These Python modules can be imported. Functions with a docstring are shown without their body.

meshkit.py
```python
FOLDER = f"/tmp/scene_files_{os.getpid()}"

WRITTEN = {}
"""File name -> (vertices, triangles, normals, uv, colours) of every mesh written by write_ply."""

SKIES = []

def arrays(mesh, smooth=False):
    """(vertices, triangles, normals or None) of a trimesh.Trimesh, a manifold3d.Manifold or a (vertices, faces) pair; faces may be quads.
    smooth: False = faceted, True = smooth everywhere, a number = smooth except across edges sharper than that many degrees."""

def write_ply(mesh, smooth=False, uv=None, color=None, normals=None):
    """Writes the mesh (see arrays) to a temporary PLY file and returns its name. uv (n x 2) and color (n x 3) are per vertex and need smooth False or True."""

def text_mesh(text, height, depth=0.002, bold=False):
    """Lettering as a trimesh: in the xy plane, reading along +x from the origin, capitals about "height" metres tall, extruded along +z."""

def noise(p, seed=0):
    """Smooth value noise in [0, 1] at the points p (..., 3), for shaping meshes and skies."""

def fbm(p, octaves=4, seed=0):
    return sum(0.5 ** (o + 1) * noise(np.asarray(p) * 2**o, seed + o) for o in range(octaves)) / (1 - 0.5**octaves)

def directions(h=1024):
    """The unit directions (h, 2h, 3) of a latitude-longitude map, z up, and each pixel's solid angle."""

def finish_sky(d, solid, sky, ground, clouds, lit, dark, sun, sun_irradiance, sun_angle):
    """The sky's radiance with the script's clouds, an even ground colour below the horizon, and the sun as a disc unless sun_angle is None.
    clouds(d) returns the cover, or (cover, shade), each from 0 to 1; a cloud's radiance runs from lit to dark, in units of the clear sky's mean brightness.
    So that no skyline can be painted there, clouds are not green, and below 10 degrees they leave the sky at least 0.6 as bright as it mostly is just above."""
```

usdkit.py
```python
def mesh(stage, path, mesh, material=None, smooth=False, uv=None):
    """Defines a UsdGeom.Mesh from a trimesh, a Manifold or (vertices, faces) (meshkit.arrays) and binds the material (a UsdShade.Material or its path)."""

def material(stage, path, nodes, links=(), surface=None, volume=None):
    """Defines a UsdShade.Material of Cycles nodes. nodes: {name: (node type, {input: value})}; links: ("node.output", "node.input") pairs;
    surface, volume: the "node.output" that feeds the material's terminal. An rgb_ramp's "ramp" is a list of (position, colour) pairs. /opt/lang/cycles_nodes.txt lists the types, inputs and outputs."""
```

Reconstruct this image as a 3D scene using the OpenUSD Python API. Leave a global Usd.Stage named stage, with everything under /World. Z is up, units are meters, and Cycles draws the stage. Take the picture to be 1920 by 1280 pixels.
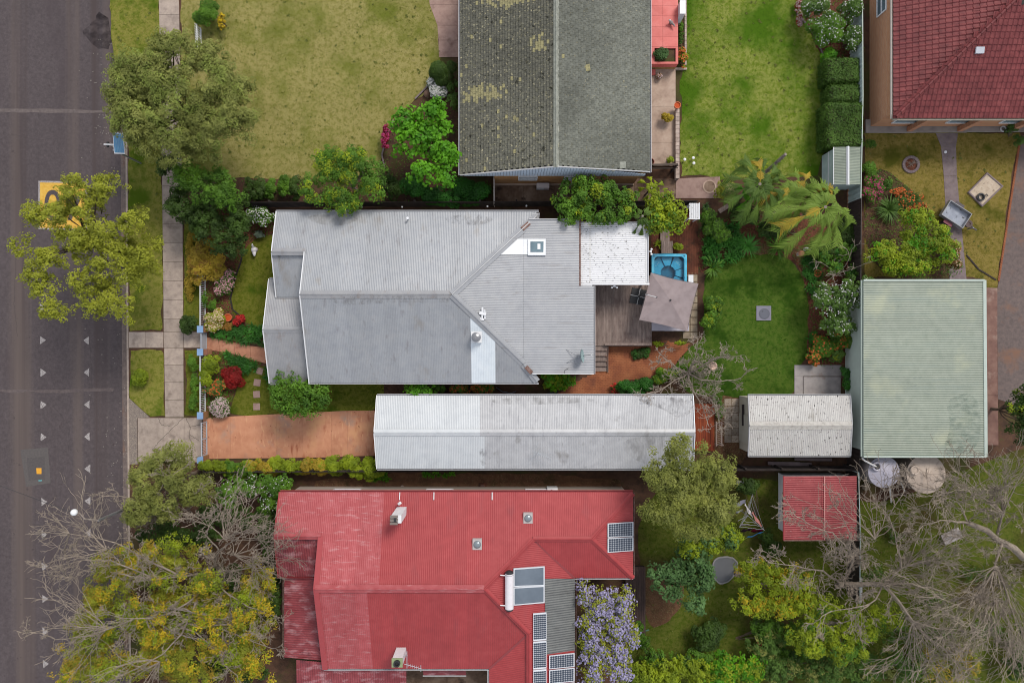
import math, random
import numpy as np, trimesh, usdkit, meshkit
from pxr import Usd, UsdGeom, UsdLux, UsdShade, Gf, Sdf, Vt
from shapely.geometry import Polygon, LineString, Point, box as sbox
from shapely import affinity, ops, contains_xy

# ---------------------------------------------------------------- camera, sky, sun, exposure
stage = Usd.Stage.CreateInMemory()
UsdGeom.Xform.Define(stage, '/World')
H = 46.7            # drone height in metres
S = 27.43           # pixels of the 1920 wide photograph to a metre on the ground
cam = UsdGeom.Camera.Define(stage, '/World/camera')
cam.AddTranslateOp().Set(Gf.Vec3d(0, 0, H))
cam.CreateFocalLengthAttr(24.0)
cam.CreateHorizontalApertureAttr(24.0 * 1920 / (S * H))
cam.CreateExposureAttr(1.76)
SUN = Gf.Vec3d(0.40, 0.58, 0.78).GetNormalized()
sky_mat = usdkit.material(stage, '/World/Looks/overcast_sky', {
    "s": ("sky_texture", {"sky_type": "single_scattering", "sun_disc": False, "sun_elevation": math.asin(SUN[2]), "sun_rotation": math.atan2(SUN[0], SUN[1])}),
    "tc": ("texture_coordinate", {}),
    "n": ("noise_texture", {"scale": 2.2, "detail": 6.0, "roughness": 0.55}),
    "r": ("rgb_ramp", {"ramp": [(0.25, (5.1, 5.15, 5.3)), (0.75, (8.0, 7.9, 7.9))]}),
    "m": ("mix", {"fac": 0.55}),
    "b": ("background_shader", {"strength": 0.06})},
    [("tc.generated", "n.vector"), ("n.fac", "r.fac"), ("s.color", "m.color1"), ("r.color", "m.color2"), ("m.color", "b.color")], surface="b.background")
dome = UsdLux.DomeLight.Define(stage, '/World/sky')
UsdShade.MaterialBindingAPI.Apply(dome.GetPrim()).Bind(sky_mat)
dome.GetPrim().SetCustomDataByKey('kind', 'structure')
sun = UsdLux.DistantLight.Define(stage, '/World/sun')
sun.CreateIntensityAttr(0.28); sun.CreateAngleAttr(20.0); sun.CreateColorAttr(Gf.Vec3f(1.0, 0.95, 0.88))
sun.CreateNormalizeAttr(True)
sun.AddTransformOp().Set(Gf.Matrix4d().SetRotate(Gf.Rotation(Gf.Vec3d(0, 0, 1), SUN)))

# ---------------------------------------------------------------- helpers: positions
def W(px, py, z=0.0):
    k = (H - z) / (H * S)
    return np.array([(px - 960) * k, (640 - py) * k])
def P(px, py, z=0.0):
    a = W(px, py, z); return np.array([a[0], a[1], z])
def WP(pts, z=0.0):
    return [tuple(W(x, y, z)) for x, y in pts]
def smooth_poly(pts, n=2):
    p = np.array(pts, float)
    for _ in range(n):
        q = np.roll(p, -1, 0); p = np.stack([p * .75 + q * .25, p * .25 + q * .75], 1).reshape(-1, 2)
    return p
def wobble(pts, amp=.05, step=.25, seed=0):
    """Outline with an uneven edge, in metres."""
    ring = LineString(list(map(tuple, pts)) + [tuple(pts[0])]); n = max(8, int(ring.length / step))
    q = np.array([ring.interpolate(i / n, normalized=True).coords[0] for i in range(n)])
    r = np.random.default_rng(seed); d = r.normal(0, amp, (n, 2)); d = (d + np.roll(d, 1, 0) + np.roll(d, -1, 0)) / 1.8
    p = Polygon(q + d).buffer(0)
    return p if p.geom_type == 'Polygon' else max(p.geoms, key=lambda g: g.area)

# ---------------------------------------------------------------- helpers: meshes as (vertices, triangles)
def J(*ms):
    ms = [m for m in ms if m is not None and len(m[1])]
    if len(ms) == 1 and not isinstance(ms[0], tuple): ms = ms[0]
    n = np.cumsum([0] + [len(m[0]) for m in ms])
    return np.vstack([m[0] for m in ms]), np.vstack([np.asarray(m[1]) + k for m, k in zip(ms, n)])
BOXF = np.array([(0,2,1),(0,3,2),(4,5,6),(4,6,7),(0,1,5),(0,5,4),(1,2,6),(1,6,5),(2,3,7),(2,7,6),(3,0,4),(3,4,7)])
def bx(x0, y0, z0, x1, y1, z1):
    return np.array([(x0,y0,z0),(x1,y0,z0),(x1,y1,z0),(x0,y1,z0),(x0,y0,z1),(x1,y0,z1),(x1,y1,z1),(x0,y1,z1)], float), BOXF
def obox(cx, cy, z0, z1, sx, sy, deg=0.0):
    v, f = bx(-sx/2, -sy/2, z0, sx/2, sy/2, z1); a = math.radians(deg); c, s = math.cos(a), math.sin(a)
    v = v.copy(); x, y = v[:, 0].copy(), v[:, 1].copy(); v[:, 0] = cx + c*x - s*y; v[:, 1] = cy + s*x + c*y
    return v, f
def quadbox(p4, z0, z1):
    """Box on four plan corners."""
    p = [tuple(q) for q in p4]
    if Polygon(p).exterior.is_ccw is False: p = p[::-1]
    return np.array([(x, y, z0) for x, y in p] + [(x, y, z1) for x, y in p], float), BOXF
def beam(p0, p1, w, h, up=(0, 0, 1)):
    p0, p1 = np.asarray(p0, float), np.asarray(p1, float); t = p1 - p0; t = t / np.linalg.norm(t)
    s = np.cross(t, up); s = s / (np.linalg.norm(s) + 1e-9); u = np.cross(s, t)
    c = [(-w/2, -h/2), (w/2, -h/2), (w/2, h/2), (-w/2, h/2)]
    return np.array([p + s*a + u*b for p in (p0, p1) for a, b in c]), BOXF
def tube(pts, radii, n=6, cap=True):
    p = np.asarray(pts, float); m = len(p); r = np.broadcast_to(np.asarray(radii, float), (m,))
    t = np.gradient(p, axis=0); t /= np.linalg.norm(t, axis=1, keepdims=True) + 1e-9
    a = np.cross(t, np.where(np.abs(t[:, 2:]) < .9, [[0, 0, 1.]], [[1., 0, 0]])); a /= np.linalg.norm(a, axis=1, keepdims=True) + 1e-9
    b = np.cross(t, a); g = np.arange(n) * 2*np.pi/n
    v = (p[:, None] + r[:, None, None] * (np.cos(g)[None, :, None]*a[:, None] + np.sin(g)[None, :, None]*b[:, None])).reshape(-1, 3)
    i, j = np.meshgrid(np.arange(m-1), np.arange(n), indexing='ij')
    q = np.stack([i*n+j, i*n+(j+1) % n, (i+1)*n+(j+1) % n, (i+1)*n+j], -1).reshape(-1, 4)
    f = [q[:, [0, 1, 2]], q[:, [0, 2, 3]]]
    if cap:
        k = np.arange(1, n-1); f += [np.stack([0*k, k+1, k], 1), np.stack([0*k, k, k+1], 1) + (m-1)*n]
    return v, np.vstack(f)
def cyl(p0, p1, r0, r1=None, n=12):
    return tube([p0, p1], [r0, r0 if r1 is None else r1], n)
def lathe(profile, at, n=20):
    """profile: (radius, height) from the bottom; closed where a radius is 0."""
    pr = np.array(profile, float); g = np.arange(n)*2*np.pi/n; m = len(pr)
    v = np.stack([pr[:, 0][:, None]*np.cos(g) + at[0], pr[:, 0][:, None]*np.sin(g) + at[1], np.broadcast_to(pr[:, 1][:, None] + at[2], (m, n))], -1).reshape(-1, 3)
    i, j = np.meshgrid(np.arange(m-1), np.arange(n), indexing='ij')
    q = np.stack([i*n+j, i*n+(j+1) % n, (i+1)*n+(j+1) % n, (i+1)*n+j], -1).reshape(-1, 4)
    return v, np.vstack([q[:, [0, 1, 2]], q[:, [0, 2, 3]]])
def tri2d(poly):
    v, f = trimesh.creation.triangulate_polygon(poly); return np.asarray(v), np.asarray(f)
def sheet(poly, z):
    if not isinstance(poly, Polygon): poly = Polygon([tuple(p) for p in poly]).buffer(0)
    if poly.geom_type != 'Polygon': return J(*[sheet(g, z) for g in poly.geoms if g.area > 1e-4])
    v, f = tri2d(poly); v3 = np.column_stack([v, np.full(len(v), z)])
    a = np.cross(v3[f[:, 1]] - v3[f[:, 0]], v3[f[:, 2]] - v3[f[:, 0]])[:, 2]; f = np.where((a < 0)[:, None], f[:, ::-1], f)
    return v3, f
def prism(poly, z0, z1):
    if not isinstance(poly, Polygon): poly = Polygon([tuple(p) for p in poly]).buffer(0)
    m = trimesh.creation.extrude_polygon(poly, z1 - z0); v = np.array(m.vertices); v[:, 2] += z0
    return v, np.array(m.faces)
def dome_mesh(c, r, squash=1., n=10, m=6):
    pr = [(r*math.cos(a), r*squash*math.sin(a)) for a in np.linspace(0, math.pi/2, m)]
    return lathe(pr, c, n)
def ball(c, r, sub=1, sq=(1, 1, 1)):
    m = trimesh.creation.icosphere(sub, r); return np.array(m.vertices)*sq + np.asarray(c), np.array(m.faces)
def rot_mesh(m, c, deg):
    v = m[0].copy(); a = math.radians(deg); x, y = v[:, 0]-c[0], v[:, 1]-c[1]
    v[:, 0] = c[0] + x*math.cos(a) - y*math.sin(a); v[:, 1] = c[1] + x*math.sin(a) + y*math.cos(a); return v, m[1]

# ---------------------------------------------------------------- helpers: prims
_used = {}
def uniq(parent, name):
    n = _used.get((parent, name), 0); _used[(parent, name)] = n + 1
    return f'{parent}/{name}' if n == 0 else f'{parent}/{name}_{n:03d}'
def put(path, mesh, mat, smooth=False, off=None):
    v, f = mesh
    if off is not None: v = np.asarray(v) - off
    return usdkit.mesh(stage, path, (v, f), mat, smooth).GetPrim()
def marks(prim, label=None, cat=None, group=None, kind=None):
    for k, x in (('label', label), ('category', cat), ('group', group), ('kind', kind)):
        if x: prim.SetCustomDataByKey(k, x)
class T:
    """One thing: an Xform at its base; add() gives it a part (or, with under=, a part a sub-part) made in world coordinates."""
    def __init__(s, name, label, cat, at=(0, 0, 0), group=None, kind=None):
        s.path = uniq('/World', name); s.off = np.array([*at][:3] if len(at) > 2 else [*at, 0.], float)
        x = UsdGeom.Xform.Define(stage, s.path); x.AddTranslateOp().Set(Gf.Vec3d(*map(float, s.off)))
        marks(x.GetPrim(), label, cat, group, kind); s.prim = x.GetPrim()
    def add(s, name, mesh, mat, smooth=False, label=None, kind=None, under=None):
        path = uniq(under or s.path, name)
        marks(put(path, mesh, mat, smooth, s.off), label, kind=kind); return path
def single(name, mesh, mat, label, cat, group=None, kind=None, smooth=False):
    path = uniq('/World', name); marks(put(path, mesh, mat, smooth), label, cat, group, kind); return path

# ---------------------------------------------------------------- helpers: materials
GAIN = 1.61
def lin(c):
    if isinstance(c, str): c = [int(c[i:i+2], 16) for i in (1, 3, 5)]
    c = np.asarray(c, float)/255; return np.where(c < .04045, c/12.92, ((c+.055)/1.055)**2.4)
def C(c, g=1.0): return tuple(np.clip(lin(c)/GAIN*g, 0, .88))
def mk(name, cols, scale=2.0, detail=5, nrough=.6, stretch=(1, 1, 1), rot=0.0, big=None, rand=0., isl=0., rough=.8, spec=.3, metal=0., bump=None, spots=None, coat=0., distort=0., hue=0.):
    """Ramp of colours over a noise on world position. big=(scale, amount): slow brightness change. rand / isl: brightness change by object / by loose piece.
    spots=[(scale, low, high, colour, stretch)]: stains of another colour. bump=(scale, distance)."""
    N = {"g": ("geometry", {}), "mp": ("mapping", {"scale": stretch, "rotation": (0, 0, math.radians(rot))}),
         "n": ("noise_texture", {"scale": scale, "detail": float(detail), "roughness": nrough, "distortion": distort}),
         "r": ("rgb_ramp", {"ramp": cols if np.ndim(cols[0][-1]) else list(zip(np.linspace(.3, .7, len(cols)), cols))}), "h": ("hsv", {}), "p": ("principled_bsdf", {"roughness": rough, "specular_ior_level": spec, "metallic": metal, "coat_weight": coat})}
    L = [("g.position", "mp.vector"), ("mp.vector", "n.vector"), ("n.fac", "r.fac")]
    col = "r.color"
    for i, (sc, lo, hi, c, st) in enumerate(spots or []):
        N[f"sm{i}"] = ("mapping", {"scale": st, "location": (3.1*i+7, 1.7*i, 0)}); N[f"sn{i}"] = ("noise_texture", {"scale": sc, "detail": 4.0, "roughness": .6})
        N[f"sr{i}"] = ("map_range", {"from_min": lo, "from_max": hi, "clamp": True}); N[f"sx{i}"] = ("mix", {"color2": c})
        L += [("g.position", f"sm{i}.vector"), (f"sm{i}.vector", f"sn{i}.vector"), (f"sn{i}.fac", f"sr{i}.value"), (f"sr{i}.result", f"sx{i}.fac"), (col, f"sx{i}.color1")]; col = f"sx{i}.color"
    val = None
    def addv(src, amt, k):
        nonlocal val
        N[k] = ("math", {"math_type": "multiply_add", "value2": 2*amt, "value3": (1-amt) if val is None else -amt}); L.append((src, k + ".value1"))
        if val is not None:
            N[k+"s"] = ("math", {"math_type": "add"}); L.extend([(val, k+"s.value1"), (k+".value", k+"s.value2")]); val = k+"s.value"
        else: val = k+".value"
    if big:
        N["nb"] = ("noise_texture", {"scale": big[0], "detail": 2.0}); L.append(("g.position", "nb.vector")); addv("nb.fac", big[1], "vb")
    if rand: N["oi"] = ("object_info", {}); addv("oi.random", rand, "vo")
    if isl: addv("g.random_per_island", isl, "vi")
    L.append((col, "h.color"))
    if val: L.append((val, "h.value"))
    if hue:
        N["hm"] = ("math", {"math_type": "multiply_add", "value2": 2*hue, "value3": .5-hue}); L += [("g.random_per_island", "hm.value1"), ("hm.value", "h.hue")]
    L.append(("h.color", "p.base_color"))
    if bump:
        N["bn"] = ("noise_texture", {"scale": bump[0], "detail": 4.0, "roughness": .65}); N["b"] = ("bump", {"distance": bump[1], "strength": .8})
        L += [("mp.vector", "bn.vector"), ("bn.fac", "b.height"), ("b.normal", "p.normal")]
    return usdkit.material(stage, f'/World/Looks/{name}', N, L, surface="p.BSDF")
def plain(name, c, rough=.6, spec=.4, metal=0., rand=.0, g=1.):
    return mk(name, [C(c, .94*g), C(c, 1.05*g)], scale=3., rough=rough, spec=spec, metal=metal, rand=rand)
def leafmat(name, dark, mid, light, trans=.3, isl=.28, g=2.3, rough=.6):
    """Leaves: colour by leaf and by clump, some light let through."""
    N = {"g": ("geometry", {}), "n": ("noise_texture", {"scale": .9, "detail": 3.0}), "a": ("math", {"math_type": "multiply_add", "value2": .55, "value3": -.03}), "ad": ("math", {"math_type": "add"}), "sb": ("math", {"math_type": "multiply_add", "value2": .62, "value3": -.02}),
         "r": ("rgb_ramp", {"ramp": [(.15, C(dark, g)), (.5, C(mid, g)), (.85, C(light, g))]}),
         "p": ("principled_bsdf", {"roughness": rough, "specular_ior_level": .25}), "t": ("translucent_bsdf", {}), "m": ("mix_closure", {"fac": trans})}
    L = [("g.position", "n.vector"), ("n.fac", "a.value1"), ("g.random_per_island", "sb.value1"), ("a.value", "ad.value1"), ("sb.value", "ad.value2"), ("ad.value", "r.fac"), ("r.color", "p.base_color"), ("r.color", "t.color"), ("p.BSDF", "m.closure1"), ("t.BSDF", "m.closure2")]
    return usdkit.material(stage, f'/World/Looks/{name}', N, L, surface="m.closure")

def stainmat(n, c, lo, hi, sc=3., st=(1, 1, 1)):
    return usdkit.material(stage, f'/World/Looks/{n}', {"g": ("geometry", {}), "m": ("mapping", {"scale": st}), "n": ("noise_texture", {"scale": sc, "detail": 5.0, "roughness": .7}), "r": ("map_range", {"from_min": lo, "from_max": hi, "to_max": .75, "clamp": True}), "t": ("transparent_bsdf", {}), "d": ("diffuse_bsdf", {"color": C(c)}), "x": ("mix_closure", {})}, [("g.position", "m.vector"), ("m.vector", "n.vector"), ("n.fac", "r.value"), ("r.result", "x.fac"), ("t.BSDF", "x.closure1"), ("d.BSDF", "x.closure2")], surface="x.closure")

# ---------------------------------------------------------------- helpers: roofs
class Plane:
    """A roof plane: its eave passes the pixel (px, py) at height z0; it rises towards `up` (N E S W, north is the picture's top) with this slope."""
    def __init__(s, px, py, z0, up, slope):
        a = W(px, py, z0); s.x0, s.y0 = a; s.z0 = z0; s.s = slope; s.u = np.array({'N': (0, 1), 'S': (0, -1), 'E': (1, 0), 'W': (-1, 0)}[up], float)
    def z(s, x, y): return s.z0 + s.s*((x-s.x0)*s.u[0] + (y-s.y0)*s.u[1])
    def hit(s, px, py):
        a, b = (px-960)/(S*H), (640-py)/(S*H)
        d = (H - s.z0 + s.s*(s.x0*s.u[0] + s.y0*s.u[1])) / (1 + s.s*(a*s.u[0] + b*s.u[1]))
        return np.array([a*d, b*d, H-d])
    def up(s, z): q = Plane.__new__(Plane); q.__dict__.update(s.__dict__); q.z0 = s.z0 + z; return q
    def on(s, x, y, dz=0.): return np.array([x, y, s.z(x, y) + dz])
def span(poly, t):
    """The lowest and highest u where the polygon (v, u rows) meets v = t."""
    us = []
    for a, b in zip(poly, np.roll(poly, -1, 0)):
        if (a[0] - t)*(b[0] - t) <= 0 and a[0] != b[0]: us.append(a[1] + (b[1]-a[1])*(t-a[0])/(b[0]-a[0]))
    return (min(us), max(us)) if len(us) > 1 else None
def corr(plane, pix, pitch=.15, amp=.016, width=.762, along=None, phase=0.):
    """Corrugated sheets covering the pixel polygon on the plane: a list of (mesh, centre across in metres). Ribs run down the slope (or along 'x'/'y')."""
    p3 = np.array([plane.hit(*q) for q in pix]); u = plane.u if along is None else np.array({'x': (1., 0), 'y': (0, 1.)}[along]); v = np.array([-u[1], u[0]])
    poly = np.column_stack([p3[:, :2] @ v, p3[:, :2] @ u]); lo, hi = poly[:, 0].min() + 1e-4, poly[:, 0].max() - 1e-4
    out = []; k0 = math.floor((lo-phase)/width); k1 = math.ceil((hi-phase)/width)
    corners = poly[:, 0]
    for k in range(k0, k1):
        a, b = max(lo, k*width + phase), min(hi, (k+1)*width + phase)
        if b - a < .01: continue
        t = np.unique(np.concatenate([np.arange(a, b, pitch/8), [b], corners[(corners > a) & (corners < b)]]))
        sp = [span(poly, x) for x in t]; ok = [(x, s) for x, s in zip(t, sp) if s]
        if len(ok) < 2: continue
        t = np.array([o[0] for o in ok]); s = np.array([o[1] for o in ok]); n = len(t)
        pts = []
        for e in (0, 1):
            xy = t[:, None]*v + s[:, e:e+1]*u; z = plane.z(xy[:, 0], xy[:, 1]) + amp*np.cos(2*np.pi*t/pitch) + amp
            if k % 2: z = z + .003
            pts.append(np.column_stack([xy, z]))
        i = np.arange(n-1); f = np.vstack([np.stack([i, i+1, i+1+n], 1), np.stack([i, i+1+n, i+n], 1)])
        V = np.vstack(pts)
        if np.cross(V[f[0, 1]]-V[f[0, 0]], V[f[0, 2]]-V[f[0, 0]])[2] < 0: f = f[:, ::-1]
        out.append(((V, f), (a+b)/2))
    return out
def sheets(th, plane, pix, mat, name='roof_sheet', **k):
    for m, c in corr(plane, pix, **k):
        x, y = m[0][:, 0].mean(), m[0][:, 1].mean()
        th.add(name, m, mat(x, y) if callable(mat) else mat, smooth=True)
def cap_strip(p0, p1, w=.2, drop=.06, lift=.05, roll=.05):
    """A ridge or hip capping: two wings and a rolled top."""
    p0, p1 = np.asarray(p0, float), np.asarray(p1, float); t = (p1-p0)/np.linalg.norm(p1-p0); s = np.cross(t, (0, 0, 1)); s /= np.linalg.norm(s)
    pr = [(-w, -drop), (-roll, 0), (-roll*.5, roll*.9), (roll*.5, roll*.9), (roll, 0), (w, -drop)]
    v = np.array([p + s*a + np.array([0, 0, b+lift]) for p in (p0, p1) for a, b in pr]); n = len(pr); i = np.arange(n-1)
    return v, np.vstack([np.stack([i, i+n, i+n+1], 1), np.stack([i, i+n+1, i+1], 1)])[:, ::-1]
def gutter(p0, p1, out, w=.12, h=.11, t=.012):
    """A U shaped gutter from p0 to p1 (its top inner edge), opening upwards, `out` pointing away from the roof."""
    p0, p1, o = np.asarray(p0, float), np.asarray(p1, float), np.array([*out, 0.]); z = np.array([0, 0, 1.])
    pr = [(0, 0), (0, -h), (w, -h), (w, .02), (w-t*2.2, .02), (w-t*2.2, -h+t), (t, -h+t), (t, 0)]
    v = np.array([p + o*a + z*b for p in (p0, p1) for a, b in pr]); n = len(pr); i = np.arange(n); j = (i+1) % n
    return v, np.vstack([np.stack([i, j, j+n], 1), np.stack([i, j+n, i+n], 1)])
def walls(th, pts, z0, z1, mat, t=.11, name='wall'):
    p = Polygon([tuple(q) for q in pts]).buffer(0); ring = p.difference(p.buffer(-t, join_style=2))
    return th.add(name, prism(ring, z0, z1), mat)
# ================================================================ SETTING
M = {}
M['asphalt'] = mk('asphalt', [C('#453d3e'), C('#52494a'), C('#5e5455')], scale=5, detail=8, nrough=.75, big=(.12, .14), rough=.9, bump=(60, .01),
                  spots=[(.35, .55, .75, C('#4a4042'), (1, .25, 1)), (.8, .52, .66, C('#4b403f'), (1, .012, 1)), (.5, .56, .72, C('#645853'), (1, .02, 1)), (22., .66, .76, C('#7d7170'), (1, 1, 1)), (2.2, .66, .74, C('#463c3c'), (1, 1, 1))])
M['asphalt2'] = mk('drive_asphalt', [C('#5a4e4b'), C('#6c5f5b'), C('#7c6a63')], scale=4, detail=8, nrough=.75, big=(.2, .2), rough=.9, bump=(50, .01), spots=[(.5, .55, .7, C('#80604f'), (1, 1, 1))])
M['concrete'] = mk('concrete', [C('#8f8076'), C('#a8988b'), C('#b7a798')], scale=2.2, detail=8, nrough=.7, rand=.09, rough=.85, bump=(40, .006), spots=[(1.2, .56, .72, C('#84756b'), (1, 1, 1)), (14., .66, .76, C('#776960'), (1, 1, 1))])
M['path_pink'] = mk('pink_concrete', [C('#8d7169'), C('#a08479'), C('#ab9084')], scale=2.0, detail=8, nrough=.7, rand=.06, rough=.85, bump=(40, .006), spots=[(1.0, .55, .72, C('#7c6258'), (1, 1, 1))])
M['gravel'] = mk('kerb_gravel', [C('#6b6260'), C('#86796f'), C('#a39789')], scale=18, detail=6, rough=.95, bump=(60, .02))
M['terracotta_drive'] = mk('terracotta_concrete', [C('#b27658'), C('#c68a69'), C('#d09674')], scale=1.1, detail=8, nrough=.68, rand=.05, rough=.75, bump=(30, .006),
                           spots=[(.6, .55, .74, C('#a08a7c'), (1, 1, 1)), (1.7, .58, .74, C('#a0583c'), (1.6, .35, 1)), (7., .58, .74, C('#d8a47c'), (1, .25, 1)), (.5, .54, .7, C('#d09a70'), (1, 1, 1)), (5., .66, .72, C('#80452f'), (1, .6, 1))])
M['path_brick'] = mk('garden_path_concrete', [C('#a06a52'), C('#b67f63'), C('#c49175')], scale=2.0, detail=7, nrough=.65, rand=.06, rough=.8, bump=(30, .006), spots=[(1.5, .6, .72, C('#93503f'), (1, 1, 1))])
M['brick_pave'] = mk('paving_brick', [C('#8f5136'), C('#a8643f'), C('#b8744c')], scale=1.2, detail=4, isl=.2, rough=.85, bump=(60, .006), spots=[(.9, .55, .72, C('#87503a'), (1, 1, 1))])
M['brick_dark'] = mk('old_paving_brick', [C('#5f3423'), C('#7c4630'), C('#94583c')], scale=1.5, detail=4, isl=.3, rough=.9, spots=[(1.3, .5, .66, C('#4a3020'), (1, 1, 1))])
M['mortar'] = mk('paving_sand', [C('#6d4a38'), C('#8a634c')], scale=6, rough=.95)
M['soil'] = mk('soil', [C('#33261c'), C('#4b3527'), C('#5f4231'), C('#4c4a24')], scale=1.3, detail=9, nrough=.75, big=(.15, .15), rough=.95, bump=(20, .04), spots=[(.3, .52, .66, C('#454619'), (1, 1, 1))])
M['mulch'] = mk('mulch', [C('#3f2419'), C('#5f3726'), C('#774733'), C('#8a5a44')], scale=9, detail=7, nrough=.7, rough=.95, bump=(30, .05))
M['mulch_red'] = mk('red_mulch', [C('#5c1f0e'), C('#87371a'), C('#a64d26')], scale=9, detail=7, nrough=.7, rough=.95, bump=(30, .05))
M['dirt'] = mk('bare_dirt', [C('#4e3322'), C('#6b4a33'), C('#7d5a41')], scale=2.2, detail=9, nrough=.72, rough=.95, bump=(20, .03), spots=[(.8, .54, .68, C('#4b3a1e'), (1, 1, 1))])
def grassmat(n, dry, mid, green, patch, s=.55, g=1.0, extra=None, plo=.52, phi=.66):
    return mk(n, [(.28, C(green, g)), (.45, C(mid, g)), (.55, C(dry, g)), (.72, C(mid, g))], scale=3.2, detail=10, nrough=.78, big=(.35, .12), rough=.95, spec=.1, bump=(26, .05),
              spots=[(s, plo, phi, C(patch, g), (1, 1, 1)), (3.5, .60, .70, C(green, g*.75), (1, 1, 1))] + (extra or []))
M['lawn_dry'] = grassmat('dry_lawn', '#a2985f', '#8a8446', '#6f712c', '#6c732a', s=.3, plo=.46, phi=.68)
M['lawn_verge'] = grassmat('verge_lawn', '#8c8742', '#74782c', '#5c6b1a', '#506612', s=.45)
M['lawn_front'] = grassmat('front_lawn', '#72732c', '#5d641a', '#4c5a0e', '#42560c', s=.5)
M['lawn_lush'] = grassmat('lush_lawn', '#566b26', '#415e18', '#32520e', '#2b490a', s=.4)
M['lawn_mixed'] = grassmat('mixed_lawn', '#8f954a', '#6e7e26', '#547214', '#496a10', s=.3, plo=.42, phi=.62)
M['lawn_olive'] = grassmat('olive_lawn', '#8f7d43', '#7c6f31', '#666220', '#58581a', s=.5)
M['lawn_dark'] = grassmat('dark_lawn', '#62662a', '#4c5a16', '#3d4f0e', '#4f4526', s=.22)
M['mark_white'] = mk('worn_road_paint', [C('#857d7b'), C('#aaa4a1'), C('#c0bab7')], scale=14, detail=5, nrough=.8, rough=.8, spots=[(20., .52, .6, C('#6d6261'), (1, 1, 1))])
M['mark_yellow'] = mk('yellow_road_paint', [C('#c99a35'), C('#d9ab45'), C('#dfb657')], scale=6, rough=.8, spots=[(9., .62, .7, C('#9a7a45'), (1, 1, 1))])
M['patch'] = mk('asphalt_patch', [C('#55504f'), C('#625c59')], scale=9, detail=6, rough=.9)
M['mark_cyan'] = plain('cyan_paint', '#5f9a9c', rough=.8); M['mark_orange'] = plain('orange_paint', '#e0a028', rough=.8)

GZ = -.12
single('ground', sheet([(-300, -300), (300, -300), (300, 300), (-300, 300)], GZ - .02), M['lawn_verge'], 'wide grassy ground under the whole neighbourhood', 'ground', kind='structure')
kerb = [(228, -3000), (235, -420), (237, 0), (239, 300), (241, 640), (243, 900), (246, 1280), (248, 1700), (262, 4500)]
kerb_g = [tuple(W(x, y)) for x, y in kerb]
yard = Polygon(kerb_g + [tuple(W(3600, 4500)), tuple(W(3600, -3000))])
single('soil', sheet(yard, 0.0), M['soil'], 'dark brown garden soil between the houses and plants', 'soil', kind='structure')
rd = T('road', 'dark asphalt street with white triangle markings along its lane', 'road', (W(100, 640)[0], 0, GZ), kind='structure')
rd.add('asphalt', sheet(Polygon([(x-.13, y) for x, y in kerb_g] + [tuple(W(-320, 4500)), tuple(W(-320, -3000))]), GZ), M['asphalt'])
rd.add('joint', sheet(wobble(WP([(-50, 204), (120, 204), (175, 207), (212, 207), (212, 211), (175, 212), (120, 212), (-50, 210)], GZ), .02, .3, 1), GZ+.004), mk('road_joint', [C('#5b5150'), C('#736864')], scale=6, rough=.9))
rd.add('joint', sheet(wobble(WP([(-50, 729), (120, 731), (215, 726), (215, 732), (120, 736), (-50, 734)], GZ), .03, .3, 2), GZ+.004), mk('road_joint_dark', [C('#574c4c'), C('#6b605d')], scale=6, rough=.9))
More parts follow.
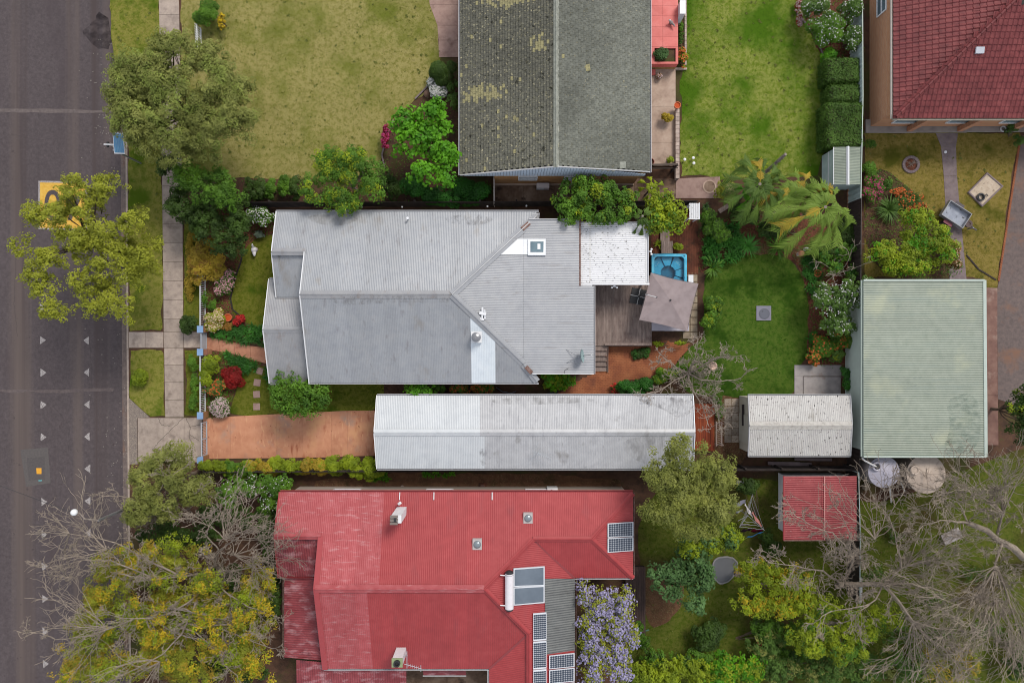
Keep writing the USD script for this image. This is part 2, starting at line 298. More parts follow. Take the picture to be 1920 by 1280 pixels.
rd.add('stain', sheet(wobble(WP([(168, 34), (190, 26), (207, 40), (209, 70), (204, 92), (184, 94), (168, 80), (160, 55)], GZ), .12, .3, 3), GZ+.004), stainmat('oil_stain', '#231f20', .36, .72, 1.1))
rd.add('patch', sheet(WP([(38, 843), (90, 838), (95, 905), (49, 912)], GZ), GZ+.004), M['patch'], label='bluish square asphalt patch')
rd.add('patch', sheet(WP([(50, 858), (84, 856), (84, 898), (54, 900)], GZ), GZ+.008), mk('asphalt_patch_inner', [C('#4f4a4a'), C('#5c5654')], scale=9, rough=.9))
rd.add('marking', sheet(WP([(68, 877), (78, 877), (78, 888), (69, 888)], GZ), GZ+.012), M['mark_orange'], label='small orange paint square')
rd.add('marking', sheet(wobble(WP([(72, 899), (79, 899), (79, 902), (72, 902)], GZ), .02, .08, 1), GZ+.012), M['mark_cyan'], label='small cyan paint dash')
# the painted triangles of the school zone, pointing at each other across the lane
for k in range(12):
    yl = 577 + 60.6*k; o = k*.55
    if abs(yl - 880) > 10:
        rd.add('triangle_marking', sheet(wobble(WP([(74.5+o, yl-8), (74.5+o, yl+8), (86+o, yl)], GZ), .012, .12, k), GZ+.005), M['mark_white'])
for k in range(7):
    yr = 638 + 60.1*k; o = k*.5
    rd.add('triangle_marking', sheet(wobble(WP([(167+o, yr-8), (167+o, yr+8), (156+o, yr)], GZ), .012, .12, 40+k), GZ+.005), M['mark_white'])
# the yellow 40 patch: read by a driver who comes down the picture
yb = [(72, 339), (163, 341), (163, 432), (72, 430)]
rd.add('yellow_marking', sheet(WP(yb, GZ), GZ+.004), M['mark_yellow'], label='yellow square with the number 40')
bo = Polygon(WP(yb, GZ)); rd.add('border_marking', sheet(bo.difference(bo.buffer(-.11, join_style=2)), GZ+.008), M['mark_white'])
tm = meshkit.text_mesh('40', 1.0, .004, bold=True); tv = np.array(tm.vertices); tv[:, :2] -= (tv[:, :2].max(0)+tv[:, :2].min(0))/2; ext = tv[:, :2].max(0)-tv[:, :2].min(0)
tc = W(117, 385, GZ); tv[:, 0] *= -2.45/ext[0]; tv[:, 1] *= -2.1/ext[1]; tv[:, :2] += tc; tv[:, 2] = tv[:, 2] - tv[:, 2].min() + GZ + .006
rd.add('number_marking', (tv, np.array(tm.faces)), M['asphalt'])
def road_crack(pts, w=.008):
    r = random.Random(len(pts)*7+int(pts[0][0])); q = []
    for a, b in zip(pts, pts[1:]): q += [W(a[0]+(b[0]-a[0])*i/8 + r.uniform(-1.2, 1.2), a[1]+(b[1]-a[1])*i/8 + r.uniform(-1.2, 1.2), GZ) for i in range(8)]
    return sheet(LineString(q).buffer(w), GZ+.003)
rd.add('crack', J(road_crack([(168, 640), (172, 690), (170, 760)]), road_crack([(20, 250), (60, 262), (130, 258)]), road_crack([(30, 470), (26, 560), (34, 640)]), road_crack([(100, 760), (130, 800), (128, 860)]), road_crack([(186, 430), (190, 520), (184, 600)])), mk('crack_tar', [C('#37302f'), C('#453d3c')], scale=5, rough=.7))
# kerb and gutter
k2 = [(x-.13, y) for x, y in kerb_g]; k3 = [(x-.52, y) for x, y in kerb_g]
kp = Polygon(kerb_g + k2[::-1]); gp = Polygon(k2 + k3[::-1])
single('kerb', prism(kp, GZ, .006), M['concrete'], 'long concrete kerb between the street and the grass verge', 'kerb', kind='structure')
single('gutter', sheet(gp, GZ+.006), mk('gutter_concrete', [C('#5c504d'), C('#6e615c'), C('#80726a')], scale=4, detail=7, nrough=.7, rough=.9, spots=[(.8, .52, .66, C('#7d5a45'), (1, .3, 1))]), 'worn concrete gutter strip along the kerb', 'gutter', kind='structure')

LAWN = {}
def lawn(name, pts, mat, label, z=.012, sm=2, amp=.05, seed=0):
    p = wobble(WP(smooth_poly(pts, sm) if sm else pts), amp, .3, seed)
    LAWN[name + str(len(LAWN))] = (p, mat); single(name, sheet(p, z), mat, label, 'lawn' if 'lawn' in name else name.split('_')[-1], kind='structure')
lawn('lawn', [(338, -300), (800, -300), (808, 10), (822, 55), (826, 112), (812, 150), (800, 174), (778, 188), (742, 226), (724, 258), (714, 300), (700, 339), (560, 337), (470, 334), (430, 335), (340, 330)], M['lawn_dry'], 'large dry straw coloured lawn of the grey tiled house', sm=0, seed=1)
lawn('lawn', [(205, -300), (297, -300), (299, 20), (303, 200), (304, 420), (305, 618), (243, 618), (241, 300), (239, 215), (209, 90)], M['lawn_verge'], 'street verge lawn between kerb and footpath above the concrete crossing', sm=0, seed=2)
lawn('lawn', [(244, 656), (306, 656), (309, 779), (282, 781), (244, 746)], M['lawn_verge'], 'small clipped verge lawn between concrete crossing and driveway apron', sm=0, amp=.03, seed=3)
lawn('lawn', [(344, 385), (372, 385), (375, 620), (346, 620)], M['lawn_front'], 'grass strip between footpath and front fence above the gate', sm=0, seed=4)
lawn('lawn', [(347, 656), (375, 656), (378, 779), (348, 779)], M['lawn_front'], 'grass strip between footpath and front fence below the gate', sm=0, seed=5)
lawn('lawn', [(458, 440), (530, 440), (540, 600), (490, 622), (462, 606), (438, 592), (430, 565), (436, 525), (450, 490)], M['lawn_front'], 'curved front lawn beside the grey verandah', seed=6)
lawn('lawn', [(448, 705), (475, 684), (530, 690), (720, 700), (720, 769), (640, 771), (425, 782), (440, 748)], M['lawn_front'], 'narrow front lawn between terracotta driveway and grey house', sm=1, seed=7)
lawn('lawn', [(1325, 500), (1370, 478), (1450, 474), (1495, 492), (1514, 545), (1516, 620), (1510, 670), (1492, 690), (1492, 745), (1395, 748), (1330, 745), (1275, 730), (1262, 680), (1300, 648), (1322, 630), (1316, 560)], M['lawn_lush'], 'lush oval back lawn around the square manhole', seed=8)
lawn('lawn', [(1277, -300), (1490, -300), (1500, 20), (1530, 85), (1545, 115), (1549, 200), (1546, 290), (1530, 333), (1277, 333)], M['lawn_mixed'], 'patchy bright green back lawn of the grey tiled house', sm=0, amp=.08, seed=9)
lawn('lawn', [(1622, 249), (1915, 249), (1896, 330), (1872, 520), (1868, 610), (1840, 610), (1840, 520), (1622, 520)], M['lawn_olive'], 'olive back lawn behind the red brick house', sm=0, seed=10)
lawn('lawn', [(1195, 900), (1440, 890), (1600, 940), (1680, 940), (1870, 850), (2300, 740), (2400, 1600), (1080, 1600), (1200, 1150)], M['lawn_dark'], 'dark rough lawn under the bare trees behind the red house', seed=11)
def stuff_grass():
    """Short tufts standing on the lawns."""
    r = np.random.default_rng(5)
    for (p, mat), dens in zip(LAWN.values(), [110, 110, 140, 90, 90, 140, 130, 130, 120, 110, 60]):
        q = p.intersection(Polygon(WP([(-40, -40), (1960, -40), (1960, 1320), (-40, 1320)])))
        x0, y0, x1, y1 = q.bounds; n = int((x1-x0)*(y1-y0)*dens); xy = np.column_stack([r.uniform(x0, x1, n), r.uniform(y0, y1, n)])
        xy = xy[contains_xy(q, xy[:, 0], xy[:, 1])]
        xy = xy[(meshkit.noise(np.column_stack([xy*1.2, 0*xy[:, :1]]), 3) + r.normal(0, .3, len(xy))) > -.15]; n = len(xy)
        a = r.uniform(0, 2*np.pi, n); w = r.uniform(.012, .035, n); h = r.uniform(.015, .045, n); d = np.column_stack([np.cos(a), np.sin(a)]); t = r.normal(0, .05, (n, 2))
        v = np.stack([np.column_stack([xy - d*w[:, None], np.full(n, .012)]), np.column_stack([xy + d*w[:, None], np.full(n, .012)]), np.column_stack([xy + t, .012 + h])], 1).reshape(-1, 3)
        yield (v, np.arange(3*n).reshape(-1, 3)), mat
for (m, mat), nm in zip(stuff_grass(), ['dry front lawn of the grey tiled house', 'long street verge', 'small clipped verge', 'strip above the gate', 'strip below the gate', 'curved front lawn', 'narrow lawn by the driveway', 'lush oval back lawn', 'patchy bright back lawn', 'olive lawn of the brick house', 'rough lawn under the bare trees']):
    single('grass', m, mat, f'short grass blades of the {nm}', 'grass', kind='stuff')

def weeds():
    r = np.random.default_rng(12); pts = []
    for key, n in (('lawn0', 130), ('lawn8', 150), ('lawn1', 40), ('lawn9', 50), ('lawn10', 160)):
        p = LAWN[key][0].intersection(Polygon(WP([(0, 0), (1920, 0), (1920, 1280), (0, 1280)]))); x0, y0, x1, y1 = p.bounds; q = np.column_stack([r.uniform(x0, x1, n*3), r.uniform(y0, y1, n*3)]); q = q[contains_xy(p, q[:, 0], q[:, 1])]; f = meshkit.noise(np.column_stack([q*.45, 0*q[:, :1]]), 9); pts.append(q[f > -.05][:n])
    c = np.vstack(pts); k = r.integers(5, 13, len(c)); i = np.repeat(np.arange(len(c)), k); rad = r.uniform(.04, .13, len(c))[i]; a = r.uniform(0, 2*np.pi, len(i)); d = np.column_stack([np.cos(a), np.sin(a)]); o = c[i] + d*rad[:, None]*.5; e = c[i] + d*rad[:, None]*1.2; s = np.column_stack([-d[:, 1], d[:, 0]])*.022; z = r.uniform(.02, .06, len(i))
    v = np.stack([np.column_stack([c[i], np.full(len(i), .016)]), np.column_stack([o+s, z]), np.column_stack([e, z*.7]), np.column_stack([o-s, z])], 1).reshape(-1, 3); k4 = np.arange(len(i))[:, None]*4; return v, np.vstack([k4+[0, 1, 2], k4+[0, 2, 3]])
single('weeds', weeds(), mk('weed_leaf', [C('#6f7a2c', 1.3), C('#858a3c', 1.3)], scale=4, isl=.4), 'small flat dark green weeds dotted over the lawns', 'weeds', kind='stuff')
BEDS = []
def bed(pts, mat, label, z=.02, sm=2, seed=0):
    p = wobble(WP(smooth_poly(pts, sm)), .05, .25, seed); BEDS.append(p); single('garden_bed', sheet(p, z), mat, label, 'garden bed', kind='structure')
bed([(372, 385), (480, 385), (520, 400), (516, 440), (470, 445), (452, 490), (436, 525), (430, 570), (440, 592), (465, 606), (490, 622), (490, 650), (376, 636)], M['mulch'], 'mulched front garden bed above the brick path', seed=1)
bed([(376, 656), (420, 660), (490, 676), (492, 684), (470, 688), (448, 712), (430, 760), (405, 784), (378, 784)], M['mulch'], 'mulched front garden bed below the brick path', seed=2)
bed([(1306, 400), (1613, 400), (1613, 690), (1510, 690), (1516, 620), (1514, 545), (1495, 492), (1450, 474), (1370, 478), (1325, 500), (1308, 520)], M['mulch'], 'mulched garden bed curving around the oval lawn', seed=3)
bed([(1484, 460), (1520, 470), (1520, 505), (1502, 500), (1486, 484)], M['mulch_red'], 'patch of red mulch beside the ball topped ornament', z=.03, seed=4)
bed([(1412, 455), (1445, 455), (1445, 476), (1412, 476)], M['mulch_red'], 'small patch of red mulch between the spiky plants', z=.03, seed=5)
bed([(590, 888), (1165, 888), (1165, 930), (590, 930)], M['dirt'], 'bare brown dirt strip beside the red roofed house', sm=1, seed=6)
bed([(1206, 1060), (1275, 1060), (1290, 1120), (1250, 1170), (1210, 1180)], M['dirt'], 'bare dirt patch by the dark timber deck', seed=7)
bed([(800, 173), (832, 148), (862, 112), (862, 340), (920, 340), (922, 384), (372, 384), (430, 337), (700, 337), (716, 302), (724, 258), (742, 226), (780, 188)], M['soil'], 'dark garden bed along the fence of the grey tiled house', sm=0, seed=8)
bed([(1500, -60), (1620, -60), (1620, 280), (1550, 280), (1552, 200), (1546, 115), (1530, 85), (1503, 20)], M['mulch'], 'mulched bed under the clipped hedges', seed=9)
bed([(1620, 300), (1700, 340), (1760, 420), (1800, 470), (1810, 525), (1622, 525)], M['soil'], 'planted bed between the brick house lawn and green shed', seed=10)
bed([(1340, 740), (1400, 745), (1400, 880), (1340, 880)], M['dirt'], 'bare dirt around the square pavers by the garden shed', sm=1, z=.016, seed=11)
bed([(1270, -40), (1287, -40), (1287, 130), (1270, 130)], M['soil'], 'narrow flower bed beside the red balcony', sm=1, seed=12)

def slabs(th, name, quads, mat, z0, z1, gap=.012):
    for q in quads:
        p = Polygon(WP(q)).buffer(-gap, join_style=2); th.add(name, prism(p, z0, z1), mat)
fp = T('footpath', 'pale concrete footpath of square slabs along the street', 'footpath', (*W(325, 640), 0), kind='structure')
L = lambda y: np.interp(y, [-200, 0, 250, 420, 600, 780], [294, 298, 303, 305, 307, 310]); R = lambda y: np.interp(y, [-200, 0, 250, 420, 780], [330, 336, 340, 343, 345])
ys = list(np.arange(-150, 622, 35.6)) + [622, 652] + list(np.arange(684, 783, 32.6)); ys = sorted(y for y in ys if not 600 < y < 622)
slabs(fp, 'slab', [[(L(a), a), (R(a), a), (R(b), b), (L(b), b)] for a, b in zip(ys, ys[1:])], M['concrete'], .0, .035)
cr = T('concrete_crossing', 'short concrete crossing from kerb to the front gate', 'path', (*W(275, 637), 0), kind='structure')
slabs(cr, 'slab', [[(242, 622), (274, 622), (274, 652), (242, 652)], [(274, 622), (307, 622), (307, 652), (274, 652)], [(344.5, 622), (376, 622), (376, 652), (344.5, 652)]], M['concrete'], .0, .036)
ap = T('driveway_apron', 'cracked concrete driveway apron between street and terracotta driveway', 'driveway', (*W(315, 820), 0), kind='structure')
slabs(ap, 'slab', [[(259, 783), (308, 783), (308, 866), (259, 866)], [(308, 783), (347, 783), (347, 866), (308, 866)], [(347, 783), (380, 783), (380, 866), (347, 866)]], M['concrete'], .0, .037, .006)
ap.add('layback', prism(WP([(242, 746), (281, 782), (258, 783), (258, 870), (243, 870)]), -.02, .03), M['gravel'])
rg = random.Random(4)
def crack(pts, w=.012, z=.042):
    out = []
    for (a, b) in zip(pts, pts[1:]):
        n = 6; q = [W(a[0]+(b[0]-a[0])*i/n + rg.uniform(-1, 1)*(0 < i < n), a[1]+(b[1]-a[1])*i/n + rg.uniform(-1, 1)*(0 < i < n)) for i in range(n+1)]
        out.append(sheet(LineString(q).buffer(w), z))
    return J(*out)
ap.add('crack', J(crack([(346, 782), (320, 806), (298, 828), (286, 842)]), crack([(298, 784), (303, 796), (320, 799)]), crack([(350, 784), (357, 800), (356, 822), (362, 832)]), crack([(356, 800), (376, 796)]), crack([(357, 815), (374, 826)])), plain('crack_dark', '#4b423c', .95))
dw = T('terracotta_driveway', 'terracotta coloured concrete driveway leading to the carport', 'driveway', (*W(530, 815), 0), kind='structure')
xs = [381, 433, 519, 567, 622, 652, 800, 1000, 1290]
TY = lambda x: np.interp(x, [378, 640, 703], [783, 770, 768]); BY = lambda x: np.interp(x, [378, 620, 703], [860, 857, 852])
slabs(dw, 'panel', [[(a, TY(a)), (b, TY(b)), (b, BY(b)), (a, BY(a))] for a, b in zip(xs, xs[1:])], M['terracotta_drive'], .0, .03, .004)
gpth = T('garden_path', 'curving terracotta path from the front gate to the verandah', 'path', (*W(440, 650), 0), kind='structure')
top = [(383, 631), (410, 635), (440, 642), (470, 648), (505, 652)]; bot = [(383, 655), (412, 659), (440, 664), (470, 674), (505, 683)]
slabs(gpth, 'slab', [[top[i], top[i+1], bot[i+1], bot[i]] for i in range(4)], M['path_brick'], .0, .032, .01)
# brick terrace: every brick raised on its bed
def bricks(poly, z0, z1, l=.23, w=.115, gap=.01, deg=0., seed=0):
    c = poly.centroid; p = affinity.rotate(poly, -deg, origin=c); x0, y0, x1, y1 = p.bounds; r = np.random.default_rng(seed); out = []
    for j, y in enumerate(np.arange(y0, y1, w)):
        for x in np.arange(x0 - (j % 2)*l/2, x1, l):
            if p.contains(Point(x+l/2, y+w/2)): out.append(bx(x+gap/2, y+gap/2, z0, x+l-gap/2, y+w-gap/2, z1 + r.normal(0, .002)))
    v, f = J(*out); return rot_mesh((v, f), (c.x, c.y), deg)
bt = T('brick_paving', 'terracotta brick paving curving from the deck steps to the lawn', 'paving', (*W(1150, 690), 0), kind='structure')
tp = Polygon(WP(smooth_poly([(1010, 742), (1050, 738), (1085, 712), (1116, 700), (1116, 640), (1290, 640), (1290, 655), (1262, 690), (1225, 706), (1180, 712), (1150, 720), (1145, 745)], 1)))
bt.add('base', sheet(tp, .012), M['mortar']); bt.add('brick', bricks(tp, .0, .035, deg=3, seed=1), M['brick_pave'], kind='stuff')
bt2 = T('brick_terrace', 'worn dark brick terrace beside the blue spa', 'paving', (*W(1285, 440), 0), kind='structure')
tp2 = Polygon(WP([(1222, 395), (1307, 395), (1309, 514), (1222, 514)])); bt2.add('base', sheet(tp2, .012), M['mortar']); bt2.add('brick', bricks(tp2, .0, .035, deg=90, seed=2), M['brick_dark'], kind='stuff')
M['sandstone'] = mk('sandstone_paver', [C('#7f7060'), C('#988872'), C('#a99a82')], scale=2.5, detail=7, rand=.14, rough=.9, bump=(30, .01))
sp = T('stone_edging', 'row of square sandstone pavers along the lawn beside the umbrella', 'paving', (*W(1303, 570), 0), kind='structure')
slabs(sp, 'paver', [[(1294+14*i, a), (1307.5+14*i, a), (1307.5+14*i, a+12.6), (1294+14*i, a+12.6)] for a in np.arange(515, 625, 13.4) for i in range(1)] + [[(1280, a), (1293.5, a), (1293.5, a+12.6), (1280, a+12.6)] for a in np.arange(515, 625, 13.4)], M['sandstone'], 0, .04, .01)
sq = T('square_pavers', 'two columns of square concrete pavers beside the garden shed', 'paving', (*W(1372, 790), 0), kind='structure')
M['paver'] = mk('grey_paver', [C('#8b7d6f'), C('#a09282'), C('#ada08f')], scale=2.5, detail=6, rand=.2, rough=.9, bump=(30, .01))
slabs(sq, 'paver', [[(1358+13.6*i, 747+13.8*j), (1371.2+13.6*i, 747+13.8*j), (1371.2+13.6*i, 760.4+13.8*j), (1358+13.6*i, 760.4+13.8*j)] for i in range(2) for j in range(6)], M['paver'], 0, .045, .008)
for i, (x, y, a) in enumerate([(487, 695, -15), (482.5, 717, -8), (481.5, 739, 3), (481.5, 762, 0)]):
    single('stepping_stone', obox(*W(x, y), 0, .045, .46, .46, a), M['path_pink'], f'square pinkish stepping stone in the front lawn, {["nearest the verandah", "second from the verandah", "third from the verandah", "nearest the driveway"][i]}', 'stepping stone', 'stepping stones in the front lawn')
pad = T('concrete_pad', 'grey concrete pad behind the garden shed', 'concrete pad', (*W(1533, 712), 0), kind='structure')
M['pad'] = mk('pad_concrete', [C('#8c8584'), C('#9f9895'), C('#aba39f')], scale=2, detail=8, rand=.05, rough=.85, spots=[(1.5, .56, .7, C('#8f7f77'), (1, 1, 1))])
slabs(pad, 'slab', [[(1489, 684), (1577, 684), (1577, 705), (1489, 705)], [(1489, 705), (1505, 705), (1505, 745), (1489, 745)], [(1506, 706), (1576, 706), (1576, 745), (1506, 745)]], M['pad'], 0, .05, .006)
# concrete around the grey tiled house
cp = T('side_path', 'brown stained concrete side path between grey tiled house and fence', 'path', (*W(1100, 360), 0), kind='structure')
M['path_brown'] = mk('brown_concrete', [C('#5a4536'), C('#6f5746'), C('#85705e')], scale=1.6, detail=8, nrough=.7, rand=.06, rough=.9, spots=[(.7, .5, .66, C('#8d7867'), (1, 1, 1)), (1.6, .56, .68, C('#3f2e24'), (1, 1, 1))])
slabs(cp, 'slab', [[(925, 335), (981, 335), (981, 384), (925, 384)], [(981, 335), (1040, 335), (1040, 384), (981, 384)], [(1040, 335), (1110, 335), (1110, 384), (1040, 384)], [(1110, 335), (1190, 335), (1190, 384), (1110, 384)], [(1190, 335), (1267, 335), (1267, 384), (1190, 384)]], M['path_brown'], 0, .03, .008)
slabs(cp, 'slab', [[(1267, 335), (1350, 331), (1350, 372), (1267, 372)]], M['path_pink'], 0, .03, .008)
pt = T('patio', 'pinkish concrete patio of large slabs beside the grey tiled house', 'patio', (*W(1243, 220), 0), kind='structure')
M['patio'] = mk('patio_concrete', [C('#a08878'), C('#b59d8b'), C('#c2ac9a')], scale=1.4, detail=8, nrough=.66, rand=.04, rough=.85, spots=[(1., .55, .7, C('#97806f'), (1, 1, 1))])
slabs(pt, 'slab', [[(1190, 120), (1266, 120), (1266, 202), (1190, 202)], [(1190, 202), (1268, 202), (1268, 269), (1190, 269)], [(1190, 269), (1268, 269), (1268, 312), (1190, 312)]], M['patio'], 0, .14, .006)
fpth = T('front_path', 'curved pinkish concrete path beside the grey tiled house', 'path', (*W(845, 60), 0), kind='structure')
slabs(fpth, 'slab', [[(795, -60), (880, -60), (880, 10), (806, 10)], [(806, 10), (880, 10), (880, 48), (820, 48)], [(820, 48), (880, 48), (880, 76), (822, 76)], [(822, 76), (880, 76), (880, 108), (823, 108)]], M['path_pink'], 0, .03, .008)
# brick house: porch, path, driveway
bp = T('concrete_porch', 'grey concrete porch along the red brick house', 'porch', (*W(1770, 235), 0), kind='structure')
slabs(bp, 'slab', [[(1622, 225), (1716, 225), (1716, 250), (1622, 250)], [(1716, 225), (1812, 225), (1812, 249), (1716, 249)], [(1812, 225), (1990, 225), (1990, 248), (1812, 248)]], mk('porch_concrete', [C('#857c79'), C('#999089'), C('#a39a93')], scale=2, detail=7, rough=.85), 0, .12, .004)
yp = T('yard_path', 'narrow dark concrete path across the olive lawn', 'path', (*W(1780, 400), 0), kind='structure')
M['path_grey'] = mk('grey_path', [C('#6f6162'), C('#7f7070'), C('#8b7c7a')], scale=2, detail=8, rand=.05, rough=.9)
slabs(yp, 'slab', [[(1754, 250), (1796, 250), (1792, 275), (1764, 275)], [(1764, 275), (1792, 275), (1794, 330), (1769, 330)], [(1769, 330), (1794, 330), (1800, 400), (1773, 400)], [(1773, 400), (1800, 400), (1806, 460), (1778, 460)], [(1778, 460), (1806, 460), (1812, 525), (1780, 525)]], M['path_grey'], 0, .03, .006)
single('side_driveway', sheet(WP([(1916, 255), (2300, 150), (2300, 760), (1900, 758), (1871, 748), (1869, 545), (1873, 525)]), .018), M['asphalt2'], 'brownish grey driveway at the edge beyond the green shed', 'driveway', kind='structure')
be = T('brick_edging', 'row of orange bricks edging the brownish driveway', 'edging', (*W(1890, 400), 0))
for k in range(56):
    t = k/55; be.add('brick', obox(*W(1912-40*t, 262+262*t), 0, .06, .115, .2, 9+random.Random(k).uniform(-3, 3)), M['brick_pave'])
sl = T('shed_slab', 'reddish concrete slab edge beside the green shed', 'slab', (*W(1858, 690), 0), kind='structure')
M['red_slab'] = mk('red_concrete', [C('#6b4c44'), C('#7f5e53'), C('#8d6d60')], scale=1.4, detail=8, rough=.85, spots=[(1, .54, .68, C('#9a8074'), (1, 1, 1))])
slabs(sl, 'slab', [[(1618, 527), (1869, 540), (1869, 640), (1618, 640)], [(1618, 640), (1869, 640), (1870, 740), (1618, 740)], [(1618, 740), (1870, 740), (1871, 834), (1618, 834)]], M['red_slab'], 0, .06, .006)
# ================================================================ BUILDINGS
def roofmat(n, a, b, c, rough=.42, spec=.5, metal=.0, rand=.06, spots=None, stretch=(1, 1, 1), scale=1.6, big=(.25, .10), g=1.0):
    spots = [(p, q, r, tuple(g*x for x in c_), t) for p, q, r, c_, t in spots or []]
    return mk(n, [C(a, g), C(b, g), C(c, g)], scale=scale, detail=7, nrough=.66, rough=rough, spec=spec, metal=metal, rand=rand, big=big, spots=spots, stretch=stretch)
streak_y = (1, .12, 1); streak_x = (.12, 1, 1)
M['zinc'] = roofmat('zinc_roof', '#b0b3b9', '#babdc1', '#c3c4c6', spots=[(3.2, .58, .74, C('#a2a1a4'), streak_y), (.8, .6, .74, C('#ada9a5'), (1, .5, 1))], rand=.05, g=0.65)
M['zinc_e'] = roofmat('zinc_roof_rear', '#b0b2b7', '#babcc0', '#c2c3c5', spots=[(3.2, .58, .74, C('#a5a3a4'), streak_x)], rand=.05, g=0.65)
M['zinc_s'] = roofmat('zinc_roof_porch', '#acacb0', '#b7b7b9', '#c0bfbf', spots=[(2.0, .56, .72, C('#a79f9b'), (1, .5, 1))], rand=.04, g=0.65)
M['zinc_new'] = roofmat('new_zinc', '#d6dadd', '#e0e4e6', '#e6e9ea', rand=.03, rough=.5, big=(.3, .04), g=0.76)
M['zinc_strip'] = roofmat('pale_strip', '#d2dae0', '#dce4e9', '#e3e9ec', rand=.02, rough=.5, big=(.3, .03), g=1.0)
M['zinc_old'] = roofmat('weathered_zinc', '#c2c2c4', '#cfcfd0', '#d9d9da', spots=[(2.8, .57, .72, C('#b2b2b5'), streak_y), (.9, .62, .76, C('#9a9692'), (1, .6, 1)), (7., .66, .76, C('#a9a8a9'), (1, .2, 1))], rand=.05, g=0.74)
M['white_dirty'] = roofmat('dirty_white_sheet', '#dcdcde', '#e8e8e9', '#ededee', spots=[(6.5, .60, .66, C('#4d4744'), (1, 1.6, 1)), (1.2, .62, .78, C('#b3aaa3'), (1, 1, 1))], rand=.02, big=None, g=0.93)
M['shed_white'] = roofmat('mossy_white_sheet', '#cbc6c0', '#d8d4ce', '#e0ddd6', spots=[(6.5, .61, .66, C('#4b4540'), (1.4, .8, 1)), (3., .6, .74, C('#b5afa5'), streak_y)], rand=.03, big=None, g=0.82)
M['red_new'] = roofmat('red_sheet', '#a93a3c', '#b24042', '#b9494a', rough=.62, spec=.36, spots=[(1., .58, .76, C('#a34245'), streak_y)], rand=.05, g=0.82)
M['red_old'] = roofmat('faded_red_sheet', '#b0484b', '#ba5457', '#c36467', rough=.62, spec=.36, spots=[(5., .56, .7, C('#c98384'), (.25, 1.2, 1)), (2., .6, .76, C('#a34649'), (1, 1, 1))], rand=.06, g=0.82)
M['red_dark'] = roofmat('dark_red_sheet', '#7c2c31', '#8e3a40', '#a04e53', rough=.62, spec=.36, spots=[(2.5, .52, .68, C('#b58387'), (.4, 1, 1)), (1.2, .58, .72, C('#6f3037'), (1, 1, 1))], rand=.05, g=0.9)
M['red_shed'] = roofmat('speckled_red_sheet', '#8b3033', '#9d3d40', '#a94a4b', rough=.62, spec=.36, spots=[(10., .66, .72, C('#d5b8b0'), (1, 1, 1)), (1.5, .56, .72, C('#8a3136'), (1, 1, 1))], rand=.05, g=0.9)
M['green_sheet'] = roofmat('pale_green_sheet', '#939f8c', '#a1ab98', '#acb5a2', rough=.55, spots=[(1.6, .55, .74, C('#97a596'), streak_x), (.35, .56, .7, C('#b9bfa2'), (1, 1, 1)), (6, .66, .74, C('#8a978a'), (.25, 1, 1))], rand=.05, g=0.72)
M['grey_sheet'] = roofmat('charcoal_sheet', '#5f605f', '#6b6d6b', '#777875', rough=.6, spots=[(2., .56, .72, C('#575856'), streak_x)], rand=.04, g=0.82)
M['pale_green'] = plain('pale_green_paint', '#b4bfb4', .5); M['white'] = plain('white_paint', '#e9e9ea', .45); M['trim'] = plain('trim_grey', '#c3c2c3', .45); M['gut_dark'] = plain('gutter_shadow', '#66625f', .7)
M['redtrim'] = plain('red_trim', '#a53e41', .5); M['black'] = plain('black_plastic', '#28282a', .5); M['dark'] = plain('dark_timber', '#2d2320', .85); M['steel'] = plain('galvanised_steel', '#9a9a9c', .35, metal=.6)
M['weather'] = mk('weatherboard', [C('#c9c4bb'), C('#d8d4cb')], scale=2, rough=.7); M['cream'] = mk('cream_wall', [C('#b0a898'), C('#bfb7a6')], scale=2, rough=.75)
M['glass'] = mk('window_glass', [C('#3c4a50'), C('#55646a')], scale=.7, rough=.08, spec=.8)
def brickwall(n, c1, c2, mortar, horiz='x', scale=1.0):
    N = {"g": ("geometry", {}), "s": ("separate_xyz", {}), "c": ("combine_xyz", {}), "b": ("brick_texture", {"color1": C(c1), "color2": C(c2), "mortar": C(mortar), "scale": 1.0*scale, "brick_width": .24, "row_height": .086, "mortar_size": .008, "bias": 0.}), "p": ("principled_bsdf", {"roughness": .85}), "bp": ("bump", {"distance": .008})}
    Lk = [("g.position", "s.vector"), (f"s.{horiz}", "c.x"), ("s.z", "c.y"), ("c.vector", "b.vector"), ("b.color", "p.base_color"), ("b.fac", "bp.height"), ("bp.normal", "p.normal")]
    return usdkit.material(stage, f'/World/Looks/{n}', N, Lk, surface="p.BSDF")
M['brick_y'] = brickwall('orange_brick_side', '#b87a50', '#c68d62', '#b09a84', 'y'); M['brick_x'] = brickwall('orange_brick_front', '#b56f4a', '#c2845b', '#ac9580', 'x')
M['brick_tan_x'] = brickwall('tan_brick', '#a9743e', '#b98448', '#a98a62', 'x'); M['brick_tan_y'] = brickwall('tan_brick_side', '#9c6438', '#b07842', '#a98a62', 'y')

